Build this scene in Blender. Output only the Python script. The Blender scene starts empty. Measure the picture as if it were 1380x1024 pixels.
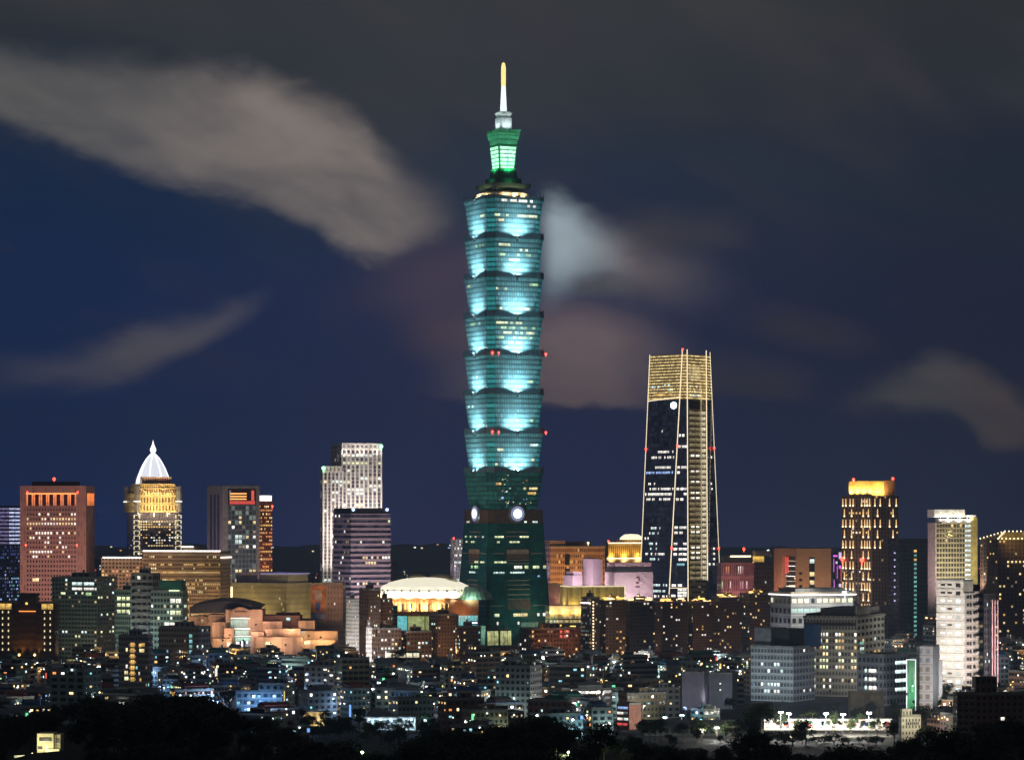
import bpy, math, random
from math import sin, cos, radians, pi, floor
random.seed(7)
R = random.Random(11)
C = bpy.context.scene.collection
S = bpy.context.scene

# ------------------------------------------------------------------ camera
F = 4017.0; HZ = 700.0; CAMZ = 110.0
cam = bpy.data.cameras.new('camera'); camo = bpy.data.objects.new('camera', cam); C.objects.link(camo)
camo.location = (0, 0, CAMZ); camo.rotation_euler = (radians(90), 0, 0)
cam.sensor_width = 36; cam.lens = 36 * F / 1380.0
cam.shift_y = (HZ - 512) / 1380.0
cam.clip_start = 1; cam.clip_end = 60000
S.camera = camo
S.render.engine = 'CYCLES'
cy = S.cycles
cy.use_denoising = True
try: cy.denoiser = 'OPENIMAGEDENOISE'
except Exception: pass
cy.max_bounces = 4; cy.diffuse_bounces = 2; cy.glossy_bounces = 2; cy.transmission_bounces = 2
cy.sample_clamp_indirect = 0.6; cy.caustics_reflective = False; cy.caustics_refractive = False
cy.use_light_tree = True; cy.filter_width = 1.5
S.view_settings.view_transform = 'Standard'; S.view_settings.look = 'None'
S.view_settings.exposure = 0.38; S.view_settings.gamma = 1.0

# ------------------------------------------------------------------ world: night sky with lit clouds
class NT:
    def __init__(s, tree): s.t = tree; s.n = tree.nodes; s.l = tree.links
    def node(s, typ, **kw):
        n = s.n.new(typ)
        for k, v in kw.items(): setattr(n, k, v)
        return n
    def put(s, sock, v):
        if hasattr(v, 'is_output'): s.l.new(v, sock)
        elif isinstance(v, (tuple, list)) and sock.type == 'RGBA' and len(v) == 3: sock.default_value = (*v, 1)
        else: sock.default_value = v
    def m(s, op, a, b=0.0, c=0.0, clamp=False):
        n = s.node('ShaderNodeMath', operation=op, use_clamp=clamp)
        s.put(n.inputs[0], a); s.put(n.inputs[1], b); s.put(n.inputs[2], c)
        return n.outputs[0]
    def sstep(s, x, a, b, lo=0.0, hi=1.0):
        n = s.node('ShaderNodeMapRange', interpolation_type='SMOOTHSTEP')
        for i, v in enumerate((x, a, b, lo, hi)): s.put(n.inputs[i], v)
        return n.outputs[0]
    def comb(s, x, y, z=0.0):
        n = s.node('ShaderNodeCombineXYZ')
        s.put(n.inputs[0], x); s.put(n.inputs[1], y); s.put(n.inputs[2], z)
        return n.outputs[0]
    def sep(s, v):
        n = s.node('ShaderNodeSeparateXYZ'); s.put(n.inputs[0], v); return n.outputs
    def noise(s, vec, scale, detail=3.0, rough=0.55, dist=0.0):
        n = s.node('ShaderNodeTexNoise'); s.put(n.inputs['Vector'], vec)
        n.inputs['Scale'].default_value = scale; n.inputs['Detail'].default_value = detail
        n.inputs['Roughness'].default_value = rough; n.inputs['Distortion'].default_value = dist
        return n.outputs[0]
    def white(s, vec):
        n = s.node('ShaderNodeTexWhiteNoise', noise_dimensions='3D'); s.put(n.inputs[0], vec); return n.outputs[0]
    def mix(s, f, a, b, blend='MIX'):
        n = s.node('ShaderNodeMix', data_type='RGBA', blend_type=blend)
        s.put(n.inputs[0], f); s.put(n.inputs[6], a); s.put(n.inputs[7], b)
        return n.outputs[2]
    def curve(s, x, pts, sx=1380.0, sy=1024.0):
        n = s.node('ShaderNodeFloatCurve')
        c = n.mapping.curves[0]
        n.mapping.extend = 'HORIZONTAL'
        P = [(max(0, min(1, a / sx)), max(0, min(1, b / sy))) for a, b in pts]
        c.points[0].location = P[0]; c.points[1].location = P[-1]
        for p in P[1:-1]: c.points.new(*p)
        for p in c.points: p.handle_type = 'AUTO_CLAMPED'
        n.mapping.update()
        s.put(n.inputs[1], s.m('DIVIDE', x, sx, clamp=True))
        return s.m('MULTIPLY', n.outputs[0], sy)

world = bpy.data.worlds.new('World'); S.world = world; world.use_nodes = True
w = NT(world.node_tree); w.n.clear()
gen = w.node('ShaderNodeTexCoord').outputs['Generated']
dx, dy, dz = w.sep(gen)
ady = w.m('MAXIMUM', w.m('ABSOLUTE', dy), 0.03)
U = w.m('MULTIPLY_ADD', w.m('DIVIDE', dx, ady), F, 690.0)      # azimuth of the sky direction, in photo units
V = w.m('MULTIPLY_ADD', w.m('DIVIDE', dz, ady), -F, HZ)        # elevation of the sky direction
def grad(cols):
    n = w.node('ShaderNodeValToRGB'); cr = n.color_ramp; cr.interpolation = 'EASE'
    cr.elements[0].position = cols[0][0]; cr.elements[0].color = (*cols[0][1], 1)
    cr.elements[1].position = cols[-1][0]; cr.elements[1].color = (*cols[-1][1], 1)
    for p, c in cols[1:-1]:
        e = cr.elements.new(p); e.color = (*c, 1)
    w.put(n.inputs[0], w.m('DIVIDE', V, 800.0, clamp=True)); return n.outputs[0]
gl = grad([(0, (.026, .029, .034)), (.12, (.017, .024, .036)), (.3, (.005, .017, .054)), (.55, (.006, .020, .078)), (.75, (.008, .027, .112)), (.92, (.011, .032, .150)), (1, (.010, .034, .17))])
gm = grad([(0, (.034, .036, .040)), (.15, (.027, .031, .038)), (.32, (.014, .024, .048)), (.55, (.016, .022, .070)), (.8, (.021, .027, .105)), (.95, (.030, .034, .115)), (1, (.032, .035, .12))])
gr = grad([(0, (.024, .026, .029)), (.3, (.013, .018, .032)), (.55, (.011, .015, .036)), (.8, (.018, .024, .058)), (1, (.026, .032, .082))])
base = w.mix(w.sstep(U, 1350, 700), gr, w.mix(w.sstep(U, 650, 50), gm, gl))
pv = w.comb(w.m('DIVIDE', U, 100.0), w.m('DIVIDE', V, 100.0))
ru = w.m('ADD', w.m('MULTIPLY', U, .0088), w.m('MULTIPLY', V, .0044))
rv = w.m('SUBTRACT', w.m('MULTIPLY', V, .0105), w.m('MULTIPLY', U, .0048))
flow = w.comb(w.m('MULTIPLY', ru, .45), rv)                    # stretched along the drift of the clouds
na = w.m('SUBTRACT', w.noise(pv, 1.1, 5, .55), .5)
nb = w.m("ADD", w.m("MULTIPLY", w.m("SUBTRACT", w.noise(flow, .55, 6, .6, .5), .5), 1.0), w.m("MULTIPLY", w.m("SUBTRACT", w.noise(w.comb(w.m("DIVIDE", U, 150.0), w.m("DIVIDE", V, 90.0)), 2.0, 8, .62, .5), .5), .62))
nf = w.m('ADD', w.m('MULTIPLY', w.noise(flow, .85, 6, .55, .5), .65), w.m('MULTIPLY', w.noise(w.comb(w.m('DIVIDE', U, 260.0), w.m('DIVIDE', V, 110.0)), 1.6, 7, .6, .8), .35))
ns = w.noise(flow, .55, 3, .5)
def cloud(top, bot, ts, bs, fade, col, dens, amp=45, src=None):
    global base
    vt = w.m('MULTIPLY_ADD', src or nb, amp, V)
    t = w.curve(U, top); b = w.curve(U, bot)
    a = w.sstep(w.m('SUBTRACT', vt, t), -ts, ts)
    c = w.sstep(w.m('SUBTRACT', b, vt), -bs, bs)
    fx = w.m('MULTIPLY', w.sstep(U, fade[0], fade[1]), w.sstep(U, fade[3], fade[2]))
    k = w.m('MULTIPLY', w.m('MULTIPLY', a, c), fx)
    k = w.m('MULTIPLY', k, w.sstep(nf, .22, .66, .58, 1.12))
    k = w.m('MULTIPLY', k, dens, clamp=True)
    base = w.mix(k, base, col)
# thin high veil
base = w.mix(w.m('MULTIPLY', w.sstep(ns, .42, .8), w.sstep(V, 420, 60, 0, .5), clamp=True), base, (.050, .048, .048))
base = w.mix(w.m('MULTIPLY', w.sstep(w.noise(flow, .8, 4, .55, .5), .5, .8), w.m('MULTIPLY', w.sstep(V, 650, 400), .35), clamp=True), base, (.048, .036, .046))
# large grey cloud, upper left
colA = w.mix(w.sstep(U, 40, 420), (.115, .110, .106), (.225, .190, .170))
colA = w.mix(w.sstep(nf, .34, .62, .22, 0), colA, (.065, .064, .068))
cloud([(0, 76), (100, 78), (200, 90), (290, 100), (360, 112), (440, 146), (490, 176), (515, 215), (560, 258), (620, 296)],
      [(0, 160), (100, 200), (165, 226), (280, 256), (350, 276), (425, 310), (515, 345), (560, 334), (620, 312)],
      34, 20, (-900, -300, 520, 650), colA, .86, 62)
# wisp, lower left
cloud([(0, 492), (100, 476), (175, 450), (280, 421), (330, 402), (372, 384)], [(0, 520), (150, 512), (250, 474), (300, 442), (350, 408), (372, 390)],
      26, 18, (-100, 170, 300, 385), (.125, .112, .128), .68, 56)
# pale cloud lit blue-white beside the pagoda tower
colT = w.mix(w.sstep(U, 745, 870), (.36, .44, .49), (.15, .122, .126))
cloud([(700, 268), (745, 272), (800, 300), (860, 322), (930, 350), (1020, 390)], [(700, 400), (740, 388), (800, 372), (860, 388), (930, 402), (1020, 410)],
      30, 40, (716, 752, 800, 1040), colT, .92, 60)
cloud([(760, 372), (850, 370)], [(760, 395), (850, 400)], 12, 8, (760, 790, 810, 860), (.075, .066, .07), .6, 24)
cloud([(800, 280), (1020, 300)], [(800, 330), (1020, 345)], 26, 22, (800, 900, 950, 1040), (.060, .050, .056), .6, 40)
# rosy cloud below it and left of the tower
cloud([(600, 424), (740, 416), (830, 424), (940, 455)], [(600, 540), (740, 547), (900, 548)], 34, 8, (545, 735, 800, 965), (.20, .145, .148), .9, 34)
cloud([(430, 350), (640, 330)], [(430, 410), (640, 430)], 40, 40, (440, 590, 640, 760), (.085, .055, .078), .66, 50)
cloud([(500, 430), (640, 425)], [(500, 470), (640, 480)], 24, 24, (500, 600, 650, 760), (.095, .058, .075), .62, 40)
# faint and warm clouds, right
cloud([(1000, 410), (1200, 460)], [(1000, 450), (1200, 490)], 26, 20, (980, 1060, 1120, 1220), (.045, .034, .042), .65, 40)
cloud([(960, 480), (1100, 500)], [(960, 530), (1100, 540)], 22, 12, (880, 960, 1050, 1120), (.052, .042, .048), .6, 36)
colR = w.mix(w.sstep(U, 1260, 1350), (.115, .10, .096), (.125, .092, .078))
cloud([(1100, 548), (1200, 520), (1270, 490), (1310, 500), (1380, 540)], [(1100, 556), (1240, 556), (1290, 566), (1330, 600), (1380, 606)],
      26, 16, (1090, 1240, 1700, 2200), colR, .78, 66)
bg = w.node('ShaderNodeBackground'); w.put(bg.inputs[0], base); bg.inputs[1].default_value = 0.98
wo = w.node('ShaderNodeOutputWorld'); w.l.new(bg.outputs[0], wo.inputs[0])

# ------------------------------------------------------------------ weak warm fill, added to lift the dark fronts
sun = bpy.data.lights.new('night_fill', 'SUN'); sun.energy = 0.05; sun.angle = radians(25); sun.color = (1, .90, .80)
suno = bpy.data.objects.new('night_fill', sun); C.objects.link(suno)
suno.rotation_euler = (radians(52), 0, radians(-28))

# ------------------------------------------------------------------ helpers
def X(px, Y): return (px - 690.0) / F * Y
def Z(py, Y): return CAMZ - (py - HZ) / F * Y
def PX(x, y): return 690 + F * x / y
def PY(z, y): return HZ - F * (z - CAMZ) / y
ORG = {}
def org(o): return ORG.get(o.name, (0, 0, 0)) if o else (0, 0, 0)
def mark(o, label=None, cat=None, group=None, kind=None):
    if label: o['label'] = label
    if cat: o['category'] = cat
    if group: o['group'] = group
    if kind: o['kind'] = kind
    return o
def thing(name, label, cat, loc, group=None):
    o = bpy.data.objects.new(name, None); C.objects.link(o)
    o.location = loc; o.empty_display_size = 2; ORG[o.name] = tuple(loc)
    return mark(o, label, cat, group)
class MB:
    def __init__(s): s.v = []; s.f = []; s.uv = []; s.mi = []; s.mats = []
    def slot(s, m):
        if m not in s.mats: s.mats.append(m)
        return s.mats.index(m)
    def face(s, pts, uvs=None, m=0):
        i = len(s.v); s.v += [tuple(p) for p in pts]; s.f.append(tuple(range(i, i + len(pts))))
        s.uv.append(uvs or [(p[0], p[1]) for p in pts]); s.mi.append(m)
    def prism(s, poly, z0, z1, top=None, n=None, nf=1.0, m=0, cap=True, bottom=False, v0=0.0, em=None):
        top = top or poly; k = len(poly)
        for i in range(k):
            a, b, c, d = poly[i], poly[(i + 1) % k], top[(i + 1) % k], top[i]
            nu = (n[i] if isinstance(n, (list, tuple)) else n) if n else math.dist(a, b) / 3.0
            s.face([(*a, z0), (*b, z0), (*c, z1), (*d, z1)], [(0, v0), (nu, v0), (nu, v0 + nf), (0, v0 + nf)], em[i] if em else m)
        if cap: s.face([(*p, z1) for p in top], None, m)
        if bottom: s.face([(*p, z0) for p in reversed(poly)], None, m)
    def box(s, x0, x1, y0, y1, z0, z1, m=0, n=None, nf=1.0):
        s.prism([(x0, y0), (x1, y0), (x1, y1), (x0, y1)], z0, z1, n=n, nf=nf, m=m, bottom=True)
    def lathe(s, cx, cy, prof, seg=24, m=0, a0=0.0, nu=None, vv=None):
        for j in range(len(prof) - 1):
            (r0, z0), (r1, z1) = prof[j], prof[j + 1]
            for i in range(seg):
                t0 = a0 + 2 * pi * i / seg; t1 = a0 + 2 * pi * (i + 1) / seg
                q = [(cx + r0 * cos(t0), cy + r0 * sin(t0), z0), (cx + r0 * cos(t1), cy + r0 * sin(t1), z0),
                     (cx + r1 * cos(t1), cy + r1 * sin(t1), z1), (cx + r1 * cos(t0), cy + r1 * sin(t0), z1)]
                k = (nu or seg) / seg
                uv = [(i * k, j), ((i + 1) * k, j), ((i + 1) * k, j + 1), (i * k, j + 1)]
                if r1 < 1e-6: q, uv = q[:3], uv[:3]
                elif r0 < 1e-6: q, uv = [q[0], q[2], q[3]], [uv[0], uv[2], uv[3]]
                s.face(q, uv, m)
    def tube(s, p0, p1, r0, r1=None, seg=8, m=0, caps=True):
        r1 = r0 if r1 is None else r1
        ax = [p1[i] - p0[i] for i in range(3)]; L = math.sqrt(sum(c * c for c in ax)) or 1
        ax = [c / L for c in ax]
        h = (0, 0, 1) if abs(ax[2]) < .9 else (1, 0, 0)
        e1 = (ax[1] * h[2] - ax[2] * h[1], ax[2] * h[0] - ax[0] * h[2], ax[0] * h[1] - ax[1] * h[0])
        q = math.sqrt(sum(c * c for c in e1)); e1 = [c / q for c in e1]
        e2 = (ax[1] * e1[2] - ax[2] * e1[1], ax[2] * e1[0] - ax[0] * e1[2], ax[0] * e1[1] - ax[1] * e1[0])
        def pt(p, r, t): return tuple(p[i] + r * (cos(t) * e1[i] + sin(t) * e2[i]) for i in range(3))
        for i in range(seg):
            a, b = 2 * pi * i / seg, 2 * pi * (i + 1) / seg
            s.face([pt(p0, r0, a), pt(p0, r0, b), pt(p1, r1, b), pt(p1, r1, a)], [(0, 0), (1, 0), (1, L), (0, L)], m)
        if caps:
            s.face([pt(p1, r1, 2 * pi * i / seg) for i in range(seg)], None, m)
            s.face([pt(p0, r0, -2 * pi * i / seg) for i in range(seg)], None, m)
    def ball(s, c, r, m=0, seg=10, rings=6, sz=1.0):
        s.lathe(c[0], c[1], [(r * sin(pi * j / rings), c[2] - sz * r * cos(pi * j / rings)) for j in range(rings + 1)], seg, m)
    def build(s, name, mat, parent=None, smooth=False, origin=None):
        o3 = org(parent) if parent else (origin or (0, 0, 0))
        me = bpy.data.meshes.new(name)
        me.from_pydata([(x - o3[0], y - o3[1], z - o3[2]) for x, y, z in s.v], [], s.f)
        ul = me.uv_layers.new(name='UVMap')
        fl = [c for f in s.uv for p in f for c in p]
        ul.data.foreach_set('uv', fl)
        for mm in (mat if isinstance(mat, (list, tuple)) else [mat]): me.materials.append(mm)
        me.polygons.foreach_set('material_index', s.mi)
        if smooth: me.polygons.foreach_set('use_smooth', [True] * len(s.f))
        me.update()
        o = bpy.data.objects.new(name, me); C.objects.link(o)
        if parent: o.parent = parent
        else: o.location = o3
        ORG[o.name] = tuple(o3)
        return o

# ------------------------------------------------------------------ materials
def new_mat(name):
    m = bpy.data.materials.new(name); m.use_nodes = True
    t = NT(m.node_tree); t.n.clear()
    o = t.node('ShaderNodeOutputMaterial'); p = t.node('ShaderNodeBsdfPrincipled')
    t.l.new(p.outputs[0], o.inputs[0])
    return m, t, p
def nosample(m):
    try: m.cycles.emission_sampling = 'NONE'
    except Exception: pass
def plain(name, col, rough=.75, metal=0.0, var=.25, scale=.35, spec=.3):
    m, t, p = new_mat(name)
    g = t.node('ShaderNodeTexCoord').outputs['Object']
    n = t.noise(g, scale, 4, .6)
    c = t.mix(t.sstep(n, .3, .7), tuple(x * (1 - var) for x in col), tuple(min(1, x * (1 + var)) for x in col))
    t.put(p.inputs['Base Color'], c); p.inputs['Roughness'].default_value = rough
    p.inputs['Metallic'].default_value = metal; p.inputs['Specular IOR Level'].default_value = spec
    return m
def facade(name, wall, glass, wx=.6, wy=.55, rough=.7, grough=.12, var=.2, slab=0.0, mull=0.0, glow=None, yoff=0.0, gmetal=0.0, streak=.0, cv=.35):
    """wall with a regular grid of panes, one per UV cell"""
    m, t, p = new_mat(name)
    uv = t.node('ShaderNodeUVMap').outputs[0]
    u, v, _ = t.sep(uv)
    fx = t.m('FRACT', u); fy = t.m('FRACT', v)
    mx = t.m('LESS_THAN', t.m('ABSOLUTE', t.m('SUBTRACT', fx, .5)), wx / 2)
    my = t.m('LESS_THAN', t.m('ABSOLUTE', t.m('SUBTRACT', fy, .5 + yoff)), wy / 2)
    mk = t.m('MULTIPLY', mx, my)
    if mull: mk = t.m('MULTIPLY', mk, t.m('GREATER_THAN', t.m('ABSOLUTE', t.m('SUBTRACT', fx, .5)), mull / 2))
    cell = t.comb(t.m('FLOOR', u), t.m('FLOOR', v), 1.7)
    r1 = t.white(cell)
    g = t.node('ShaderNodeTexCoord').outputs['Object']
    n = t.noise(g, .12, 5, .6)
    wc = t.mix(t.sstep(n, .3, .7), tuple(x * (1 - var) for x in wall), tuple(min(1, x * (1 + var)) for x in wall))
    if streak:
        _, _, gz = t.sep(g)
        gx, gy, _ = t.sep(g)
        sn = t.noise(t.comb(gx, gy, t.m('MULTIPLY', gz, .08)), .9, 3, .6)
        wc = t.mix(t.sstep(sn, .5, .75, 0, streak), wc, tuple(x * .45 for x in wall))
    if slab: wc = t.mix(t.m('LESS_THAN', fy, slab), wc, tuple(min(1, x * 1.45) for x in wall))
    gc = t.mix(r1, tuple(x * (1 - cv) for x in glass), tuple(min(1, x * (1 + cv)) for x in glass))
    t.put(p.inputs['Base Color'], t.mix(mk, wc, gc))
    t.put(p.inputs['Roughness'], t.m('MULTIPLY_ADD', mk, grough - rough, rough))
    if gmetal: t.put(p.inputs['Metallic'], t.m('MULTIPLY', mk, gmetal))
    p.inputs['Specular IOR Level'].default_value = .45
    if glow:   # panes glow themselves, for lit rooms and for lamplight on the front
        col, st, prob = glow
        r2 = t.white(t.comb(t.m('FLOOR', u), t.m('FLOOR', v), 9.1))
        on = t.m('LESS_THAN', r2, prob)
        e = t.m('MULTIPLY', t.m('MULTIPLY', mk, on), t.m('MULTIPLY_ADD', r1, .9 * st, .35 * st))
        t.put(p.inputs['Emission Color'], col); t.put(p.inputs['Emission Strength'], e)
        nosample(m)
    return m
def lamp(name, col, st, var=.0, sample=False, cellvar=False):
    m, t, p = new_mat(name)
    p.inputs['Base Color'].default_value = (.3, .3, .3, 1); p.inputs['Roughness'].default_value = .4
    p.inputs['Emission Color'].default_value = (*col, 1)
    if var:
        oi = t.node('ShaderNodeObjectInfo').outputs['Random']
        geo = t.node('ShaderNodeNewGeometry').outputs['Position']
        n = t.noise(geo, .35, 3, .6)
        e = t.m('MULTIPLY', t.m('MULTIPLY_ADD', oi, var, 1 - var * .55), t.sstep(n, .25, .75, st * .45, st * 1.25))
        uv = t.node('ShaderNodeUVMap').outputs[0]; u, v, _ = t.sep(uv)
        # furniture and blinds: brighter towards the ceiling, a frame across the middle
        e = t.m('MULTIPLY', e, t.sstep(v, 0, .8, .55, 1.1))
        e = t.m('MULTIPLY', e, t.sstep(t.m('ABSOLUTE', t.m('SUBTRACT', u, .5)), .02, .07, .5, 1))
        t.put(p.inputs['Emission Strength'], e)
    else: p.inputs['Emission Strength'].default_value = st
    if not sample: nosample(m)
    return m
W = dict(white=lamp('window_white', (1, .95, .84), 1.5, .7), cool=lamp('window_cool', (.78, 1, .95), 1.3, .7),
         warm=lamp('window_warm', (1, .74, .34), 1.25, .7), gold=lamp('window_gold', (1, .58, .15), 1.0, .7),
         orange=lamp('window_orange', (1, .36, .10), .9, .7), cyan=lamp('window_cyan', (.30, .85, .95), .9, .7),
         green=lamp('window_green', (.62, 1, .45), .9, .7), blue=lamp('window_blue', (.35, .55, 1), 1.2, .7),
         dim=lamp('window_dim', (1, .75, .42), .28, .8), dimcool=lamp('window_dim_cool', (.55, .85, .9), .25, .8),
         lime=lamp('window_lime', (.95, 1, .55), 1.2, .6), tealw=lamp('window_teal', (.25, .8, .7), .6, .6))
L = dict(white=lamp('lamp_white', (1, .97, .92), 3.0), warm=lamp('lamp_warm', (1, .80, .48), 2.2), gold=lamp('lamp_gold', (1, .62, .15), 1.8),
         red=lamp('lamp_red', (1, .05, .03), 6.0), green=lamp('lamp_green', (.25, 1, .45), 3.0), cool=lamp('lamp_cool', (.8, 1, 1), 4.0),
         strip=lamp('lamp_strip_warm', (1, .82, .52), 1.2), stripw=lamp('lamp_strip_white', (1, .93, .86), 1.8), star=lamp('lamp_star', (1, .98, .92), 14.0),
         purple=lamp('lamp_purple', (.75, .3, 1), 1.5), orange=lamp('lamp_orange', (1, .42, .1), 1.6), blue=lamp('lamp_blue', (.45, .6, 1), 2.0))
M = dict(dark=plain('dark_metal', (.03, .032, .035), .5), roof=plain('roof_concrete', (.12, .12, .12), .9, var=.4), steel=plain('stainless_steel', (.5, .52, .54), .3, .9),
         conc=plain('concrete', (.26, .26, .25), .9), white=plain('white_paint', (.62, .62, .60), .6, var=.12), black=plain('black_frame', (.012, .012, .014), .5),
         pole=plain('pole_metal', (.18, .18, .19), .45, .6), redroof=plain('red_sheet_roof', (.20, .05, .035), .6), blueroof=plain('blue_sheet_roof', (.05, .12, .24), .55),
         greenroof=plain('green_sheet_roof', (.04, .16, .12), .55), greyroof=plain('grey_sheet_roof', (.2, .21, .22), .55), beige=plain('beige_stone', (.42, .36, .27), .8, var=.12))

# ------------------------------------------------------------------ building helper
ZONES = []      # plan rectangles already built on
SKYLINE = []    # (px0, px1, ytop, Y) of what stands in front
def solve(xa, xm, xb, Y, th):
    ka, kb = (xa - 690) / F, (xb - 690) / F
    mx = X(xm, Y); c, s = cos(th), sin(th)
    a = (kb * Y - mx) / (c - kb * s); b = (mx - ka * Y) / (s + ka * c)
    return (mx, Y), (c, s), (-s, c), a, b
class Bld:
    """block seen on a corner: face A runs right of the corner xm, face B left of it"""
    def __init__(s, name, label, cat, xa, xm, xb, ytop, Y, th=26, group=None, parent=None, amin=None, bmin=None, zone=True, skyline=True):
        (s.M, s.A, s.B, s.a, s.b) = solve(xa, xm, xb, Y, radians(th))
        if bmin: s.b = bmin
        if amin: s.a = amin
        assert s.a > 0 and s.b > 0, (name, s.a, s.b)
        s.Y = Y; s.h = Z(ytop, Y); s.name = name
        s.poly = [s.P(0, 0), s.P(1, 0), s.P(1, 1), s.P(0, 1)]
        cx = sum(p[0] for p in s.poly) / 4; cyy = sum(p[1] for p in s.poly) / 4
        s.root = parent or thing(name, label, cat, (cx, cyy, 0), group)
        s.cells = {}; s.panes = []
        if zone:
            xs = [p[0] for p in s.poly]; ys = [p[1] for p in s.poly]
            ZONES.append((min(xs), max(xs), min(ys), max(ys)))
        if skyline: SKYLINE.append((xa, xb, ytop, Y))
    def P(s, u, v, out=0.0):
        """plan point at fractions u along A and v along B (metres if out is used for offset)"""
        return (s.M[0] + s.A[0] * s.a * u + s.B[0] * s.b * v, s.M[1] + s.A[1] * s.a * u + s.B[1] * s.b * v)
    def sub(s, u0, u1, v0, v1):
        return [s.P(u0, v0), s.P(u1, v0), s.P(u1, v1), s.P(u0, v1)]
    def z(s, py): return Z(py, s.Y)
    def wall(s, mat, nA, nB, nF, z0=0.0, z1=None, u=(0, 1), v=(0, 1), name='wall', parent=None, key=''):
        z1 = s.h if z1 is None else z1
        mb = MB(); poly = s.sub(u[0], u[1], v[0], v[1])
        mb.prism(poly, z0, z1, n=[nA, nB, nA, nB], nf=nF)
        o = mb.build(name, mat, parent or s.root)
        s.cells[key + 'A'] = (poly[0], poly[1], nA, nF, z0, z1); s.cells[key + 'B'] = (poly[3], poly[0], nB, nF, z0, z1)
        return o
    def block(s, name, mat, u0, u1, v0, v1, z0, z1, parent=None, n=None, nf=1.0):
        mb = MB(); mb.prism(s.sub(u0, u1, v0, v1), z0, z1, bottom=True, n=n, nf=nf)
        return mb.build(name, mat, parent or s.root)
    def parapet(s, mat, h=1.2, t=.35, z=None, over=0.0, u=(0, 1), v=(0, 1), name='parapet'):
        z = s.h if z is None else z
        du, dv = t / s.a, t / s.b; ou, ov = over / s.a, over / s.b
        mb = MB()
        e = .004
        for (a0, a1, b0, b1) in ((u[0] - ou, u[1] + ou, v[0] - ov, v[0] - ov + dv), (u[0] - ou, u[1] + ou, v[1] + ov - dv, v[1] + ov),
                                 (u[0] - ou, u[0] - ou + du, v[0] - ov + dv, v[1] + ov - dv), (u[1] + ou - du, u[1] + ou, v[0] - ov + dv, v[1] + ov - dv)):
            mb.prism(s.sub(a0, a1, b0, b1), z + e, z + h, bottom=True)
        return mb.build(name, mat, s.root)
    def pane(s, face, u0, u1, z0, z1, mat, out=.12, name='window', now=False, thick=0):
        """u in cells of the face, z in floors"""
        p, q, nu, nf, a0, a1 = s.cells[face]
        L_ = math.dist(p, q); d = ((q[0] - p[0]) / L_, (q[1] - p[1]) / L_); nn = (d[1], -d[0])
        def pt(u, z): return (p[0] + d[0] * L_ * u / nu + nn[0] * out, p[1] + d[1] * L_ * u / nu + nn[1] * out, a0 + (a1 - a0) * z / nf)
        q4 = [pt(u0, z0), pt(u1, z0), pt(u1, z1), pt(u0, z1)]
        if now:
            mb = MB()
            if thick:
                b4 = [(x - nn[0] * thick, y - nn[1] * thick, z) for x, y, z in q4]
                mb.face(q4, [(0, 0), (1, 0), (1, 1), (0, 1)])
                for i in range(4):
                    j = (i + 1) % 4; mb.face([b4[i], b4[j], q4[j], q4[i]], [(0, 0), (1, 0), (1, 1), (0, 1)])
            else: mb.face(q4, [(0, 0), (1, 0), (1, 1), (0, 1)])
            return mb.build(name, mat, s.root)
        ar = L_ * abs(u1 - u0) / nu * (a1 - a0) * abs(z1 - z0) / nf
        s.panes.append((ar, q4, mat, name))
    def lit(s, face, p, mats, wx=.6, wy=.55, rows=None, cols=None, rowvar=(.0, .4, 1, 2.2), yoff=0.0, run=0.0, out=.12):
        nu, nf = int(s.cells[face][2]), int(s.cells[face][3])
        for j in (rows if rows is not None else range(nf)):
            pr = p * R.choice(rowvar); prev = None
            for i in (cols if cols is not None else range(nu)):
                on = R.random() < (pr if not prev else min(1, pr + run))
                if on:
                    mt = prev if prev and R.random() < .7 else R.choice(mats)
                    s.pane(face, i + .5 - wx / 2, i + .5 + wx / 2, j + .5 + yoff - wy / 2, j + .5 + yoff + wy / 2, W[mt], out)
                    prev = mt
                else: prev = None
    def done(s, cap=100):
        s.panes.sort(key=lambda q: -q[0])
        for ar, q4, mt, nm in s.panes[:cap]:
            mb = MB(); mb.face(q4, [(0, 0), (1, 0), (1, 1), (0, 1)]); mb.build(nm, mt, s.root)
        rest = s.panes[cap:]
        if rest:
            mb = MB()
            for ar, q4, mt, nm in rest: mb.face(q4, [(0, 0), (1, 0), (1, 1), (0, 1)], mb.slot(mt))
            mark(mb.build('lit_windows', mb.mats, s.root), kind='stuff')
        return s
FIX = MB(); 
def flood(root, pos, target, col, lum, alb=.4, ang=100, blend=.9, size=.5, fixture=True, kind='SPOT', dref=None):
    d = dref or math.dist(pos, target)
    la = bpy.data.lights.new('floodlight_lamp', kind)
    la.energy = lum * pi / alb * 4 * pi * d * d; la.color = col; la.shadow_soft_size = size
    if kind == 'SPOT': la.spot_size = radians(ang); la.spot_blend = blend
    par = root
    if fixture:
        mb = MB(); x, y, z = pos
        dv = [target[i] - pos[i] for i in range(3)]; n = math.sqrt(sum(c * c for c in dv)); dv = [c / n for c in dv]
        back = [pos[i] - dv[i] * (size + .5) for i in range(3)]
        mb.tube([back[i] - dv[i] * .8 for i in range(3)], back, .5, .9, 8)
        mb.tube((back[0], back[1], back[2] - 1.6), (back[0], back[1], back[2] - .4), .12, .12, 6)
        par = mb.build('floodlight', M['black'], root)
    o = bpy.data.objects.new('floodlight_lamp', la); C.objects.link(o)
    o.parent = par
    r0 = org(root); o.location = [pos[i] - r0[i] for i in range(3)]
    from mathutils import Vector
    dvv = Vector([target[i] - pos[i] for i in range(3)])
    o.rotation_euler = dvv.to_track_quat('-Z', 'Y').to_euler()
    return o
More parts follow.
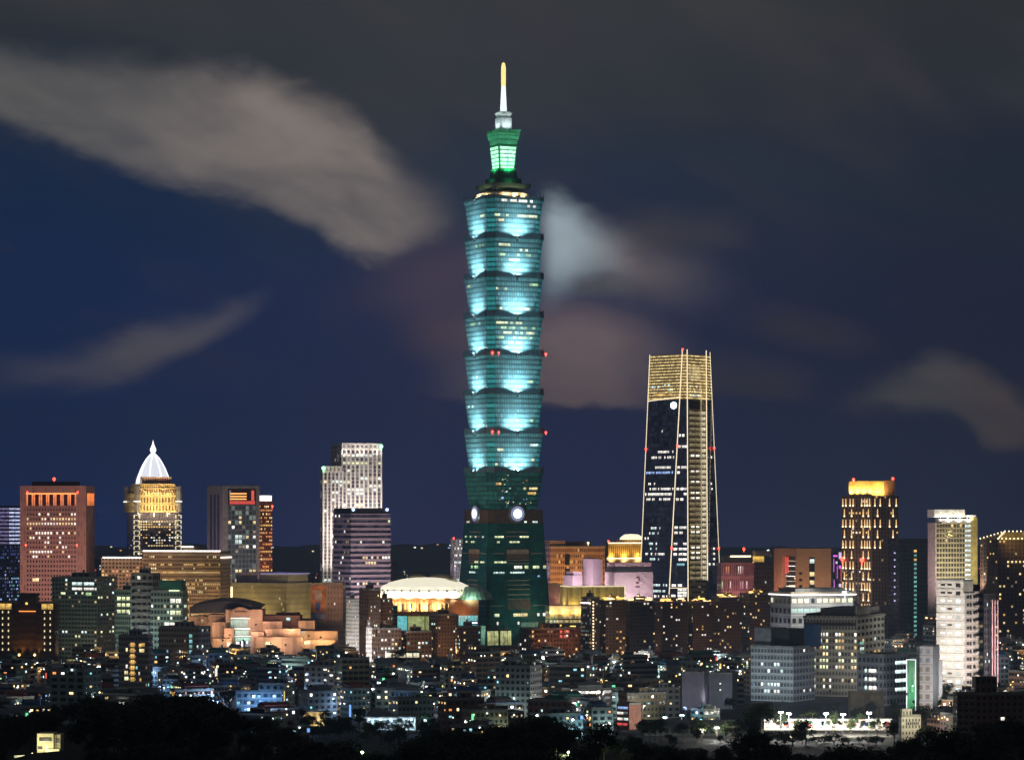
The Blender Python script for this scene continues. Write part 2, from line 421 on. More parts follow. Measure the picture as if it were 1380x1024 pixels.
def beacon(root, pos, mat='red', r=1.0):
    mb = MB(); mb.ball(pos, r); mb.tube((pos[0], pos[1], pos[2] - r * 2.2), (pos[0], pos[1], pos[2] - r * .8), r * .25, seg=6)
    return mb.build('warning_light' if mat == 'red' else 'roof_lamp', L[mat], root)
# ------------------------------------------------------------------ ground, far hills, wooded hill
def sheet(name, mat, xs, ys, zf, kind='structure'):
    mb = MB()
    v = {}
    me = bpy.data.meshes.new(name)
    verts = [(x(y) if callable(x) else x, y, 0) for y in ys for x in xs]
    verts = [(a, b, zf(a, b)) for a, b, _ in verts]
    n = len(xs); faces = [(j * n + i, j * n + i + 1, (j + 1) * n + i + 1, (j + 1) * n + i) for j in range(len(ys) - 1) for i in range(n - 1)]
    me.from_pydata(verts, [], faces); me.materials.append(mat); me.polygons.foreach_set('use_smooth', [True] * len(faces))
    o = bpy.data.objects.new(name, me); C.objects.link(o); mark(o, kind=kind); return o
M['asphalt'] = plain('asphalt_ground', (.05, .05, .052), .9, var=.4, scale=.05)
M['soil'] = plain('woodland_soil', (.012, .014, .008), .95, var=.4)
M['farhill'] = plain('far_hill_forest', (.05, .06, .06), .95, var=.2, scale=.01)
sheet('ground', M['asphalt'], [-4000, -3000, -2000, -1000, 0, 1000, 2000, 3000, 4000], [-2000, 200, 1300, 1500, 2000, 2600, 4000, 8000, 11900], lambda x, y: 0.0)
HILLPTS = [(-300, 975), (0, 968), (60, 950), (120, 940), (180, 942), (230, 933), (290, 940), (330, 958), (365, 974), (400, 990), (440, 1000), (500, 1015), (545, 1002), (600, 985),
           (650, 985), (690, 968), (740, 964), (790, 972), (830, 986), (870, 990), (900, 1004), (960, 1008), (990, 995), (1015, 980), (1040, 990), (1060, 1006), (1120, 1010), (1190, 1008), (1240, 985), (1300, 978), (1380, 968), (1700, 965)]
def crest(px):
    for (a, p), (b, q) in zip(HILLPTS, HILLPTS[1:]):
        if a <= px <= b: return p + (q - p) * (px - a) / (b - a)
    return 970
CY = 880.0
def hill_z(x, y):
    px = PX(x, max(y, 60)); zc = Z(crest(px) + 40, CY)
    wob = 1.6 * sin(x * .05 + y * .021) + 1.1 * sin(x * .11 - y * .045)
    if y < 140: return 80 + (140 - y) * .15
    if y < CY: return 80 + (zc - 80) * (y - 140) / (CY - 140) + wob * min(1, (y - 140) / 300)
    if y < 1330:
        t = (y - CY) / (1330 - CY); return (zc + wob) * (1 - t * t * (3 - 2 * t)) - t * .4
    return -.4
sheet('wooded_hill', M['soil'], [(lambda k: (lambda y: (k / 60 - .5) * (260 + y * .42)))(i) for i in range(61)],
      [-50, 60, 140, 240, 340, 420, 500, 560, 620, 680, 740, 800, 850, 880, 910, 960, 1020, 1100, 1180, 1260, 1335], hill_z)
def far_z(x, y):
    px = PX(x, y)
    top = 735 + 2 * sin(px * .013 + 1) + 1.5 * sin(px * .041) + 1.5 * sin(px * .11 + 2) - 4 * math.exp(-((px - 560) / 90) ** 2)
    return max(-2, Z(top, 9500) * math.exp(-((y - 9500) / 900) ** 2) - 3)
sheet('far_hills', M['farhill'], [(lambda k: (lambda y: (k / 200 - .5) * .46 * y))(i) for i in range(201)], [7600, 8200, 8700, 9100, 9500, 10000, 10800, 11800], far_z)

# ------------------------------------------------------------------ pagoda-like supertall tower
def pagoda():
    TH = radians(26); Y0 = 2600.0; s_px = F / Y0
    cx, cyy = X(678.5, Y0), Y0
    ca, sa = cos(TH), sin(TH)
    root = thing('pagoda_tower', 'very tall teal glass skyscraper of stacked flaring tiers with a glowing green crown and spire', 'skyscraper', (cx, cyy, 0))
    z = lambda py: Z(py, Y0 - 22 * min(1, max(0, (py - 225) / 40)))
    def P(u, v): return (cx + ca * u - sa * v, cyy + sa * u + ca * v)     # u along the right face, v away; front corner is (-r,-r)
    def sq(r, c=0.0):
        if not c: return [P(-r, -r), P(r, -r), P(r, r), P(-r, r)]
        d = c * .5
        k = []
        for (sx, sy) in ((-1, -1), (1, -1), (1, 1), (-1, 1)):
            ex = [( -r, -r + c), (-r + d, -r + c), (-r + d, -r + d), (-r + c, -r + d), (-r + c, -r)]
            rot = {(-1, -1): lambda a, b: (a, b), (1, -1): lambda a, b: (-b, a), (1, 1): lambda a, b: (-a, -b), (-1, 1): lambda a, b: (b, -a)}[(sx, sy)]
            k += [P(*rot(*e)) for e in ex]
        return k
    ZONES.append((cx - 60, cx + 60, cyy - 70, cyy + 60)); SKYLINE.append((622, 738, 268, Y0 - 30))
    teal = facade('tower_glass', (.07, .18, .205), (.25, .49, .53), wx=.76, wy=.68, rough=.5, grough=.32, var=.15, cv=.2, glow=((.04, .42, .46), .11, 1.0))  # every pane glows teal, for room light and flood light on the glass
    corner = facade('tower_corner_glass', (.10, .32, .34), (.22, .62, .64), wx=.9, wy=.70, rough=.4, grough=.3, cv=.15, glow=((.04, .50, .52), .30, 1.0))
    dkteal = facade('tower_unlit_glass', (.05, .13, .14), (.06, .24, .22), wx=.84, wy=.74, rough=.4, grough=.2, glow=((.03, .34, .28), .07, 1.0))  # darker copy of the tower glass: missing floodlight put into the colour
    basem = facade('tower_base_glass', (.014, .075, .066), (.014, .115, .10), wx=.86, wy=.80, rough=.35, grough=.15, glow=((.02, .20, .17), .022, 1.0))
    stone = plain('tower_stone_belt', (.16, .10, .075), .6)
    tops = [268, 321, 373.6, 426, 478, 530.5, 583, 636]; bots = tops[1:] + [687]
    nF = 8
    mods = []
    for i, (t, b) in enumerate(zip(tops, bots)):
        zb, zt = z(b) + .05, z(t); r0, r1 = 23.9, 27.5
        mb = MB(); c = 5.6
        e = [26, 2, 1, 1, 2] * 0
        po, pt_ = sq(r0, c), sq(r1, c)
        # edges per corner: 4 short notch edges then one long face
        em, nn = [], []
        for k in range(4): em += [1, 1, 1, 1, 0]; nn += [1, 1, 1, 1, 19]
        mb.prism(po, zb, zt, top=pt_, n=nn, nf=nF, em=em)
        mod = mb.build('tier', [dkteal if i == 7 else teal, corner if i < 7 else dkteal], root)
        mods.append((zb, zt, r0, r1, mod))
        # ledge and scalloped parapet: high over the corners, dipping at the middle of every face
        N = 14
        for q in range(4):
            rot = [lambda a, b: (a, b), lambda a, b: (-b, a), lambda a, b: (-a, -b), lambda a, b: (b, -a)][q]
            pm = MB(); e0, e1 = P(*rot(-r1 - .3, -r1 + c)), P(*rot(-r1 + c, -r1 - .3)); g0, g1 = P(*rot(-r1 + .5, -r1 + c)), P(*rot(-r1 + c, -r1 + .5))
            pm.prism([e0, e1, g1, g0], zt - .4, zt + (4.7 if i else 2.6), bottom=True); pm.build('corner_parapet', M['parapet'], root)
            for sp in ((-r1 - .5, -r1 + c), (-r1 + c, -r1 - .5)):
                pm = MB(); x_, y_ = P(*rot(*sp)); pm.tube((x_, y_, zt - 1), (x_, y_, zt + 6.0), .55, .25, 6); pm.build('corner_spike', M['orn'], root)
            for (lo, hi) in ((-r1 + c, -1.5), (1.5, r1 - c)):
                pts = []; pm = MB()
                for j in range(N + 1):
                    f = j / N; uu = lo + (hi - lo) * f
                    g = f if lo < 0 else 1 - f           # 0 at corner, 1 at centre
                    hgt = .7 + (3.9 if i else 1.8) * (1 - g ** 2.2)
                    pts.append((uu, hgt))
                for (u0, h0), (u1, h1) in zip(pts, pts[1:]):
                    A0, A1 = P(*rot(u0, -r1 - .45)), P(*rot(u1, -r1 - .45)); B0, B1 = P(*rot(u0, -r1 + .6)), P(*rot(u1, -r1 + .6))
                    pm.face([(*A0, zt - .3), (*A1, zt - .3), (*A1, zt + h1), (*A0, zt + h0)])
                    pm.face([(*A0, zt + h0), (*A1, zt + h1), (*B1, zt + h1), (*B0, zt + h0)])
                    pm.face([(*B1, zt + .02), (*B0, zt + .02), (*B0, zt + h0), (*B1, zt + h1)])
                pm.build('scalloped_parapet', M['parapet'], root)
        # carved cloud ornaments and the floodlights beside them, on the two faces turned to the city
        for q in (0, 3):
            rot = [lambda a, b: (a, b), lambda a, b: (-b, a), lambda a, b: (-a, -b), lambda a, b: (b, -a)][q]
            om = MB(); c0 = P(*rot(0, -r1 - .6))
            om.ball((*c0, zt + .6), 1.5, sz=1.1)
            for sgn in (-1, 1):
                c1 = P(*rot(sgn * 1.7, -r1 - .5)); om.ball((*c1, zt + 1.7), .95)
            c2 = P(*rot(0, -r1 - .4)); om.ball((*c2, zt - 1.8), .9, sz=1.4)
            orn = om.build('cloud_ornament', M['orn'], root)
            if i < 7 + 0:
                pass
            if i >= 1:      # light the tier above
                for uu, out, up, wgt, dr, tu, tz, ang in ((0, -.9, 1.0, 1.25, 2.6, 0, 5, 178), (-3.4, -.6, 1.3, .9, 2.6, -5, 6, 178), (3.4, -.6, 1.3, .9, 2.6, 5, 6, 178), (0, 2.4, 1.6, .55, 6, 0, 8, 170), (-7.5, 1.5, 4.2, .22, 6, -9, 12, 170), (7.5, 1.5, 4.2, .22, 6, 9, 12, 170), (-2, 5.0, 2.4, .20, 14, -7, 20, 90), (2, 5.0, 2.4, .20, 14, 7, 20, 90)):
                    f0 = P(*rot(uu, -r1 - out)); tg = P(*rot(tu, -25.4))
                    flood(root, (*f0, zt + up), (*tg, zt + tz), (.72, .95, 1), FL101 * wgt, alb=.5, ang=ang, blend=1, size=.5, fixture=(uu == 0), dref=dr)
    # lit rooms
    def wins(i, q, row, u0, u1, mt, p=.85, hgt=.5):
        zb, zt, r0, r1, mod = mods[i]
        rot = [lambda a, b: (a, b), 0, 0, lambda a, b: (b, -a)][q]
        u = u0
        while u < u1:
            if R.random() < p:
                f0 = (row + .25) / 8; f1 = (row + .25 + hgt) / 8
                q4 = []
                for (uu, f) in ((u, f0), (u + 2.4, f0), (u + 2.4, f1), (u, f1)):
                    r = r0 + (r1 - r0) * f + .10
                    q4.append((*P(*rot(uu, -r)), zb + (zt - zb) * f))
                mb = MB(); mb.face(q4, [(0, 0), (1, 0), (1, 1), (0, 1)]); mb.build('window', W[mt], root)
            u += 2.75
    for (i, q, row, u0, u1, mt, p) in ((0, 0, 7, -15, 13, 'white', .8), (0, 0, 4, -21, 18, 'lime', .8), (0, 3, 4, 8, 19, 'lime', .6), (0, 0, 6, 10, 18, 'white', .7), (0, 0, 3, -20, -12, 'warm', .8),
                                       (0, 3, 3, 12, 19, 'warm', .5), (1, 0, 6, -20, -8, 'lime', .5), (1, 0, 5, 0, 16, 'lime', .6), (1, 0, 4, -16, 18, 'green', .4), (1, 0, 3, -10, 6, 'lime', .35), (1, 3, 6, 0, 18, 'green', .3),
                                       (2, 0, 6, 12, 19, 'green', .6), (2, 0, 5, -20, -10, 'lime', .7), (2, 3, 6, -19, -12, 'lime', .7), (2, 0, 1, -21, -12, 'lime', .6), (2, 0, 1, 8, 16, 'lime', .5),
                                       (3, 0, 6, -20, 4, 'lime', .6), (3, 0, 5, -18, 17, 'green', .75), (3, 0, 4, -21, 16, 'lime', .75), (3, 0, 3, -20, 15, 'green', .5), (3, 0, 2, -8, 18, 'lime', .6), (3, 3, 6, -10, 18, 'green', .35),
                                       (4, 0, 2, 8, 19, 'green', .7), (4, 0, 1, 10, 19, 'green', .6), (4, 0, 4, -19, -2, 'cool', .3), (4, 3, 3, -18, 12, 'white', .4), (5, 0, 2, 0, 18, 'green', .5), (5, 3, 5, -16, 2, 'cool', .4),
                                       (6, 0, 5, 10, 19, 'cool', .8), (6, 0, 4, -21, -8, 'lime', .7), (6, 0, 2, 4, 16, 'lime', .4), (6, 0, 1, -20, -12, 'lime', .6),
                                       (7, 0, 4, 4, 19, 'warm', .7), (7, 0, 3, 0, 18, 'gold', .75), (7, 0, 5, -20, -14, 'gold', .5), (7, 0, 2, -20, -13, 'blue', .4), (7, 0, 5, -10, -6, 'blue', .8)):
        wins(i, q, row, u0, u1, mt, p * .8)
    # belt with the round medallions
    zb, zt = z(705), z(686.5)
    mb = MB(); mb.prism(sq(26.6, 3), zb, zt, n=12, nf=1); belt = mb.build('stone_belt', stone, root)
    for q in (0, 3, 1, 2):
        rot = [lambda a, b: (a, b), lambda a, b: (-b, a), lambda a, b: (-a, -b), lambda a, b: (b, -a)][q]
        c3 = lambda d: (*P(*rot(0, -26.6 - d)), z(692))
        if q in (0, 3):
            mb = MB(); mb.tube(c3(.0), c3(1.2), 8.2, 7.6, 32); coin = mb.build('coin_medallion', M['medal'], root)
            mb = MB(); mb.tube(c3(1.22), c3(1.5), 6.4, 6.4, 28); mb.build('medallion_ring', L['medalring'], coin)
            mb = MB(); mb.tube(c3(1.52), c3(1.9), 3.8, 3.8, 24); mb.build('medallion_light', L['medal'], coin)
        else:
            mb = MB(); mb.tube(c3(.0), c3(3.2), 6.4, 5.4, 24); mb.build('coin_medallion', M['bronze'], root)
    # base: truncated pyramid with a recessed-looking stone panel on each face
    zt = z(705) - .05; rb, rt = 32.6, 26.6
    mb = MB(); mb.prism(sq(rb, 2.2), 0, zt, top=sq(rt, 2.2), n=[1, 1, 1, 1, 18] * 4, nf=26, em=[0] * 20, cap=True)
    mb.build('base_shaft', basem, root)
    def quadon(q, u0, u1, z0, z1, out):
        rot = [lambda a, b: (a, b), lambda a, b: (-b, a), lambda a, b: (-a, -b), lambda a, b: (b, -a)][q]
        o4 = []
        for (uu, zz) in ((u0, z0), (u1, z0), (u1, z1), (u0, z1)):
            r = rb + (rt - rb) * zz / zt + out
            o4.append((*P(*rot(uu, -r)), zz))
        return o4
    for q in (0, 3):
        # louvred mechanical floors: stacked light spandrels
        for (py, hp) in ((716, 1.2), (722, 1.2), (740, 6), (754, 1), (758, 1), (781, 1.3), (787, 1.3), (793, 1.3), (800, 1.6), (806, 1)):
            mb = MB(); z0, z1 = z(py + hp), z(py)
            a, b = quadon(q, -10.5, 10.5, z0, z1, .5), quadon(q, -10.5, 10.5, z0, z1, .0)
            mb.face(a, None); mb.face([a[3], a[2], b[2], b[3]]); mb.face([b[0], b[1], a[1], a[0]]); mb.face([b[0], a[0], a[3], b[3]]); mb.face([a[1], b[1], b[2], a[2]])
            mb.build('spandrel_band', M['spandrel'], root)
        for (y0, y1) in ((741, 753), (808, 821)):
            mb = MB(); a, b = quadon(q, -10.8, 10.8, z(y1), z(y0), .3), quadon(q, -10.8, 10.8, z(y1), z(y0), 0)
            mb.face(a); mb.face([a[3], a[2], b[2], b[3]]); mb.face([b[0], b[1], a[1], a[0]]); mb.face([b[0], a[0], a[3], b[3]]); mb.face([a[1], b[1], b[2], a[2]])
            mb.build('louvre_panel', M['louvre'], root)
        for (y0, y1, ua, ub) in ((745, 746, -24, -13), (745, 746, 13, 24), (815, 816, -27, -14), (815, 816, 14, 27)):
            mb = MB(); mb.face(quadon(q, ua, ub, z(y1), z(y0), .2))
            mb.build('glass_band', M['spandrel'], root)
    for (q, py, u0, u1, mt, p, n) in ((0, 722, -22, -10, 'lime', .8, 4), (0, 722, 2, 11, 'lime', .9, 3), (0, 729, -20, -14, 'lime', .7, 2), (0, 729, -8, 2, 'lime', .7, 3), (0, 756, -23, -11, 'lime', .9, 4), (0, 762, -4, 4, 'white', .9, 3),
                                       (0, 762, 6, 10, 'lime', 1, 1), (0, 762, 14, 27, 'lime', .9, 4), (0, 770, -24, -11, 'cool', .7, 6), (0, 770, -8, 6, 'cool', .8, 6), (0, 775, 16, 23, 'blue', .5, 3), (0, 702, 4, 20, 'cool', .5, 6),
                                       (0, 826, -24, -19, 'lime', .9, 1), (0, 826, -13, -9, 'lime', .9, 1), (0, 826, -6, 8, 'warm', .9, 3), (0, 826, 17, 28, 'white', .9, 4),
                                       (3, 722, -20, -4, 'green', .7, 5), (3, 722, 0, 22, 'cool', .6, 6), (3, 729, -18, 0, 'lime', .4, 5), (3, 756, 2, 22, 'lime', .7, 5), (3, 762, -8, 10, 'green', .6, 5), (3, 770, -12, 22, 'cool', .6, 8), (3, 702, -18, -12, 'white', 1, 1), (0, 837, -22, -20, 'white', 1, 1), (0, 837, -2, 0, 'white', 1, 1)):
        du = (u1 - u0) / n
        for k in range(n):
            if R.random() < p:
                hp = 4 if py in (826, 762, 837) else 2.4
                mb = MB(); mb.face(quadon(q, u0 + k * du + .25, u0 + (k + 1) * du - .25, z(py + hp), z(py), .55), [(0, 0), (1, 0), (1, 1), (0, 1)]); mb.build('window', W[mt], root)
    # coloured city reflections read as a panel of bright dots low on the last tier; lobby glazing and banners at the foot
    for k in range(6):
        u0 = -31 + k * 3.6 + (1.5 if k > 2 else 0)
        mb = MB(); mb.face(quadon(0, u0, u0 + 3.1, z(868), z(849), .5), [(0, 0), (1, 0), (1, 1), (0, 1)]); mb.build('lobby_window', W['lobby'], root)
        if k % 2 == 0:
            mb = MB(); a = quadon(0, u0, u0 + 2.6, z(849), z(844), .9); mb.face(a); mb.build('red_banner', M['banner'], root)
    mb = MB(); a = quadon(0, 1, 18, z(870), z(838), 1.2); mb.face(a); b = quadon(0, 1, 18, z(870), z(838), 0); mb.face([a[3], a[2], b[2], b[3]]); mb.face([b[0], a[0], a[3], b[3]]); mb.face([a[1], b[1], b[2], a[2]])
    mb.build('entrance_portal', M['portalstone'], root)
    for (u0, u1, y0, y1) in ((4, 9, 851, 868), (11, 16, 846, 868)):
        mb = MB(); mb.face(quadon(0, u0, u1, z(y1), z(y0), 1.3), [(0, 0), (1, 0), (1, 1), (0, 1)]); mb.build('lobby_window', W['lobbyteal'], root)
    for (u0, u1) in ((-30, -22), (-21, -13)):
        mb = MB(); mb.face(quadon(3, u0 + 44, u1 + 44, z(868), z(842), .5), [(0, 0), (1, 0), (1, 1), (0, 1)]); mb.build('lobby_window', W['lobbyteal'], root)
    m3 = P(-62, -8); flood(root, (*m3, 30), (*P(-30, -4), 60), (.55, 1, .70), .045, alb=.12, ang=120, dref=45, fixture=False)
    m3 = P(6, -70); flood(root, (*m3, 12), (*P(2, -30), 50), (.35, 1, .80), .018, alb=.12, ang=110, dref=55, fixture=False)
    R4 = random.Random(8)  # small glowing panes stand in for coloured city reflections in the glass
    for k in range(26):
        zb, zt, r0, r1, mod = mods[7]; u = R4.gauss(-11, 3.2) if k < 18 else R4.uniform(2, 20); f = R4.uniform(.08, .9); r = r0 + (r1 - r0) * f + .12; w_ = R4.uniform(.5, 1.1)
        mb = MB(); zz = zb + (zt - zb) * f; mb.face([(*P(u, -r), zz), (*P(u + w_, -r), zz), (*P(u + w_, -r - .04), zz + .9), (*P(u, -r - .04), zz + .9)], [(0, 0), (1, 0), (1, 1), (0, 1)]); mb.build('window', W[R4.choice(['gold', 'orange', 'blue', 'cyan', 'lime', 'white'])], root)
    # --- crown
    mb = MB(); z0 = z(268) + .02
    mb.lathe(cx, cyy, [(23.2, z0), (23.4, z(260)), (21, z(258)), (15, z(256.8)), (0, z(256.4))], 40); drum = mb.build('crown_dome', M['crownroof'], root, True)
    for q in range(4):
        rot = [lambda a, b: (a, b), lambda a, b: (-b, a), lambda a, b: (-a, -b), lambda a, b: (b, -a)][q]
        if q in (0, 3):
            for uu in (-10, 0, 10):
                f0 = P(*rot(uu, -26.0)); flood(root, (*f0, z(263.0)), (*P(*rot(uu * .8, -20)), z(260)), (1, .80, .46), 3.2, alb=.4, ang=130, blend=1, size=.4, fixture=False, dref=4)
    tier = plain('crown_tier_panel', (.035, .07, .055), .5)
    mb = MB()
    for (y0, y1, ra, rb_) in ((259, 253, 13.5, 13.5), (253, 247.5, 17.5, 18.2), (247, 240, 12, 11.6), (240, 232, 9.2, 8.6)):
        mb.prism(sq(ra), z(y0) + .03, z(y1), top=sq(rb_), bottom=True)
    mb.build('crown_tier', tier, root)
    mb = MB(); mb.prism(sq(8.0), z(233), z(228), top=sq(8.6), bottom=True); mb.prism(sq(7.2), z(228), z(197), top=sq(9.0), bottom=True)
    lant = mb.build('lantern_box', plain('lantern_frame', (.05, .2, .1), .5), root)
    for q in (0, 1, 2, 3):
        rot = [lambda a, b: (a, b), lambda a, b: (-b, a), lambda a, b: (-a, -b), lambda a, b: (b, -a)][q]
        for k in range(6):
            ya, yb = 229.5 - k * 5.2, 229.5 - k * 5.2 - 4.1
            f = lambda y: 7.2 + 1.8 * (228 - y) / 31 + .25
            ra_, rb_ = f(ya), f(yb); w_ = .86
            mb = MB(); mb.face([(*P(*rot(-ra_ * w_, -ra_)), z(ya)), (*P(*rot(ra_ * w_, -ra_)), z(ya)), (*P(*rot(rb_ * w_, -rb_)), z(yb)), (*P(*rot(-rb_ * w_, -rb_)), z(yb))], [(0, 0), (1, 0), (1, 1), (0, 1)])
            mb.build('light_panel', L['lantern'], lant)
    mb = MB()
    for (y0, y1, ra, rb_) in ((196, 190, 8.9, 9.1), (189, 184.5, 9.8, 10.5), (184, 180.5, 10.3, 11.0), (180, 176.5, 10.6, 11.6)):
        mb.prism(sq(ra), z(y0), z(y1), top=sq(rb_), bottom=True)
    mb.prism(sq(8.5), z(190), z(177.5), bottom=True)
    mb.build('cornice', M['cornice'], root)
    for sgn in (0, 3):
        rot = [lambda a, b: (a, b), 0, 0, lambda a, b: (b, -a)][sgn]
        f0 = P(*rot(0, -17)); flood(root, (*f0, z(243)), (*P(*rot(0, -9)), z(186)), (.1, 1, .45), .55, alb=.4, ang=90, size=.5, dref=36)
        flood(root, (*f0, z(246)), (*P(*rot(0, -10)), z(238)), (.1, 1, .35), .10, alb=.15, ang=150, size=.5, dref=8, fixture=False)
    mb = MB(); mb.prism(sq(5.9), z(176.4), z(175), bottom=True); mb.prism(sq(5.4), z(175), z(159.5), n=7, nf=1)
    plinth = mb.build('spire_plinth', facade('plinth_stone', (.6, .66, .66), (.3, .36, .38), .3, 1.1), root)
    mb = MB(); mb.prism(sq(3.6), z(160), z(158.5)); mb.prism(sq(4.2), z(158.4), z(153), top=sq(6.0), bottom=True); mb.prism(sq(5.2), z(153) + .02, z(151.2), top=sq(4.6))
    mb.build('lotus_collar', M['spirewhite'], root)
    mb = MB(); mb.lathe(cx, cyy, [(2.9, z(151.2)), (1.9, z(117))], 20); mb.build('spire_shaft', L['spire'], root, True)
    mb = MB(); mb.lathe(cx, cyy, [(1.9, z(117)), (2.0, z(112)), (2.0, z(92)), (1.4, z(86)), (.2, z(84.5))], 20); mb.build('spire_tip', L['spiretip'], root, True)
    for q in (0, 3):
        rot = [lambda a, b: (a, b), 0, 0, lambda a, b: (b, -a)][q]
        f0 = P(*rot(0, -11.5)); flood(root, (*f0, z(176)), (*P(*rot(0, -5)), z(160)), (.85, 1, 1), 1.1, alb=.6, ang=110, size=.4, dref=10)
    for (u, v, py) in ((27.6, -27.6, 477), (27.6, -27.6, 583), (-24, -27.6, 477), (-24, -27.6, 583), (-18, -27.6, 477), (-18, -27.6, 583)):
        beacon(root, (*P(u, v), z(py) + .5), 'red', 1.0)
FL101 = 6.4
M['parapet'] = plain('parapet_glass', (.16, .30, .38), .4); M['orn'] = plain('ornament_metal', (.16, .2, .22), .4, .5)
M['medal'] = plain('medallion_metal', (.4, .42, .5), .35, .6); M['bronze'] = plain('bronze', (.45, .27, .16), .4, .4)
M['spandrel'] = plain('spandrel_stone', (.50, .36, .28), .6); M['louvre'] = plain('louvre_metal', (.22, .13, .10), .55)
M['banner'] = plain('red_banner', (.45, .05, .03), .7); M['portalstone'] = plain('portal_stone', (.5, .5, .42), .6)
M['crownroof'] = plain('crown_roof', (.55, .48, .35), .5); M['cornice'] = plain('cornice_metal', (.35, .5, .45), .45); M['spirewhite'] = plain('spire_white', (.75, .8, .8), .5)
L['medal'] = lamp('medallion_lamp', (.85, .92, 1), 4.0); L['medalring'] = lamp('medallion_ring_lamp', (.42, .48, .8), .42)
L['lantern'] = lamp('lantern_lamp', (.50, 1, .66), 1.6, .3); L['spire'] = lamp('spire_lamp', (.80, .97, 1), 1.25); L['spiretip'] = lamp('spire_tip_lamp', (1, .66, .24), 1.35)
W['lobby'] = lamp('lobby_lamp', (.95, .95, .40), .55, .3); W['lobbyteal'] = lamp('lobby_teal', (.40, .85, .60), .42, .3)
pagoda()
# ------------------------------------------------------------------ facades shared by the towers
FM = dict(
    pink=facade('pink_granite_facade', (.40, .23, .20), (.03, .018, .02), .46, .50, var=.06),
    pinkrib=plain('pink_granite', (.42, .25, .21), .7, var=.08),
    beigegrid=facade('beige_grid_facade', (.40, .30, .18), (.035, .03, .03), .55, .5),
    cream=facade('cream_facade', (.5, .42, .28), (.05, .05, .05), .35, .4),
    band=facade('banded_facade', (.40, .32, .34), (.035, .035, .06), 1.1, .58, glow=((.55, .45, .7), .05, .5)),
    ribs=facade('white_rib_facade', (.62, .55, .50), (.07, .065, .09), .58, .82, glow=((1, .9, .8), .16, .4)),
    brown=facade('brown_tile_facade', (.16, .09, .055), (.02, .02, .022), .5, .5, streak=.5),
    brown2=facade('dark_brown_tile_facade', (.10, .055, .04), (.02, .02, .022), .42, .5, streak=.5),
    grey=facade('grey_tile_facade', (.24, .25, .25), (.025, .03, .034), .55, .5, streak=.6, slab=.12),
    green=facade('grey_green_facade', (.20, .27, .25), (.02, .03, .03), .6, .5, streak=.6, slab=.1),
    white=facade('white_tile_facade', (.55, .52, .48), (.05, .05, .055), .4, .42, streak=.5, slab=.06),
    dark=facade('dark_facade', (.035, .032, .04), (.015, .015, .02), .6, .6),
    olive=facade('olive_grid_facade', (.40, .36, .22), (.045, .04, .03), .68, .66),
    obsid=facade('dark_blue_glass', (.030, .034, .055), (.018, .028, .060), .86, .72, rough=.3, grough=.08, glow=((.25, .3, .6), .035, .6)),
)
def roofbox(b, u0, u1, v0, v1, hgt, mat=None, name='plant_room', z=None):
    z = b.h if z is None else z
    return b.block(name, mat or M['roof'], u0, u1, v0, v1, z + .01, z + hgt)
def strip(root, p0, p1, r=.5, mat='strip', name='light_strip', seg=6):
    mb = MB(); mb.tube(p0, p1, r, seg=seg); return mb.build(name, L[mat], root)

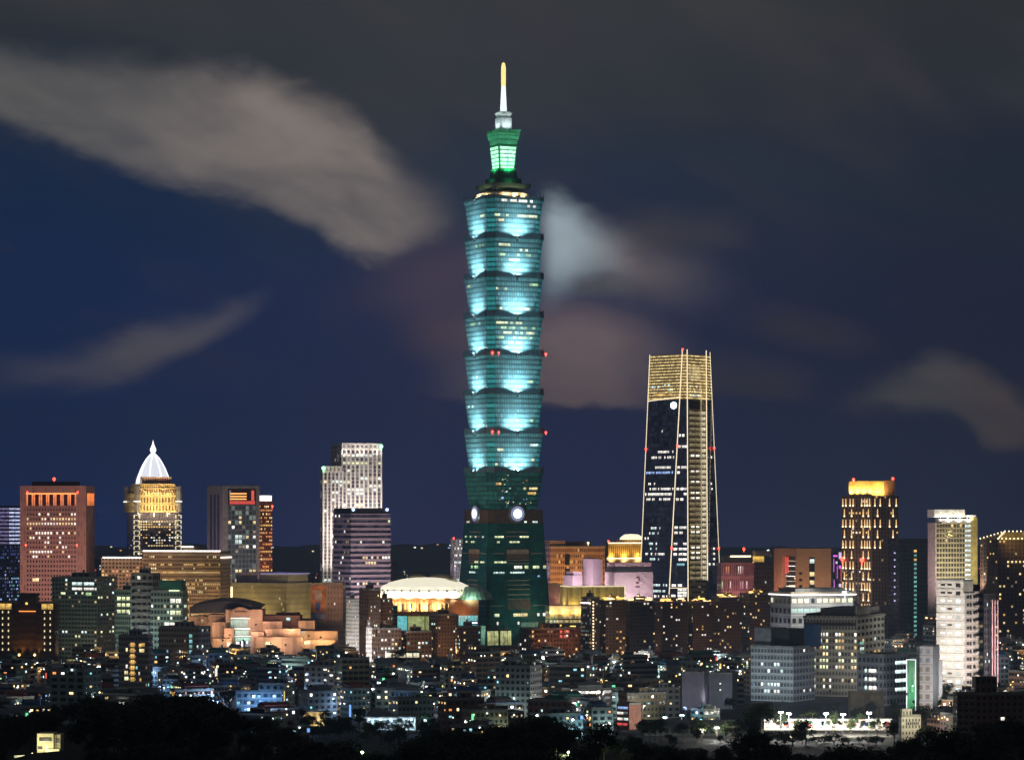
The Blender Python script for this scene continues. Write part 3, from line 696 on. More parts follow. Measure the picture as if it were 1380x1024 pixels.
# ---- obelisk-shaped glass tower with lit edges
def obelisk():
    Y0 = 2867.0; yg = HZ + F * CAMZ / Y0
    root = thing('obelisk_tower', 'tall dark glass tower with gold lit crown and glowing edge lines', 'skyscraper', (X(915, Y0), Y0 + 25, 0))
    SKYLINE.append((860, 973, 473, Y0)); ZONES.append((X(855, Y0), X(985, Y0), Y0 - 25, Y0 + 80))
    def ext(pt, yt, pb, yb, y): return pt + (pb - pt) * (y - yt) / (yb - yt)
    e = {'L': (875.7, 478, 862, 800, 28), 'C1': (919.7, 471.5, 901.5, 804, 0), 'C2': (926, 472.5, 927.3, 806, 0), 'C3': (951.7, 473, 953.3, 779, 18.6), 'R': (956.8, 474, 970.5, 782, 34)}
    def pt(k, y):
        a = e[k]; px = ext(a[0], a[1], a[2], a[3], y); Y = Y0 + a[4]
        return (X(px, Y), Y)
    def ptz(k, z): return pt(k, PY(z, Y0))
    HT = Z(473, Y0); ZC = Z(538, Y0)
    def ring(z, inset=0.0):
        l, c1, c2, c3, r = [ptz(k, z) for k in ('L', 'C1', 'C2', 'C3', 'R')]
        c2i = (c2[0] + 1.8, c2[1] + 2.6); c3i = (c3[0] - .6, c3[1] + 3.4)
        back = (l[0] + r[0] - c2[0] * .5 - c1[0] * .5, 62 + Y0)
        return [l, c1, c2, c2i, c3i, c3, r, (r[0] - 4, Y0 + 60), back]
    gold = facade('gold_louvre_crown', (.50, .38, .17), (.16, .12, .05), 1.1, .45, glow=((1, .74, .30), .85, 1.1))  # louvres glow themselves in place of lamplight falling on them
    goldband = facade('gold_banded_core', (.46, .38, .20), (.05, .045, .035), 1.1, .30, rough=.5, glow=((.9, .75, .4), .12, .2), yoff=.3)  # bands glow in place of light from the edge strips
    mb = MB(); b0, b1 = ring(0), ring(ZC)
    mb.prism(b0, 0, ZC - .05, top=b1, n=[22, 6, 1, 6, 1, 4, 10, 14, 14], nf=44, em=[0, 0, 0, 1, 0, 0, 0, 0, 0])
    sh = mb.build('glass_shaft', [FM['obsid'], goldband], root)
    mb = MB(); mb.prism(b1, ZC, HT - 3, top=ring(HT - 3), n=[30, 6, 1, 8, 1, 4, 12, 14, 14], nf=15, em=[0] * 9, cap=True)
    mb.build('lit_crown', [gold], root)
    # screen wall of fins standing above the crown in the recess
    mb = MB(); c2, c3 = ptz('C2', ZC + 30), ptz('C3', ZC + 30)
    for k in range(9):
        f = .04 + .10 * k
        x, y = c2[0] + (c3[0] - c2[0]) * f * .8, c2[1] + (c3[1] - c2[1]) * f * .8 + .6
        mb.box(x - .18, x + .18, y, y + 1.2, Z(512, Y0), Z(492, Y0))
    mb.build('crown_fins', L['stripdim'], root)
    # glowing edges
    for k, y0, y1, r in (('L', 478, 806, .55), ('C1', 472, 808, .75), ('C2', 473, 810, .75), ('C3', 473, 782, .75), ('R', 474, 785, .45)):
        a = ptz(k, Z(y0, Y0)); b = ptz(k, Z(y1, Y0))
        strip(root, (a[0], a[1] - .3, Z(y0, Y0) + 1.5), (b[0], b[1] - .3, Z(y1, Y0)), r * .68, 'strip')
    a = ptz('C3', ZC); b = ptz('C2', ZC)
    m0 = [b[i] + (a[i] - b[i]) * .72 for i in (0, 1)]; z0 = Z(514, Y0)
    strip(root, (m0[0], m0[1] + 1.6, z0), (m0[0] + .5, m0[1] + 1.6, Z(780, Y0)), .3, 'stripdim')
    l, c1 = ptz('L', ZC - 2), ptz('C1', ZC - 2)
    strip(root, (l[0], l[1] - .5, Z(539, Y0)), (c1[0], c1[1] - .5, Z(535, Y0)), .5, 'strip')
    c2b = ptz('C2', Z(792, Y0)); c1b = ptz('C1', Z(792, Y0)); strip(root, (c1b[0], c1b[1] - .4, Z(792, Y0)), (c2b[0], c2b[1] - .4, Z(792, Y0)), .35, 'strip')
    # bays of the recessed core, glowing in place of light from the edge strips
    def onface(k0, k1, f0, f1, y0, y1, mt, out=.25, name='window'):
        q = []
        for f, y in ((f0, y1), (f1, y1), (f1, y0), (f0, y0)):
            z = Z(y, Y0); a, b = ptz(k0, z), ptz(k1, z)
            d = (b[0] - a[0], b[1] - a[1]); n = math.hypot(*d); nn = (d[1] / n, -d[0] / n)
            q.append((a[0] + d[0] * f + nn[0] * out, a[1] + d[1] * f + nn[1] * out, z))
        mb = MB(); mb.face(q, [(0, 0), (1, 0), (1, 1), (0, 1)]); return mb.build(name, mt, root)
    def rec(f0, f1, y0, y1, mt, name):
        q = []
        for f, y in ((f0, y1), (f1, y1), (f1, y0), (f0, y0)):
            z = Z(y, Y0); a, b = ptz('C2', z), ptz('C3', z); a = (a[0] + 1.8, a[1] + 2.5); b = (b[0] - .6, b[1] + 3.3)
            q.append((a[0] + (b[0] - a[0]) * f, a[1] + (b[1] - a[1]) * f - .12, z))
        mb = MB(); mb.face(q, [(0, 0), (1, 0), (1, 1), (0, 1)]); return mb.build(name, mt, root)
    y = 552.5
    while y < 782:
        rec(.02, .70, y + 1.6, y + 5.4, W['core'], 'lit_bay'); rec(.76, .99, y + 1.2, y + 6.0, W['corebright'], 'lit_bay'); y += 7.2
    rec(.02, .7, 540, 551, M['black'], 'dark_opening')
    for y in (612, 633, 647, 662, 669, 708, 715, 736, 743, 750): 
        for f in (.10, .40): rec(f, f + .2, y + .6, y + 3, W['white'], 'window')
    rows = [(559, .12, 'white', .15, .3), (579, .35, 'white', .35, .75), (607, .6, 'white', .4, .95), (614.5, .75, 'white', .2, .95), (628, .7, 'white', .25, .85), (635, .9, 'blue', .05, .95), (650, .5, 'white', .0, .4), (657, .7, 'white', .05, 1),
            (664, .95, 'white', .05, .95), (671, .7, 'white', .1, .95), (710, .5, 'cool', .2, .75), (717, .5, 'cool', .15, .7), (724, .3, 'white', .1, .9), (731, .6, 'cool', .2, .7), (738, .5, 'cool', .3, .7), (745, .4, 'white', .1, .8), (752, .5, 'cool', .3, .7), (787, .8, 'cool', .1, .95), (795, .7, 'cool', .05, .9), (802, .8, 'white', .5, 1)]
    R2 = random.Random(5)
    for (y, p, mt, a, b) in rows:
        f = a
        while f < b - .04:
            if R2.random() < p: onface('L', 'C1', f, f + .032, y, y + (3.2 if mt != 'white' or p < .8 else 3.6), W[mt])
            f += .046
    for y in (585, 600, 628, 635, 657, 664, 671, 709, 716, 731, 738, 745, 752, 787, 793, 797, 801):
        for f in (.12, .45, .7):
            if R2.random() < .72: onface('C1', 'C2', f, f + .22, y, y + 3.4, W['white'])
    onface('C1', 'C2', .35, .8, 759, 762, W['cyan'])
    for (y, f) in ((614, .5), (650, .4), (657, .45), (738, .5), (745, .5), (752, .5), (759, .1), (759, .45), (759, .8)): onface('C3', 'R', f, f + .14, y, y + 3, W['white'])
    # lit rooms in the crown
    for (y, a, b, mt) in ((519, .05, .3, 'cool'), (517, .5, .65, 'cool'), (523, .55, .75, 'lime'), (530, .05, .9, 'gold')):
        f = a
        while f < b:
            if R2.random() < .7: onface('L', 'C1', f, f + .05, y, y + 3, W[mt])
            f += .06
    for (y, n) in ((519, 4), (526, 6), (531, 8)):
        for k in range(n): rec(.04 + .8 * k / n, .04 + .8 * k / n + .07, y, y + 3, W[R2.choice(['lime', 'gold', 'white'])], 'window')
    # round lamp below the crown
    l, c1 = ptz('L', Z(546, Y0)), ptz('C1', Z(546, Y0)); f = .83
    pc = (l[0] + (c1[0] - l[0]) * f, l[1] + (c1[1] - l[1]) * f)
    mb = MB(); mb.tube((pc[0], pc[1] - .2, Z(546, Y0)), (pc[0] - .6, pc[1] - 1.2, Z(546, Y0)), 3.3, seg=20); mb.build('round_lamp', L['cool'], root)
    for k, y in (('L', 604), ('C1', 600.5), ('R', 602.5), ('C1', 471), ('C1', 738), ('R', 739)):
        a = ptz(k, Z(y, Y0)); beacon(root, (a[0], a[1] - 1.6, Z(y, Y0)), 'red', 1.1)
L['stripdim'] = lamp('lamp_strip_dim', (1, .84, .52), .55)
W['core'] = lamp('core_bay', (.85, .66, .28), .26, .3); W['corebright'] = lamp('core_bay_bright', (1, .88, .60), .75, .3)
obelisk()

# ---- pink granite office block
def pink_block():
    b = Bld('office_tower', 'wide pink granite office block with tall red lit arches along its top', 'office tower', 27, 116, 127.5, 656.5, 2651, 80)
    nB, nF = 22, 32
    b.wall(FM['pinkplain'], 4, nB, nF, z1=b.h)
    zt = Z(679, 2651); zb = Z(812, 2651)
    # window field: geometry set proud of the granite
    mb = MB(); p, q, *_ = b.cells['B']
    Lb = math.dist(p, q); d = ((q[0] - p[0]) / Lb, (q[1] - p[1]) / Lb); nn = (d[1], -d[0])
    def pt(f, o=.2): return (p[0] + d[0] * Lb * f + nn[0] * o, p[1] + d[1] * Lb * f + nn[1] * o)
    f0, f1 = .095, .855; nC, nR = 17, 21
    zr = Z(683.5, 2651); zl = zr - 21 * 4.18
    mb.face([(*pt(f0), zl), (*pt(f1), zl), (*pt(f1), zr), (*pt(f0), zr)], [(0, 0), (nC, 0), (nC, nR), (0, nR)]); mb.build('window_grid', FM['pink'], b.root)
    b.cells['W'] = (pt(f0), pt(f1), nC, nR, zl, zr)
    b.lit('W', .9, ['warm', 'white', 'white'], .5, .5, rows=[19, 17, 15, 14], rowvar=(.35, .7, .9), run=.2)
    b.lit('W', .5, ['warm', 'white'], .5, .5, rows=[18, 16, 13, 12, 11, 10], rowvar=(.3, .6), run=.2)
    b.lit('W', .9, ['warm'], .6, .5, rows=[0], rowvar=(.9,), cols=range(0, 9))
    b.pane('W', 2.2, 4.3, 5.2, 5.9, W['warm'])
    # lit arches
    za, zc = Z(681, 2651), Z(664.5, 2651)
    for k in range(7):
        u0 = f0 + .005 + k * (f1 - f0) / 7; u1 = u0 + (f1 - f0) / 7 - .012
        mb = MB(); um = (u1 - u0)
        mb.face([(*pt(u0 + um * .22, .15), za), (*pt(u0 + um * .82, .15), za), (*pt(u0 + um * .82, .15), zc - 1), (*pt(u0 + um * .22, .15), zc - 1)]); mb.build('arch_recess', M['darkred'], b.root)
        for ua in (u0, u0 + um * .82):
            mb = MB(); mb.face([(*pt(ua, .25), za), (*pt(ua + um * .2, .25), za), (*pt(ua + um * .2, .25), zc), (*pt(ua, .25), zc)], [(0, 0), (1, 0), (1, 1), (0, 1)]); mb.build('lit_pier', W['ember'], b.root)
    mb = MB(); mb.face([(*pt(f0, .3), zc - .9), (*pt(f1, .3), zc - .9), (*pt(f1, .3), zc + .3), (*pt(f0, .3), zc + .3)]); mb.build('lit_lintel', L['ember'], b.root)
    pa, qa, *_ = b.cells['A']; b.cells['E'] = (pa, qa, 2, 1, za, zc)
    b.pane('E', .25, .95, 0, 1, W['ember']); b.pane('E', 1.05, 1.85, 0, 1, W['ember'])
    b.block('penthouse', M['penthouse'], .2, .8, .2, .85, b.h + .02, Z(648.5, 2651))
    b.parapet(FM['pinkrib'], 1.4, .8)
    # floods added to stand in for the city glow on this block
    for (u, v, lum) in ((.5, 1.1, .085), (.5, .5, .085), (.5, 0, .08)):
        m = b.P(0, v); tgt = (m[0], m[1], 85); out = 130
        flood(b.root, (m[0] - .98 * out * sin(radians(80)) * 0 + 8, m[1] - out, 3.0), tgt, (1, .62, .52), lum, alb=.4, ang=90)
    mm = b.P(1, .3); flood(b.root, (mm[0] + 40, mm[1] - 20, 3), (mm[0], mm[1], 30), (1, .5, .3), .12, alb=.4, ang=110)
    for px, py in ((36, 663), (104, 663), (34, 734), (103, 734)): x = X(px, 2640); beacon(b.root, (x, 2655 - 8 - (104 - px) * .0 - 4, Z(py, 2640)), 'red', .8)
    beacon(b.root, (*b.P(.5, .55), Z(645, 2651)), 'red', 1.4)
    b.done()
FM['pinkplain'] = facade('pink_granite_plain', (.42, .25, .21), (.38, .22, .19), .5, 1.1, var=.06)
M['darkred'] = plain('dark_red_recess', (.08, .012, .01), .6); M['penthouse'] = plain('penthouse_wall', (.10, .04, .05), .8)
W['ember'] = lamp('ember_glow', (1, .22, .035), 1.3, .3); L['ember'] = lamp('ember_line', (1, .30, .06), 1.6)
pink_block()

# ---- striped tower at the left edge
W['stripe'] = lamp('light_band', (.62, .68, 1), .95, .2); W['stripedim'] = lamp('light_band_violet', (.55, .42, .85), .30, .3)
b = Bld('office_tower', 'dark tower with white and violet light bands, cut by the left edge', 'office tower', -18, 12, 27.5, 683, 2900, 55)
b.wall(facade('blue_glass_facade', (.06, .08, .16), (.04, .06, .14), .7, .6, glow=((.2, .3, 1), .18, .35)), 10, 10, 36)
for k in range(10):
    y = 684.5 + k * 5.1; z1 = Z(y, 2900)
    for f, mt in (('A', W['stripe']), ('B', W['stripedim'])):
        p, q, nu, nf, a0, a1 = b.cells[f]; fl = (z1 - a0) / (a1 - a0) * nf
        b.pane(f, 0, nu, fl - .52, fl, mt, name='light_band', now=True, out=.25)
b.lit('A', .3, ['blue', 'dimcool', 'cyan'], .5, .5, rows=range(0, 22)); b.lit('B', .2, ['blue', 'dimcool'], .5, .5, rows=range(0, 22)); b.parapet(M['dark']); b.done()

# ---- domed crown tower
def domed():
    Y = 3679
    b = Bld('office_tower', 'tower with a white glowing pointed dome and gold lit stepped crown', 'office tower', 171, 185, 241, 690, Y, 16)
    b.wall(facade('plum_glass_facade', (.15, .12, .16), (.05, .045, .075), .55, .6, glow=((.5, .4, .8), .05, .5)), 16, 6, 36)
    b.lit('A', .6, ['white', 'warm', 'warm', 'gold', 'dim'], .55, .5, rowvar=(0, .3, .8, 1.6), run=.2, rows=range(12, 35)); b.lit('B', .12, ['blue', 'dim'], .5, .5)
    gold = facade('gold_stone_crown', (.62, .46, .22), (.16, .09, .03), .42, .66)
    z = lambda py: Z(py, Y)
    b.block('crown_base', gold, -.03, 1.03, -.03, 1.03, z(690) + .02, z(679), n=14, nf=1)
    b.block('crown_base', gold, -.015, 1.015, -.015, 1.015, z(679) + .02, z(664), n=14, nf=1.4)
    b.block('crown_step', gold, .06, .97, .06, .97, z(664) + .02, z(657.5), n=16, nf=1)
    b.block('crown_step', gold, .09, .94, .09, .94, z(657.5) + .02, z(651.5), n=16, nf=1)
    b.block('dome_drum', facade('drum_stone', (.6, .45, .38), (.25, .05, .03), .5, .7), .17, .86, .17, .86, z(651.5) + .02, z(642), n=12, nf=1)
    c = b.P(.515, .515); r = 23.5
    prof = [(r_, z(y)) for r_, y in ((21.5, 653), (20.6, 646), (18.4, 639), (15.4, 631), (11.6, 623), (8.2, 617), (4.4, 612.5), (2.4, 610.5))]
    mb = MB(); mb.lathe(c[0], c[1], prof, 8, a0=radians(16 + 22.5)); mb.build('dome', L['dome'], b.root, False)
    for k in range(8):
        t = radians(16 + 22.5) + k * pi / 4; mb = MB()
        for (r0, z0), (r1, z1) in zip(prof, prof[1:]): mb.tube((c[0] + r0 * cos(t) * 1.01, c[1] + r0 * sin(t) * 1.01, z0), (c[0] + r1 * cos(t) * 1.01, c[1] + r1 * sin(t) * 1.01, z1), .7, seg=5)
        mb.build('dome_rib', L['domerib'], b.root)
    mb = MB(); mb.lathe(c[0], c[1], [(1.5, z(612)), (3.6, z(606.5)), (3.9, z(604)), (2.2, z(600)), (.9, z(596)), (.1, z(591.5))], 14); mb.build('finial', L['finial'], b.root, True)
    for (u, v) in ((0, 0), (1, 0), (0, 1)):
        x, y = b.P(u, v); mb = MB(); mb.lathe(x, y, [(4.2, z(652 if not v else 690)), (4.2, z(651.5))], 8); 
        mb = MB(); mb.tube((x, y - 1, z(690)), (x, y - 1, z(655)), 3.6, seg=10); mb.build('corner_turret', M['turret'], b.root)
        mb = MB(); mb.tube((x, y - 1, z(676)), (x, y - 1, z(674.8)), 4.4, seg=12); mb.build('turret_ring', L['finial'], b.root)
        if v == 0:
            k = 694
            while k < 750:
                for s in (-1, 1):
                    mb = MB(); mb.tube((x + s * 3.3, y - 4.6, z(k)), (x + s * 3.3, y - 4.6, z(k + 4.5)), .7, seg=5); mb.build('corner_lamp', L['goldsoft'], b.root)
                mb = MB(); mb.tube((x - 3.3, y - 4.6, z(k)), (x + 3.3, y - 4.6, z(k)), .45, seg=5); mb.build('corner_lamp', L['goldsoft'], b.root)
                k += 7
    for (u, v) in ((.15, -.9), (.5, -.9), (.85, -.9), (-.9, .3)):
        x, y = b.P(u, v * .45); flood(b.root, (x, y, z(693)), (*b.P(min(1, max(0, u)), max(0, v)), z(670)), (1, .80, .42), 1.5, alb=.5, ang=140, dref=22, size=.6, fixture=True)
        x, y = b.P(.1 + u * .8, v * .12 + .02); flood(b.root, (x, y, z(663)), (*b.P(.5, .3), z(650)), (1, .75, .45), 1.1, alb=.5, ang=140, dref=10, size=.6, fixture=False)
    b.done()
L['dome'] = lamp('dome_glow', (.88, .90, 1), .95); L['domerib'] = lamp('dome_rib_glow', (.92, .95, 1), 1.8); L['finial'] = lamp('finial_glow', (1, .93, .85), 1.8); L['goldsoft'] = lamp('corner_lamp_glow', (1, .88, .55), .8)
M['turret'] = plain('turret_metal', (.22, .2, .22), .4)
domed()

# ---- gold lit stepped office with white roof lines
def stepped():
    Y = 2620
    b = Bld('office_building', 'broad gold lit stepped office with white light lines along its roof', 'office building', 176, 297, 311, 742.5, Y, 76)
    fm = FM['beigegrid']
    b.wall(fm, 9, 40, 24, v=(0, .86)); 
    b.h2 = Z(751.5, Y)
    b.cells['C'] = b.cells['B']
    o = b.wall(fm, 9, 12, 22, z1=b.h2, v=(.862, 1.33), name='wing', key='W')
    b.block('roof_tower', fm, .1, .9, .30, .43, b.h + .02, Z(736.5, Y), n=6, nf=2)
    b.cells['L'] = b.cells['A']
    p, q, nu, nf, a0, a1 = b.cells['B']
    b.cells['B'] = (p, q, nu, nf, a0, a1)
    d = 1.2
    def line(v0, v1, y, out=1.0):
        A, B_ = b.P(0, v0), b.P(0, v1)
        strip(b.root, (A[0], A[1] - out, Z(y, Y) + .3), (B_[0], B_[1] - out, Z(y, Y) + .3), .75, 'stripw')
    line(.0, .86, 742.8); line(.88, 1.31, 752); line(.30, .43, 737)
    A, B_ = b.P(0, -.0), b.P(1, 0); strip(b.root, (A[0] + .6, A[1] - .6, Z(751, Y)), (B_[0] + .6, B_[1] - .6, Z(751, Y)), .7, 'stripw')
    b.lit('B', .8, ['gold', 'gold', 'warm'], .55, .5, rows=[18, 20, 15], rowvar=(.5, .9), run=.3)
    b.lit('B', .22, ['gold', 'warm', 'lime'], .55, .5, rows=range(4, 23), rowvar=(0, .1, .6, 1.2), run=.4)
    b.lit('WB', .12, ['gold', 'orange'], .55, .5, rows=range(8, 21), run=.3)
    for (v, lum, c) in ((.1, .18, (1, .66, .36)), (.4, .10, (1, .64, .36)), (.7, .085, (1, .62, .36)), (1.1, .02, (1, .58, .36))):
        m = b.P(0, v); flood(b.root, (m[0] - 5, m[1] - 48, 2.5), (m[0], m[1], 42), c, lum, alb=.4, ang=120, dref=60)
    m = b.P(1, 0); flood(b.root, (m[0] + 6, m[1] - 30, 2.5), (m[0] - 4, m[1] - 4, 40), (1, .66, .34), .4, alb=.4, ang=100, dref=45)
    b.done()
stepped()

# ---- grey tower with red framed sign, and the orange tower behind it
b = Bld('office_tower', 'grey tower with a red glowing sign recess at the top of its glass front', 'office tower', 279, 300, 350, 655.5, 3200, 20)
FM['greyrib'] = facade('grey_rib_facade', (.36, .32, .31), (.08, .09, .10), .62, .85, glow=((.9, .95, .9), .10, .3))
b.wall(plain('grey_granite', (.40, .35, .32), .7), 6, 6, 36)
pA = b.cells['A']; Lx = .16
b.cells['G'] = (b.P(.14, 0), b.P(.90, 0), 8, 24, 0, Z(681, 3200))
b.pane('G', 0, 8, 0, 24, FM['greyglass'] if 'greyglass' in FM else facade('grey_glass_facade', (.30, .31, .31), (.10, .13, .14), .80, .80, glow=((.8, 1, .9), .16, .22)), out=.2, name='glass_front', now=True)
me = bpy.data.objects[[c.name for c in b.root.children if c.name.startswith('glass_front')][0]].data
for l, uv in zip(me.uv_layers[0].data, [(0, 0), (8, 0), (8, 24), (0, 24)]): l.uv = uv
b.lit('G', .35, ['white', 'warm', 'dim'], .7, .6, rows=range(0, 22), rowvar=(0, .3, 1), out=.35); b.lit('G', .95, ['white', 'cool'], .8, .6, rows=[3, 4, 5, 7], rowvar=(1,), cols=range(1, 8), out=.35); b.lit('G', 1, ['cool'], .8, .8, rows=[16, 17], cols=[2, 3], rowvar=(1,), out=.35)
b.cells['S'] = (b.P(.14, 0), b.P(.90, 0), 10, 10, Z(680, 3200), Z(658.5, 3200))
b.pane('S', 0, 10, 0, 10, M['darkred'], out=.2, name='sign_recess', now=True)
for k in range(3): b.pane('S', .8, 6.6, 3.2 + k * 1.7, 4.0 + k * 1.7, L['orange'], out=.5, name='sign_line', now=True)
b.pane('S', .6, 9.6, .4, 2.4, W['redglow'] if 'redglow' in W else lamp('red_glow', (1, .06, .03), .6), out=.4, name='sign_glow', now=True)
b.pane('S', 8.3, 9.3, 2.6, 9, lamp('red_column', (1, .10, .05), .7), out=.4, name='sign_column', now=True)
b.pane('S', .5, 1.1, 2.6, 9, W['dimcool'], out=.4, name='sign_column', now=True)
p, q, *_ = b.cells['B']; b.cells['H'] = (p, q, 6, 36, 0, b.h)
for i in (1.2, 2.6, 4.0): b.pane('H', i, i + .8, 4, 34, M['violetglass'] if 'violetglass' in M else plain('violet_glass', (.10, .08, .16), .25), out=.15, name='glass_strip', now=True)
mm = b.P(.5, 0); flood(b.root, (mm[0] + 10, mm[1] - 110, 14), (mm[0], mm[1], 80), (1, .86, .80), .11, alb=.4, ang=80)
mm = b.P(0, .5); flood(b.root, (mm[0] - 60, mm[1] - 80, 14), (mm[0], mm[1], 90), (.95, .75, .85), .11, alb=.4, ang=80)
b.parapet(M['conc'], 1.2, .8); b.done()
b = Bld('office_tower', 'slim orange lit tower with a white glowing cap, behind the red signed tower', 'office tower', 344, 349, 367, 680, 3350, 20)
b.wall(facade('red_brick_facade', (.30, .13, .08), (.05, .02, .015), .55, .5), 8, 3, 30); b.lit('A', .65, ['orange', 'gold', 'orange', 'warm'], .62, .5, rowvar=(.4, .8, 1.2))
b.block('cap', plain('cap_stone', (.5, .2, .15), .6), -.03, 1.03, -.05, 1.03, b.h + .02, Z(675, 3350)); b.block('lit_cap', L['stripw'], .0, .96, .02, .9, Z(675, 3350) + .02, Z(667.5, 3350))
beacon(b.root, (*b.P(1.0, 0), Z(682, 3350)), 'red', 1.3); mm = b.P(.5, 0); flood(b.root, (mm[0] + 4, mm[1] - 60, 10), (mm[0], mm[1], 70), (1, .5, .25), .14, alb=.3, ang=90)
b.done()

M['ribwhite'] = plain('white_rib_stone', (.66, .60, .54), .6, var=.08); M['bandstone'] = plain('band_stone', (.45, .38, .40), .6, var=.1)
# ---- white ribbed twin height tower and the banded block in front of it
Y = 2900
b = Bld('office_tower', 'tall white ribbed tower in two heights with green lights on its roof corners', 'office tower', 447, 461, 514, 597, Y, 17)
b.wall(FM['ribs'], 9, 4, 48, z1=Z(606, Y)); b.lit('A', .4, ['white', 'lime', 'cool', 'dim'], .56, .6, rows=range(20, 47), rowvar=(0, .3, .8, 1.6), run=.3)
b.block('crown_band', facade('lit_crown_band', (.62, .58, .52), (.2, .18, .2), .6, .4), -.01, 1.01, -.02, 1.01, Z(606, Y) + .02, b.h, n=9, nf=1)
for k in range(10):
    x, y = b.P(k / 9, 0); mb = MB(); mb.box(x - .7, x + .7, y - 1.4, y + .2, 40, Z(604, Y)); mb.build('rib', M['ribwhite'], b.root)
for k in range(1, 5):
    x, y = b.P(0, k / 4); mb = MB(); mb.box(x - .9, x + .3, y - .6, y + .6, 40, Z(604, Y)); mb.build('rib', M['ribwhite'], b.root)
w2 = Bld('', '', '', 431.5, 436, 462, 628, Y - 14, 17, parent=b.root)
w2.wall(FM['ribs'], 5, 2, 44, z1=Z(637, Y), name='wing'); w2.block('wing_band', M['ribwhite'], -.01, 1.01, -.02, 1.01, Z(637, Y) + .02, w2.h)
for k in range(6):
    x, y = w2.P(k / 5, 0); mb = MB(); mb.box(x - .7, x + .7, y - 1.4, y + .2, 0, Z(634, Y)); mb.build('rib', M['ribwhite'], b.root)
w2.lit('A', .3, ['white', 'cool', 'warm'], .56, .6, rowvar=(0, .4, 1.2)); w2.done(60)
x, y = b.P(1, 0); beacon(b.root, (x, y - 2, Z(601, Y)), 'green', 1.8); x, y = w2.P(0, 0); beacon(b.root, (x, y - 2, Z(631, Y)), 'green', 1.8)
for f, lum in ((0.1, .46), (.5, .38), (.9, .38)):
    mm = b.P(f, 0); flood(b.root, (mm[0] + 3, mm[1] - 42, 74), (mm[0], mm[1], 150), (1, .93, .86), lum, alb=.5, ang=110, dref=75)
mm = w2.P(.4, 0); flood(b.root, (mm[0] - 3, mm[1] - 26, 3), (mm[0], mm[1], 60), (1, .93, .80), .8, alb=.5, ang=110, dref=42); flood(b.root, (mm[0] - 3, mm[1] - 30, 52), (mm[0], mm[1], 120), (1, .92, .86), .5, alb=.5, ang=110, dref=55)
mm = b.P(.5, -.02)
for f in (.1, .5, .9):
    mm = b.P(f, 0); flood(b.root, (mm[0], mm[1] - 9, Z(612, Y)), (mm[0], mm[1], Z(600, Y)), (1, .92, .85), .75, alb=.5, ang=130, dref=10, fixture=False)
b.done()
Y = 2750
b = Bld('office_tower', 'dark office block with bright horizontal floor bands, in front of the white ribbed tower', 'office tower', 449, 473, 526, 692, Y, 26)
b.wall(FM['band'], 14, 10, 24); b.lit('A', .25, ['warm', 'gold', 'white', 'lime'], .7, .55, rowvar=(.0, .4, 1.0), run=.3); b.lit('B', .15, ['dim', 'white'], .7, .55)
b.block('roof_storey', M['dark'], .02, .98, .02, .98, b.h + .02, Z(684.5, Y))
for k in range(24):
    z = b.h * (k + .02) / 24
    mb = MB(); mb.prism(b.sub(-.012, 1.012, -.012, 1.012), z, z + 1.3, bottom=True); mb.build('floor_band', M['bandstone'], b.root)
for u, v in ((.06, 0), (.92, 0)):
    x, y = b.P(u, v); mb = MB(); mb.ball((x, y - 2, Z(686.5, Y)), 1.6); mb.build('roof_lamp', L['blue'], b.root)
for f, lum, c in ((.3, .20, (1, .78, .85)), (.8, .20, (1, .80, .85))):
    mm = b.P(f, 0); flood(b.root, (mm[0] + 8, mm[1] - 90, 3), (mm[0], mm[1], 70), c, lum, alb=.5, ang=90)
mm = b.P(0, .5); flood(b.root, (mm[0] - 50, mm[1] - 60, 3), (mm[0], mm[1], 70), (.8, .7, 1), .08, alb=.5, ang=90)
b.parapet(M['dark']); b.done()
W['pinkw'] = lamp('window_pink', (1, .5, .65), .8, .5); W['redw'] = lamp('window_red', (1, .10, .10), .8, .4); L['amber'] = lamp('amber_tube', (1, .60, .25), 1.05)
L['hallglow'] = lamp('floodlit_dome_glow', (1, .93, .72), .85)  # floodlight on the hall dome, put in as the dome's own glow
L['violetdim'] = lamp('violet_wall_lamp', (.75, .6, 1), .9)
# ---- beige long hall with roof boxes, and the orange mural block beside it
Y = 2500
b = Bld('office_building', 'long beige hall with blue lit boxes on its flat roof, left of orange mural', 'office building', 311, 386, 420, 788, Y, 62)
b.wall(facade('beige_panel_facade', (.46, .37, .20), (.12, .11, .09), .3, .34, var=.18, streak=.4), 14, 30, 12); b.parapet(M['beige'], 1.5, .6)
bx = plain('mauve_box', (.30, .24, .34), .7)
b.block('roof_box', bx, .1, .9, .55, .95, b.h + .02, Z(772, Y)); b.block('roof_box', M['beige'], .1, .9, -.0 + .02, .5, b.h + .02, Z(774, Y)); b.block('roof_box', bx, .05, .95, .505, .545, b.h + .02, Z(771, Y))
b.block('roof_edge', lamp('roof_edge_blue', (.40, .38, .9), .3), .08, .92, .0, .51, Z(774, Y) + .02, Z(773, Y) + .3)
for v, lum in ((.15, .30), (.55, .26), (.95, .30)):
    m = b.P(0, v); flood(b.root, (m[0] - 4, m[1] - 28, 14), (m[0], m[1], 34), (1, .80, .38), lum, alb=.4, ang=130, dref=34)
m = b.P(.6, 0); flood(b.root, (m[0] + 22, m[1] - 24, 14), (m[0], m[1], 34), (1, .82, .45), .3, alb=.4, ang=130, dref=34)
strip(b.root, (*b.P(0, .985), 12), (*b.P(0, .985), b.h - 2), .9, 'warm'); b.lit('B', .05, ['warm'], .3, .34); b.done()
b = Bld('office_building', 'pink stone block carrying a tall orange mural panel on its left half', 'office building', 418.5, 462, 466, 787, 2480, 80)
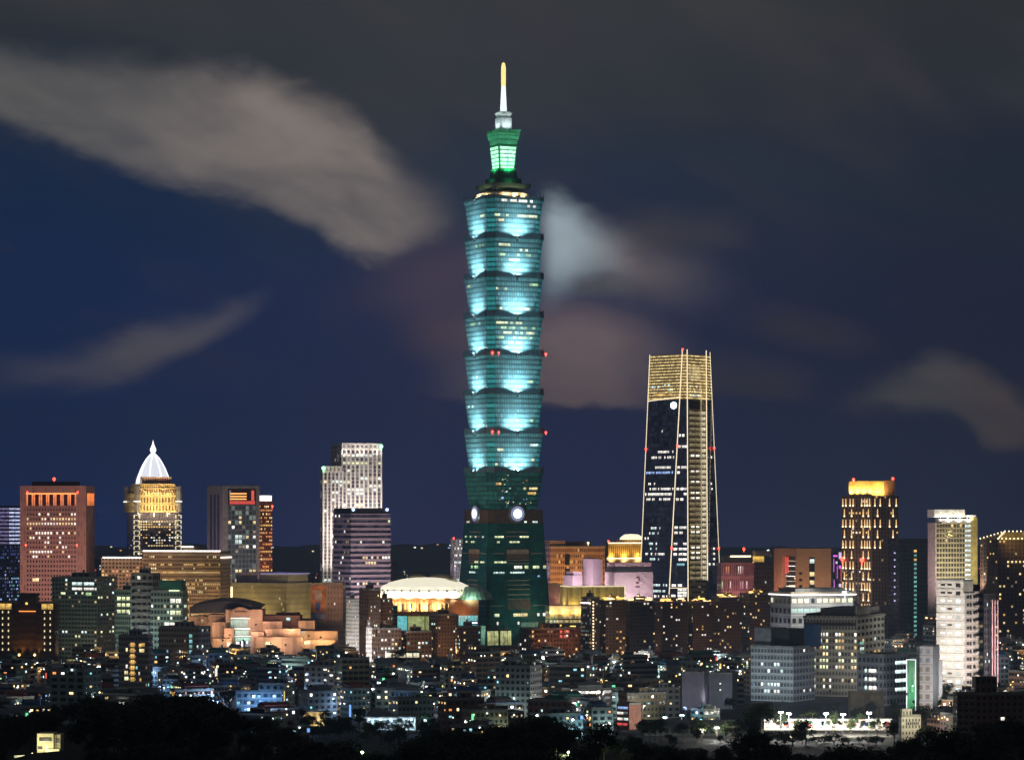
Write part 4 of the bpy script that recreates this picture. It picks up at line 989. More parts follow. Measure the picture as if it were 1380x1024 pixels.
b.wall(facade('rose_stone_facade', (.46, .30, .26), (.2, .12, .1), .3, .5), 3, 10, 12); p, q, *_ = b.cells['B']; b.cells['K'] = (p, q, 20, 20, 0, b.h)
for (u0, u1, z0, z1, c, nm) in ((.3, 9.6, 8.8, 19.6, (.62, .24, .09), 'mural_panel'), (.8, 9.2, 9.4, 11.6, (.12, .18, .5), 'mural_band'), (3.2, 6.2, 12.2, 14.6, (.10, .16, .5), 'mural_patch'), (2.6, 7.0, 15.2, 18.2, (.55, .45, .42), 'mural_patch'), (.3, 9.6, 8.2, 8.7, (.3, .42, .06), 'mural_stripe')):
    b.pane('K', u0, u1, z0, z1, plain('paint_' + nm, c, .7, var=.35, scale=.25), out=.2 + .08 * len(b.panes) + (.1 if nm != 'mural_panel' else 0), name=nm, now=True)
for k in range(9): b.pane('K', 1.2 + k * .9, 1.7 + k * .9, 9.8, 11.1, plain('mural_white', (.5, .5, .55), .7), out=.45, name='mural_mark', now=True)
for v in (.2, .75):
    m = b.P(0, v); flood(b.root, (m[0] - 3, m[1] - 26, 12), (m[0], m[1], 34), (1, .74, .60), .34, alb=.4, ang=130, dref=34)
b.lit('B', .06, ['white', 'warm'], .3, .4, cols=range(5, 10)); b.parapet(M['beige']); b.done()

# ---- pink stone cultural centre with curved dark roof and teal glass entrance
def centre():
    Y = 2450
    root = thing('cultural_centre', 'rambling pink stone hall with a low curved dark roof and tall teal glass entrance', 'hall', (X(350, Y), Y + 20, 0))
    SKYLINE.append((255, 465, 812, Y)); ZONES.append((X(252, Y), X(468, Y), Y - 62, Y + 50))
    pk = facade('pink_hall_stone', (.40, .25, .19), (.46, .30, .235), .93, .97, streak=.5, grough=.75); dk = plain('slate_roof', (.05, .05, .07), .6)
    def blk(x0, x1, yt, dY, dep, mat=pk, name='wall', zb=0.0, y0=None):
        mb = MB(); yy = Y + dY; za = Z(y0, yy) if y0 else zb
        xs = X(x0, yy), X(x1, yy)
        mb.box(xs[0], xs[1], yy, yy + dep, za, Z(yt, yy)); return mb.build(name, mat, root)
    # curved roof over the left half
    mb = MB(); N = 14; x0, x1 = X(255, Y), X(352, Y)
    for i in range(N):
        f0, f1 = i / N, (i + 1) / N; zf = lambda f: Z(823, Y) + (Z(810, Y) - Z(823, Y)) * sin(pi * (f * .85 + .08)) ** .8
        a, c = x0 + (x1 - x0) * f0, x0 + (x1 - x0) * f1
        mb.face([(a, Y + 4, zf(f0)), (c, Y + 4, zf(f1)), (c, Y + 46, zf(f1) + 2), (a, Y + 46, zf(f0) + 2)])
        mb.face([(a, Y + 4, Z(826, Y)), (c, Y + 4, Z(826, Y)), (c, Y + 4, zf(f1)), (a, Y + 4, zf(f0))])
    mb.build('curved_roof', dk, root)
    blk(256, 282, 830, 6, 30); blk(281, 305, 828, 2, 30); blk(304, 354, 821, -2, 30, pk)
    blk(286, 303, 838, -8, 9); blk(302, 315, 846, -12, 13); blk(354, 404, 829, 4, 30, plain('maroon_wall', (.16, .08, .07), .8)); blk(354, 380, 837, -6, 9)
    blk(372, 402, 825.5, 12, 20, plain('maroon_parapet', (.12, .06, .055), .8), 'roof_box'); blk(402, 424, 836, 0, 30); blk(357, 405, 847, -14, 19); blk(338, 356, 851, -18, 24); blk(404, 455, 850, -10, 20)
    blk(345, 408, 858, -22, 7); blk(408, 452, 862, -20, 9); blk(286, 312, 860, -22, 9); blk(396, 419, 834, 10, 20, plain('maroon_parapet_b', (.14, .07, .06), .8), 'roof_box')
    # curved gable with lettering strokes, teal glazed shaft
    mb = MB(); yy = Y - 4; xa, xb = X(311, yy), X(337, yy); zb, zm = Z(832, yy), Z(819, yy)
    for i in range(10):
        f0, f1 = i / 10, (i + 1) / 10; zf = lambda f: Z(823, yy) + 3.2 * sin(pi * f)
        mb.face([(xa + (xb - xa) * f0, yy, zb), (xa + (xb - xa) * f1, yy, zb), (xa + (xb - xa) * f1, yy, zf(f1)), (xa + (xb - xa) * f0, yy, zf(f0))])
        mb.face([(xa + (xb - xa) * f0, yy, zf(f0)), (xa + (xb - xa) * f1, yy, zf(f1)), (xa + (xb - xa) * f1, yy + 1.9, zf(f1)), (xa + (xb - xa) * f0, yy + 1.9, zf(f0))])
    mb.build('curved_gable', pk, root)
    for k in range(8):
        mb = MB(); x = X(317 + k * 2.0, yy); mb.box(x, x + .75, yy - .3, yy - .05, Z(824.5, yy), Z(822.8, yy)); mb.build('sign_letter', M['black'], root)
    for (y0, y1, xa, xb, mt) in ((834, 832, 311, 337, 'white'), (845, 835, 311, 334, 'tealw'), (848, 846, 316, 337, 'cool'), (856, 849, 317, 335, 'tealw'), (858, 856.5, 316, 338, 'cool'), (864, 859, 317, 340, 'tealw'), (871, 866, 319, 343, 'deepblue')):
        mb = MB(); yy = Y - 6
        mb.box(X(xa, yy), X(xb, yy), yy, yy + 1.5, Z(y0, yy), Z(y1, yy)); mb.build('entrance_glass', W[mt], root)
    for k, x in enumerate((326, 333, 340)):
        mb = MB(); mb.ball((X(x, Y - 10), Y - 10, Z(865, Y - 10)), .8); mb.build('lamp', L['cool'], root)
    for (x, y, dY, c, lum) in ((345, 841, -30, (1, .62, .42), 2.0), (300, 862, -34, (1, .66, .36), 1.0), (269, 846, -18, (1, .68, .36), .8), (365, 866, -34, (1, .70, .40), 1.0), (416, 856, -30, (1, .66, .30), 1.1), (432, 858, -30, (1, .64, .28), 1.1), (448, 868, -34, (1, .62, .26), .9), (385, 868, -38, (1, .68, .45), .6), (328, 862, -30, (1, .75, .6), .35), (392, 846, -20, (1, .66, .42), .45), (310, 855, -24, (1, .66, .42), .45)):
        yy = Y + dY; p = (X(x, yy), yy, Z(y, yy)); flood(root, p, (p[0], p[1] + 14, p[2] + 3), c, lum * .95, alb=.4, ang=160, dref=11, size=.5)
    for (x, y, dY, mt, w_, h_) in ((271, 836, 5.7, 'dim', 3, 4), (386, 834, 3.7, 'cyan', 5, 4), (405, 852, -10.3, 'dimcool', 6, 4), (410, 866, -20.3, 'lime', 8, 4), (318, 868, -22.3, 'white', 9, 7), (306, 868, -22.3, 'white', 4, 5), (358, 868, -22.3, 'warm', 8, 6)):
        yy = Y + dY; mb = MB(); mb.face([(X(x, yy), yy, Z(y + h_ / 2, yy)), (X(x + w_, yy), yy, Z(y + h_ / 2, yy)), (X(x + w_, yy), yy, Z(y - h_ / 2, yy)), (X(x, yy), yy, Z(y - h_ / 2, yy))], [(0, 0), (1, 0), (1, 1), (0, 1)]); mb.build('window', W[mt], root)
W['deepblue'] = lamp('window_deep_blue', (.05, .25, .6), .4, .3)
centre()

# ---- broad white lit dome hall
def dome_hall():
    Y = 2520
    cx, cyy = X(572, Y), Y + 32
    root = thing('dome_hall', 'broad hall with a shallow glowing white dome and gold lit columns', 'hall', (cx, cyy, 0))
    SKYLINE.append((505, 640, 780, Y)); ZONES.append((cx - 46, cx + 48, Y - 24, Y + 80))
    z = lambda py: Z(py, Y)
    r = 40
    M['domewhite'] = plain('white_dome_panel', (.72, .68, .56), .55, var=.06); st = plain('hall_stone', (.40, .22, .12), .7)
    mb = MB(); mb.lathe(cx, cyy, [(r, z(796)), (r * .93, z(790.5)), (r * .75, z(785)), (r * .5, z(781)), (r * .22, z(779)), (0, z(778.6))], 48); mb.build('dome', L['hallglow'], root, True)
    mb = MB(); mb.lathe(cx, cyy, [(r + 1, z(806)), (r + 1, z(796.2)), (r - 2, z(796))], 48); mb.build('dome_wall', M['domewhite'], root, True)
    for k in range(14):
        t = pi * (1.1 + .8 * k / 13); mb = MB(); x, y = cx + (r + 1.1) * cos(t), cyy + (r + 1.1) * sin(t)
        mb.box(x - .8, x + .8, y - .5, y + .3, z(794.5) - 1.6, z(794.5)); mb.build('vent', M['black'], root)
    mb = MB(); mb.lathe(cx, cyy, [(r - 3, z(813)), (r - 3, z(807)), (r + 3, z(806.5)), (r + 3, z(805)), (r, z(804.6))], 48); mb.build('cornice', st, root)
    mb = MB(); mb.lathe(cx, cyy, [(r - 6, 0), (r - 6, z(813))], 48, nu=48); mb.build('drum', facade('hall_drum', (.5, .34, .18), (.2, .16, .1), .5, 1.1), root)
    mb = MB(); mb.lathe(cx, cyy, [(r - 2, z(828)), (r - 2, z(825)), (r + 1, z(824)), (r - 6, z(823.5))], 48); mb.build('ledge', st, root)
    for k in range(22):
        t = pi * (1.06 + .88 * k / 21); x, y = cx + (r - 3.4) * cos(t), cyy + (r - 3.4) * sin(t)
        mb = MB(); mb.tube((x, y, z(824)), (x, y, z(807)), .75, .65, 8); mb.build('column', M['beige'], root)
    for k in range(9):
        t = pi * (1.1 + .8 * k / 8); x, y = cx + (r + .5) * cos(t), cyy + (r + .5) * sin(t)
        flood(root, (x, y, z(821)), (cx + (r - 6) * cos(t), cyy + (r - 6) * sin(t), z(812)), (1, .66, .24), 3.0, alb=.4, ang=150, dref=8, size=.4, fixture=False)
        mb = MB(); mb.ball((x, y - .5, z(813.5)), .55); mb.build('lamp', L['warm'], root)
        x, y = cx + (r + 7) * cos(t), cyy + (r + 7) * sin(t)
        flood(root, (x, y, z(803)), (cx + r * .55 * cos(t), cyy + r * .55 * sin(t), z(790)), (1, .93, .70), 2.2, alb=.7, ang=150, dref=12, size=.6, fixture=False)
    # glazed base panels
    for (t0, t1, mt) in ((1.19, 1.36, 'aqua'), (1.37, 1.5, 'limepanel'), (1.51, 1.62, 'limepanel'), (1.7, 1.86, 'aqua')):
        mb = MB(); n = 6
        for i in range(n):
            a, c = pi * (t0 + (t1 - t0) * i / n), pi * (t0 + (t1 - t0) * (i + 1) / n); rr = r - 5.6
            mb.face([(cx + rr * cos(a), cyy + rr * sin(a), 4), (cx + rr * cos(c), cyy + rr * sin(c), 4), (cx + rr * cos(c), cyy + rr * sin(c), z(830)), (cx + rr * cos(a), cyy + rr * sin(a), z(830))], [(i * .7, 0), (i * .7 + .7, 0), (i * .7 + .7, 1), (i * .7, 1)])
        mb.build('lit_glazing', W[mt], root)
    # small arched dormers, stair block and the brown wing joining the pagoda tower
    for px, rr in ((562, 8.5), (594, 11)):
        mb = MB(); x = X(px, Y + 40)
        mb.lathe(x, Y + 44, [(rr, z(781)), (rr * .8, z(777)), (rr * .4, z(775)), (0, z(774.6))], 20); mb.build('small_dome', plain('small_dome_gold', (.55, .42, .25), .6), root, True)
    mb = MB(); mb.box(X(600, Y + 20), X(616, Y + 20), Y + 20, Y + 36, z(806), z(781)); mb.build('stair_block', M['domewhite'], root)
    flood(root, (X(606, Y), Y + 6, z(802)), (X(607, Y), Y + 20, z(790)), (1, .92, .7), 1.3, alb=.7, ang=150, dref=14, size=.5, fixture=False)
    mb = MB(); mb.box(X(606, Y), X(645, Y), Y - 2, Y + 24, 0, z(808)); mb.build('side_wing', st, root)
    flood(root, (X(622, Y), Y - 14, z(826)), (X(622, Y), Y, z(815)), (1, .45, .15), .16, alb=.3, ang=150, dref=14, size=.5, fixture=False)
    for k in range(7):
        x0 = X(612 + k * 4.6, Y - 2.4); mb = MB(); mb.face([(x0, Y - 2.4, 4), (x0 + 2.5, Y - 2.4, 4), (x0 + 2.5, Y - 2.4, z(829)), (x0, Y - 2.4, z(829))], [(0, 0), (1, 0), (1, 1), (0, 1)]); mb.build('lit_glazing', W['aqua'], root)
    # ribbed shell roof
    mb = MB(); x = X(638, Y - 6); mb.lathe(x, Y + 16, [(17, z(808)), (16, z(804)), (12.5, z(797.5)), (7, z(791)), (0, z(788.5))], 26, nu=26); mb.build('shell_roof', facade('shell_roof_ribs', (.30, .46, .38), (.16, .3, .24), .3, 1.1), root)
    flood(root, (X(632, Y), Y - 8, z(806)), (x, Y + 10, z(797)), (.7, 1, .75), .45, alb=.4, ang=150, dref=14, size=.5, fixture=False)
    x0 = X(633, Y - 3); mb = MB(); mb.box(x0, x0 + 7, Y - 3.4, Y - 2.6, z(841), z(836)); sg = mb.build('blue_sign', plain('sign_blue', (.03, .06, .25), .5), root)
    for k in range(6):
        mb = MB(); mb.box(x0 + .7 + k * .98, x0 + 1.3 + k * .98, Y - 3.6, Y - 3.42, z(839.6), z(837.6)); mb.build('sign_letter', L['cool'], sg)
W['aqua'] = lamp('aqua_glazing', (.20, .80, .85), .65, .3); W['limepanel'] = lamp('lime_glazing', (.62, .75, .28), .42, .4)
dome_hall()

# ---- pale slab behind the pagoda tower
b = Bld('office_tower', 'narrow pale slab tower half hidden behind the left foot of the pagoda tower', 'office tower', 607, 612, 630, 727, 2950, 20)
b.wall(FM['ribs'], 8, 3, 26); b.lit('A', .4, ['white', 'blue', 'cool'], .6, .6); m = b.P(.0, 0); flood(b.root, (m[0] - 8, m[1] - 50, 12), (m[0], m[1], 60), (.9, .82, 1), .35, alb=.5, ang=100, dref=60); beacon(b.root, (*b.P(0, .1), Z(725, 2950)), 'red', .9); b.parapet(M['conc']); b.done()

# ---- group right of the pagoda tower
Y = 3000
b = Bld('office_building', 'orange lit office slab with rows of small dark windows', 'office building', 727, 741, 815, 737.5, Y, 12)
fo = facade('orange_grid_facade', (.46, .26, .12), (.05, .02, .015), .5, .52)
b.wall(fo, 26, 5, 14, z1=b.h); b.block('cornice', M['beige'], -.01, 1.01, -.02, 1.02, b.h + .02, b.h + 1.2); b.block('roof_wing', fo, 0, .28, .02, .9, b.h + 1.25, Z(728.5, Y), n=8, nf=2); b.block('plant_room', plain('brown_plant_room', (.20, .10, .06), .8), .32, .8, .2, .9, b.h + 1.25, Z(730, Y))
b.cells['A2'] = (*b.cells['A'][:2], 26, 14, 0, b.h)
for j in (12, 9.5, 7): b.pane('A2', 7, 9.4, j - 1, j + .9, M['black'], out=.15, name='recess', now=True)
for u, lum in ((.1, .22), (.5, .2), (.9, .22)):
    m = b.P(u, 0); flood(b.root, (m[0] + 5, m[1] - 40, 25), (m[0], m[1], 70), (1, .60, .26), lum, alb=.4, ang=130, dref=55)
m = b.P(0, .5); flood(b.root, (m[0] - 30, m[1] - 30, 30), (m[0], m[1], 78), (.45, .35, 1), .3, alb=.3, ang=100, dref=50); b.lit('B', .25, ['blue', 'dimcool'], .5, .5); b.lit('A', .1, ['gold', 'orange'], .5, .5); x, y = b.P(.7, 0); beacon(b.root, (x, y + 6, Z(731.5, Y)), 'warm', 1.2); b.done()

def gold_dome():
    Y = 3100
    b = Bld('grand_hall', 'gold lit classical building with a small bright dome', 'hall', 815, 820, 880, 733, Y, 14)
    g = facade('gold_colonnade', (.55, .38, .14), (.14, .06, .015), .42, .74)
    b.wall(g, 22, 3, 1, z0=Z(752, Y), z1=b.h, name='colonnade'); b.wall(plain('gold_base', (.5, .34, .2), .7), 8, 2, 1, z1=Z(752, Y) - .02, name='base', key='x')
    b.block('cornice', M['beige'], -.05, 1.04, -.1, 1.05, Z(755, Y), Z(752, Y) + .6); b.block('cornice', M['beige'], -.02, 1.02, -.05, 1.05, b.h + .02, Z(730.5, Y)); b.block('attic', g, .2, .85, .1, .9, Z(730.5, Y) + .02, Z(727, Y))
    c = b.P(.56, .5); r = X(864, Y) - X(834, Y); r = r / 2 + 1
    mb = MB(); mb.lathe(c[0], c[1], [(r, Z(727, Y)), (r * .92, Z(724, Y)), (r * .72, Z(721.5, Y)), (r * .55, Z(720, Y)), (0, Z(719.4, Y))], 28); mb.build('dome', L['domewarm'], b.root, True)
    for u in (.05, .35, .65, .95):
        m = b.P(u, -.28); t = b.P(u, 0); flood(b.root, (*m, Z(751, Y)), (*t, Z(744, Y)), (1, .66, .18), 1.3, alb=.5, ang=150, dref=9, size=.5, fixture=False)
        flood(b.root, (*m, Z(757, Y)), (*b.P(u, -.05), Z(753, Y)), (1, .70, .28), .9, alb=.5, ang=150, dref=8, size=.5, fixture=False)
    A, B_ = b.P(0, -.06), b.P(1, -.06); strip(b.root, (A[0], A[1] - .6, Z(731.5, Y)), (B_[0], B_[1] - .6, Z(731.5, Y)), .6, 'warm'); A, B_ = b.P(-.04, -.1), b.P(1.03, -.1); strip(b.root, (A[0], A[1] - .6, Z(752, Y)), (B_[0], B_[1] - .6, Z(752, Y)), .6, 'warm')
    b.lit('A', .4, ['gold', 'warm'], .4, .5); beacon(b.root, (*b.P(0, 0), Z(729, Y)), 'red', 1.1); b.done()
L['domewarm'] = lamp('warm_dome_glow', (1, .88, .58), 1.3)
gold_dome()
mauve = plain('mauve_wall', (.46, .35, .375), .7, var=.06)
Y = 2750
b = Bld('department_store', 'blank mauve store block with a dark roof band and small dark emblem', 'store', 815, 828, 880, 771, Y, 16)
b.wall(mauve, 1, 1, 1); b.block('roof_band', M['dark'], .01, .99, .01, .9, b.h + .02, Z(765, Y)); b.block('roof_storey', plain('mauve_storey', (.4, .28, .3), .7), .03, .97, .05, .9, Z(765, Y) + .02, Z(758, Y))
b.cells['K'] = (*b.cells['A'][:2], 20, 20, 0, b.h)
for (u0, u1, z0, z1) in ((11.2, 13, 18.2, 18.7), (12.5, 13.1, 17.2, 18.1), (11.0, 12.8, 16.6, 17.1), (10.9, 13.3, 15.4, 15.9)): b.pane('K', u0, u1, z0, z1, M['darkred'], out=.25, name='emblem_stroke', now=True)
for u in (.15, .7):
    m = b.P(u, 0); flood(b.root, (m[0], m[1] - 34, 30), (m[0], m[1], 50), (1, .84, .88), .32, alb=.38, ang=130, dref=42)
m = b.P(0, .5); flood(b.root, (m[0] - 16, m[1] - 24, 30), (m[0], m[1], 50), (1, .84, .90), .32, alb=.38, ang=130, dref=34); b.done()
b = Bld('department_store', 'pair of plain mauve lift towers on a dark base, left of the mauve store', 'store', 785.5, 799, 811.5, 753, 2800, 42)
b.wall(mauve, 1, 1, 1); m = b.P(0, 0); flood(b.root, (m[0] - 14, m[1] - 40, 32), (m[0], m[1], 66), (1, .84, .90), .34, alb=.38, ang=120, dref=48); flood(b.root, (m[0] + 26, m[1] - 30, 32), (m[0] + 8, m[1], 66), (1, .84, .88), .22, alb=.38, ang=120, dref=48); b.parapet(M['black'], .8, .5); b.done()
b = Bld('department_store', 'small stepped mauve block in front of the orange office slab', 'store', 759, 772, 785, 775, 2790, 40)
b.wall(mauve, 1, 1, 1); b.block('upper_block', mauve, .15, .95, .05, .9, b.h + .02, Z(770, 2790)); m = b.P(0, 0); flood(b.root, (m[0] - 8, m[1] - 40, 32), (m[0], m[1], 56), (.95, .72, .95), .4, alb=.38, ang=120, dref=46); flood(b.root, (m[0] + 25, m[1] - 26, 32), (m[0] + 8, m[1], 56), (.95, .72, .95), .3, alb=.38, ang=120, dref=42); b.done()
Y = 2620
b = Bld('department_store', 'wide glowing yellow glass screen block, in front of the mauve towers', 'store', 753.5, 766, 842, 790, Y, 14)
b.wall(facade('yellow_screen', (.34, .26, .10), (.20, .15, .05), .7, 1.1, glow=((1, .76, .25), .16, 1.0)), 60, 9, 1, z0=Z(820, Y), z1=b.h); b.wall(M['dark'], 3, 3, 1, z1=Z(820, Y) - .02, key='x', name='base')
A, B_ = b.P(0, 0), b.P(1, 0); C_ = b.P(0, 1)
strip(b.root, (A[0], A[1] - .4, b.h), (B_[0], B_[1] - .4, b.h), .55, 'goldsoft'); strip(b.root, (A[0], A[1] - .4, b.h), (C_[0] - .4, C_[1], b.h), .55, 'goldsoft'); strip(b.root, (B_[0], B_[1] - .4, b.h), (B_[0], B_[1] - .4, Z(812, Y)), .5, 'goldsoft')
for u in (.1, .4, .7): m = b.P(u, 0); flood(b.root, (m[0], m[1] - 5, Z(818, Y)), (m[0], m[1], Z(806, Y)), (1, .78, .30), .9, alb=.3, ang=150, dref=8, size=.5, fixture=False)
m = b.P(0, .5); flood(b.root, (m[0] - 5, m[1] - 3, Z(817, Y)), (m[0], m[1], Z(806, Y)), (1, .85, .4), .9, alb=.3, ang=150, dref=8, size=.5, fixture=False); b.done()
b = Bld('department_store', 'dusky pink block with a few lit display windows, between pagoda tower and yellow screen block', 'store', 731, 737, 755, 788, 2640, 14)
b.wall(plain('dusky_pink_wall', (.30, .17, .17), .7), 5, 2, 6); b.block('roof_band', M['conc'], -.05, 1.02, -.1, 1, b.h + .02, b.h + 1.4); m = b.P(.5, 0); flood(b.root, (m[0], m[1] - 14, 14), (m[0], m[1], 40), (1, .6, .55), .22, alb=.3, ang=130, dref=28)
for (i, j, mt) in ((1.2, 2, 'orange'), (2.2, 2, 'warm'), (3.2, 2, 'warm'), (1.2, 1.1, 'warm'), (2.2, 1.1, 'white'), (3.2, 1.1, 'gold'), (1.6, 3.2, 'dim'), (3, 3.2, 'dim')): b.pane('A', i, i + .8, j, j + .6, W[mt])
x, y = b.P(0, 0); mb = MB(); mb.ball((x - .6, y - 1.2, Z(797.5, 2640)), 1.7); mb.build('round_lamp', L['blue'], b.root); b.done()
b = Bld('department_store', 'low gold lit storefront at the right foot of the pagoda tower', 'store', 735, 741, 784, 816, 2560, 12)
b.wall(facade('gold_store_front', (.55, .42, .18), (.4, .3, .12), .7, .7, glow=((1, .78, .34), .45, 1.0)), 24, 3, 3, z0=Z(840, 2560), z1=Z(823, 2560)); b.wall(M['beige'], 3, 2, 1, z1=Z(840, 2560) - .02, key='x', name='base'); b.block('upper_band', M['beige'], -.02, 1.02, -.06, 1.02, Z(823, 2560) + .02, b.h)
for u in (.1, .5, .9): m = b.P(u, 0); flood(b.root, (m[0], m[1] - 6, Z(826, 2560)), (m[0], m[1], Z(819, 2560)), (1, .72, .32), 1.1, alb=.4, ang=150, dref=8, fixture=False)
b.lit('A', .5, ['gold', 'warm', 'white'], .6, .5); b.done()

# ---- right of the obelisk tower
Y = 2800
b = Bld('office_building', 'rose lit facade with a white light bar on its roof, right of the obelisk tower', 'office building', 966, 972, 1016, 758, Y, 14)
b.wall(facade('rose_facade', (.36, .2, .2), (.2, .08, .1), .5, .8), 16, 2, 5); b.block('roof_storey', M['dark'], .1, .98, .1, .9, b.h + .02, Z(749, Y)); A, B_ = b.P(.28, 0), b.P(.9, 0); strip(b.root, (A[0], A[1] - .3, Z(749.5, Y)), (B_[0], B_[1] - .3, Z(749.5, Y)), .9, 'warm')
m = b.P(.5, 0); flood(b.root, (m[0], m[1] - 30, 22), (m[0], m[1], 60), (1, .46, .45), .17, alb=.3, ang=130, dref=44)
b.lit('A', .5, ['white', 'orange', 'pinkw', 'green'], .3, .5, rowvar=(.6, 1)); b.pane('A', 6.4, 9, .1, 1.7, lamp('green_screen', (.5, .9, .2), .7, .3), out=.3, name='lit_screen', now=True); b.done()
b = Bld('office_building', 'dark block with a yellow glowing roof terrace, left of the portal shaped building', 'office building', 999, 1004, 1041, 757, 2850, 14)
b.wall(FM['brown'], 10, 3, 16); b.block('roof_terrace', lamp('terrace_glow', (1, .62, .10), .8, .2), .02, .70, .04, .9, b.h + .02, Z(749.5, 2850)); b.block('plant_room', M['conc'], .4, .98, .1, .98, Z(749.5, 2850) + .02, Z(742.5, 2850)); b.lit('A', .12, ['cyan', 'warm', 'cool'], .5, .5)
A = b.P(.25, 0); mb = MB(); mb.box(A[0] - 1.6, A[0] + 1.6, A[1] - .6, A[1] + .2, Z(763, 2850), Z(757, 2850)); mb.build('lit_sign', L['gold'], b.root); beacon(b.root, (*b.P(-.1 + .1, .3), Z(739.5, 2850)), 'red', 1.3); b.done()
def portal():
    Y = 2700
    b = Bld('portal_building', 'sandstone block with a huge dark square portal opening edged in red light', 'office building', 1043, 1073, 1120, 740.5, Y, 24)
    st = plain('sandstone', (.46, .29, .19), .75, var=.1)
    z0, z1 = Z(793, Y), Z(749, Y)
    st2 = st
    b.wall(st, 9, 5, 12, u=(0, 1), v=(0, .04), name='wall'); b.block('wall', st2, 0, 1, .62, 1.0, 0, b.h); b.block('lintel', st2, 0, 1, .041, .619, z1, b.h - .02); b.block('core', M['dark'], .12, 1, .042, .618, 0, z1 - .03)
    b.block('base', st2, 0, .118, .042, .618, 0, z0)
    for k in range(6):
        zz = z0 + (z1 - z0) * (k + .4) / 6.4
        A, B_ = b.P(.1, .06), b.P(.1, .6); strip(b.root, (A[0], A[1], zz), (B_[0], B_[1], zz), .28, 'stripdim' if k % 2 else 'stripw')
    for v0, v1, k in ((.1, .25, 1), (.3, .5, 0), (.15, .3, 0)):
        A, B_ = b.P(.11, v0), b.P(.11, v1); zz = z0 + 1 + k * 7
        mb = MB(); mb.face([(A[0], A[1], zz), (B_[0], B_[1], zz), (B_[0], B_[1], zz + 2), (A[0], A[1], zz + 2)], [(0, 0), (1, 0), (1, 1), (0, 1)]); mb.build('window', W['warm'], b.root)
    b.block('red_panel', lamp('red_panel_glow', (1, .04, .03), .5), .06, .11, .50, .60, z1 - 16, z1 - 1)
    b.cells['K'] = (*b.cells['A'][:2], 20, 24, 0, b.h)
    for k in range(5): b.pane('K', 1.6, 3.4, 10.6 + k * 1.7 * 1.0, 11.3 + k * 1.7, M['black'], out=.12, name='dark_window', now=True)
    b.pane('K', 7.4, 10.6, 7, 22, M['black'], out=.12, name='window_strip', now=True)
    for (j, mt) in ((20.4, 'cool'), (17, 'warm'), (14.8, 'warm'), (11.6, 'dim'), (7.2, 'warm')): b.pane('K', 7.7, 10.3, j, j + 1.1, W[mt], out=.22)
    for u, lum in ((.15, .20), (.75, .16)): m = b.P(u, 0); flood(b.root, (m[0] + 10, m[1] - 46, 12), (m[0], m[1], 50), (1, .62, .34), lum, alb=.4, ang=110, dref=60)
    m = b.P(0, .8); flood(b.root, (m[0] - 12, m[1] - 30, 30), (m[0], m[1], 60), (1, .50, .34), .42, alb=.4, ang=130, dref=40); b.parapet(st, 1, .6); b.done()
portal()
b = Bld('office_building', 'dark block with pink and violet neon strokes, between portal building and gold tower', 'office building', 1117, 1121, 1138, 744, 2950, 14)
b.wall(FM['dark'], 6, 2, 14); b.cells['K'] = (*b.cells['A'][:2], 20, 24, 0, b.h)
for (u0, u1, z0, z1, c) in ((2, 9, 22.6, 23.2, 'neon'), (11, 19, 22, 24, 'neonw'), (2.5, 3.6, 18, 22, 'neon'), (6, 9, 20.5, 21.2, 'neonw'), (8, 9, 16, 20, 'neon'), (11, 15, 19, 20, 'neon'), (14, 15.4, 15, 19, 'neonr'), (3, 4.2, 12, 15.5, 'neon'), (11, 18, 13.4, 14.4, 'neonw'), (16.6, 17.8, 16, 20, 'neon')): b.pane('K', u0, u1, z0, z1, L[c] if c in L else L.setdefault(c, lamp('neon_' + c, {'neon': (.8, .15, .9), 'neonw': (.85, .65, 1), 'neonr': (1, .08, .06)}[c], .9)), out=.3, name='neon_stroke', now=True)
b.lit('A', .5, ['orange', 'gold'], .5, .5, rows=range(0, 8)); b.done()

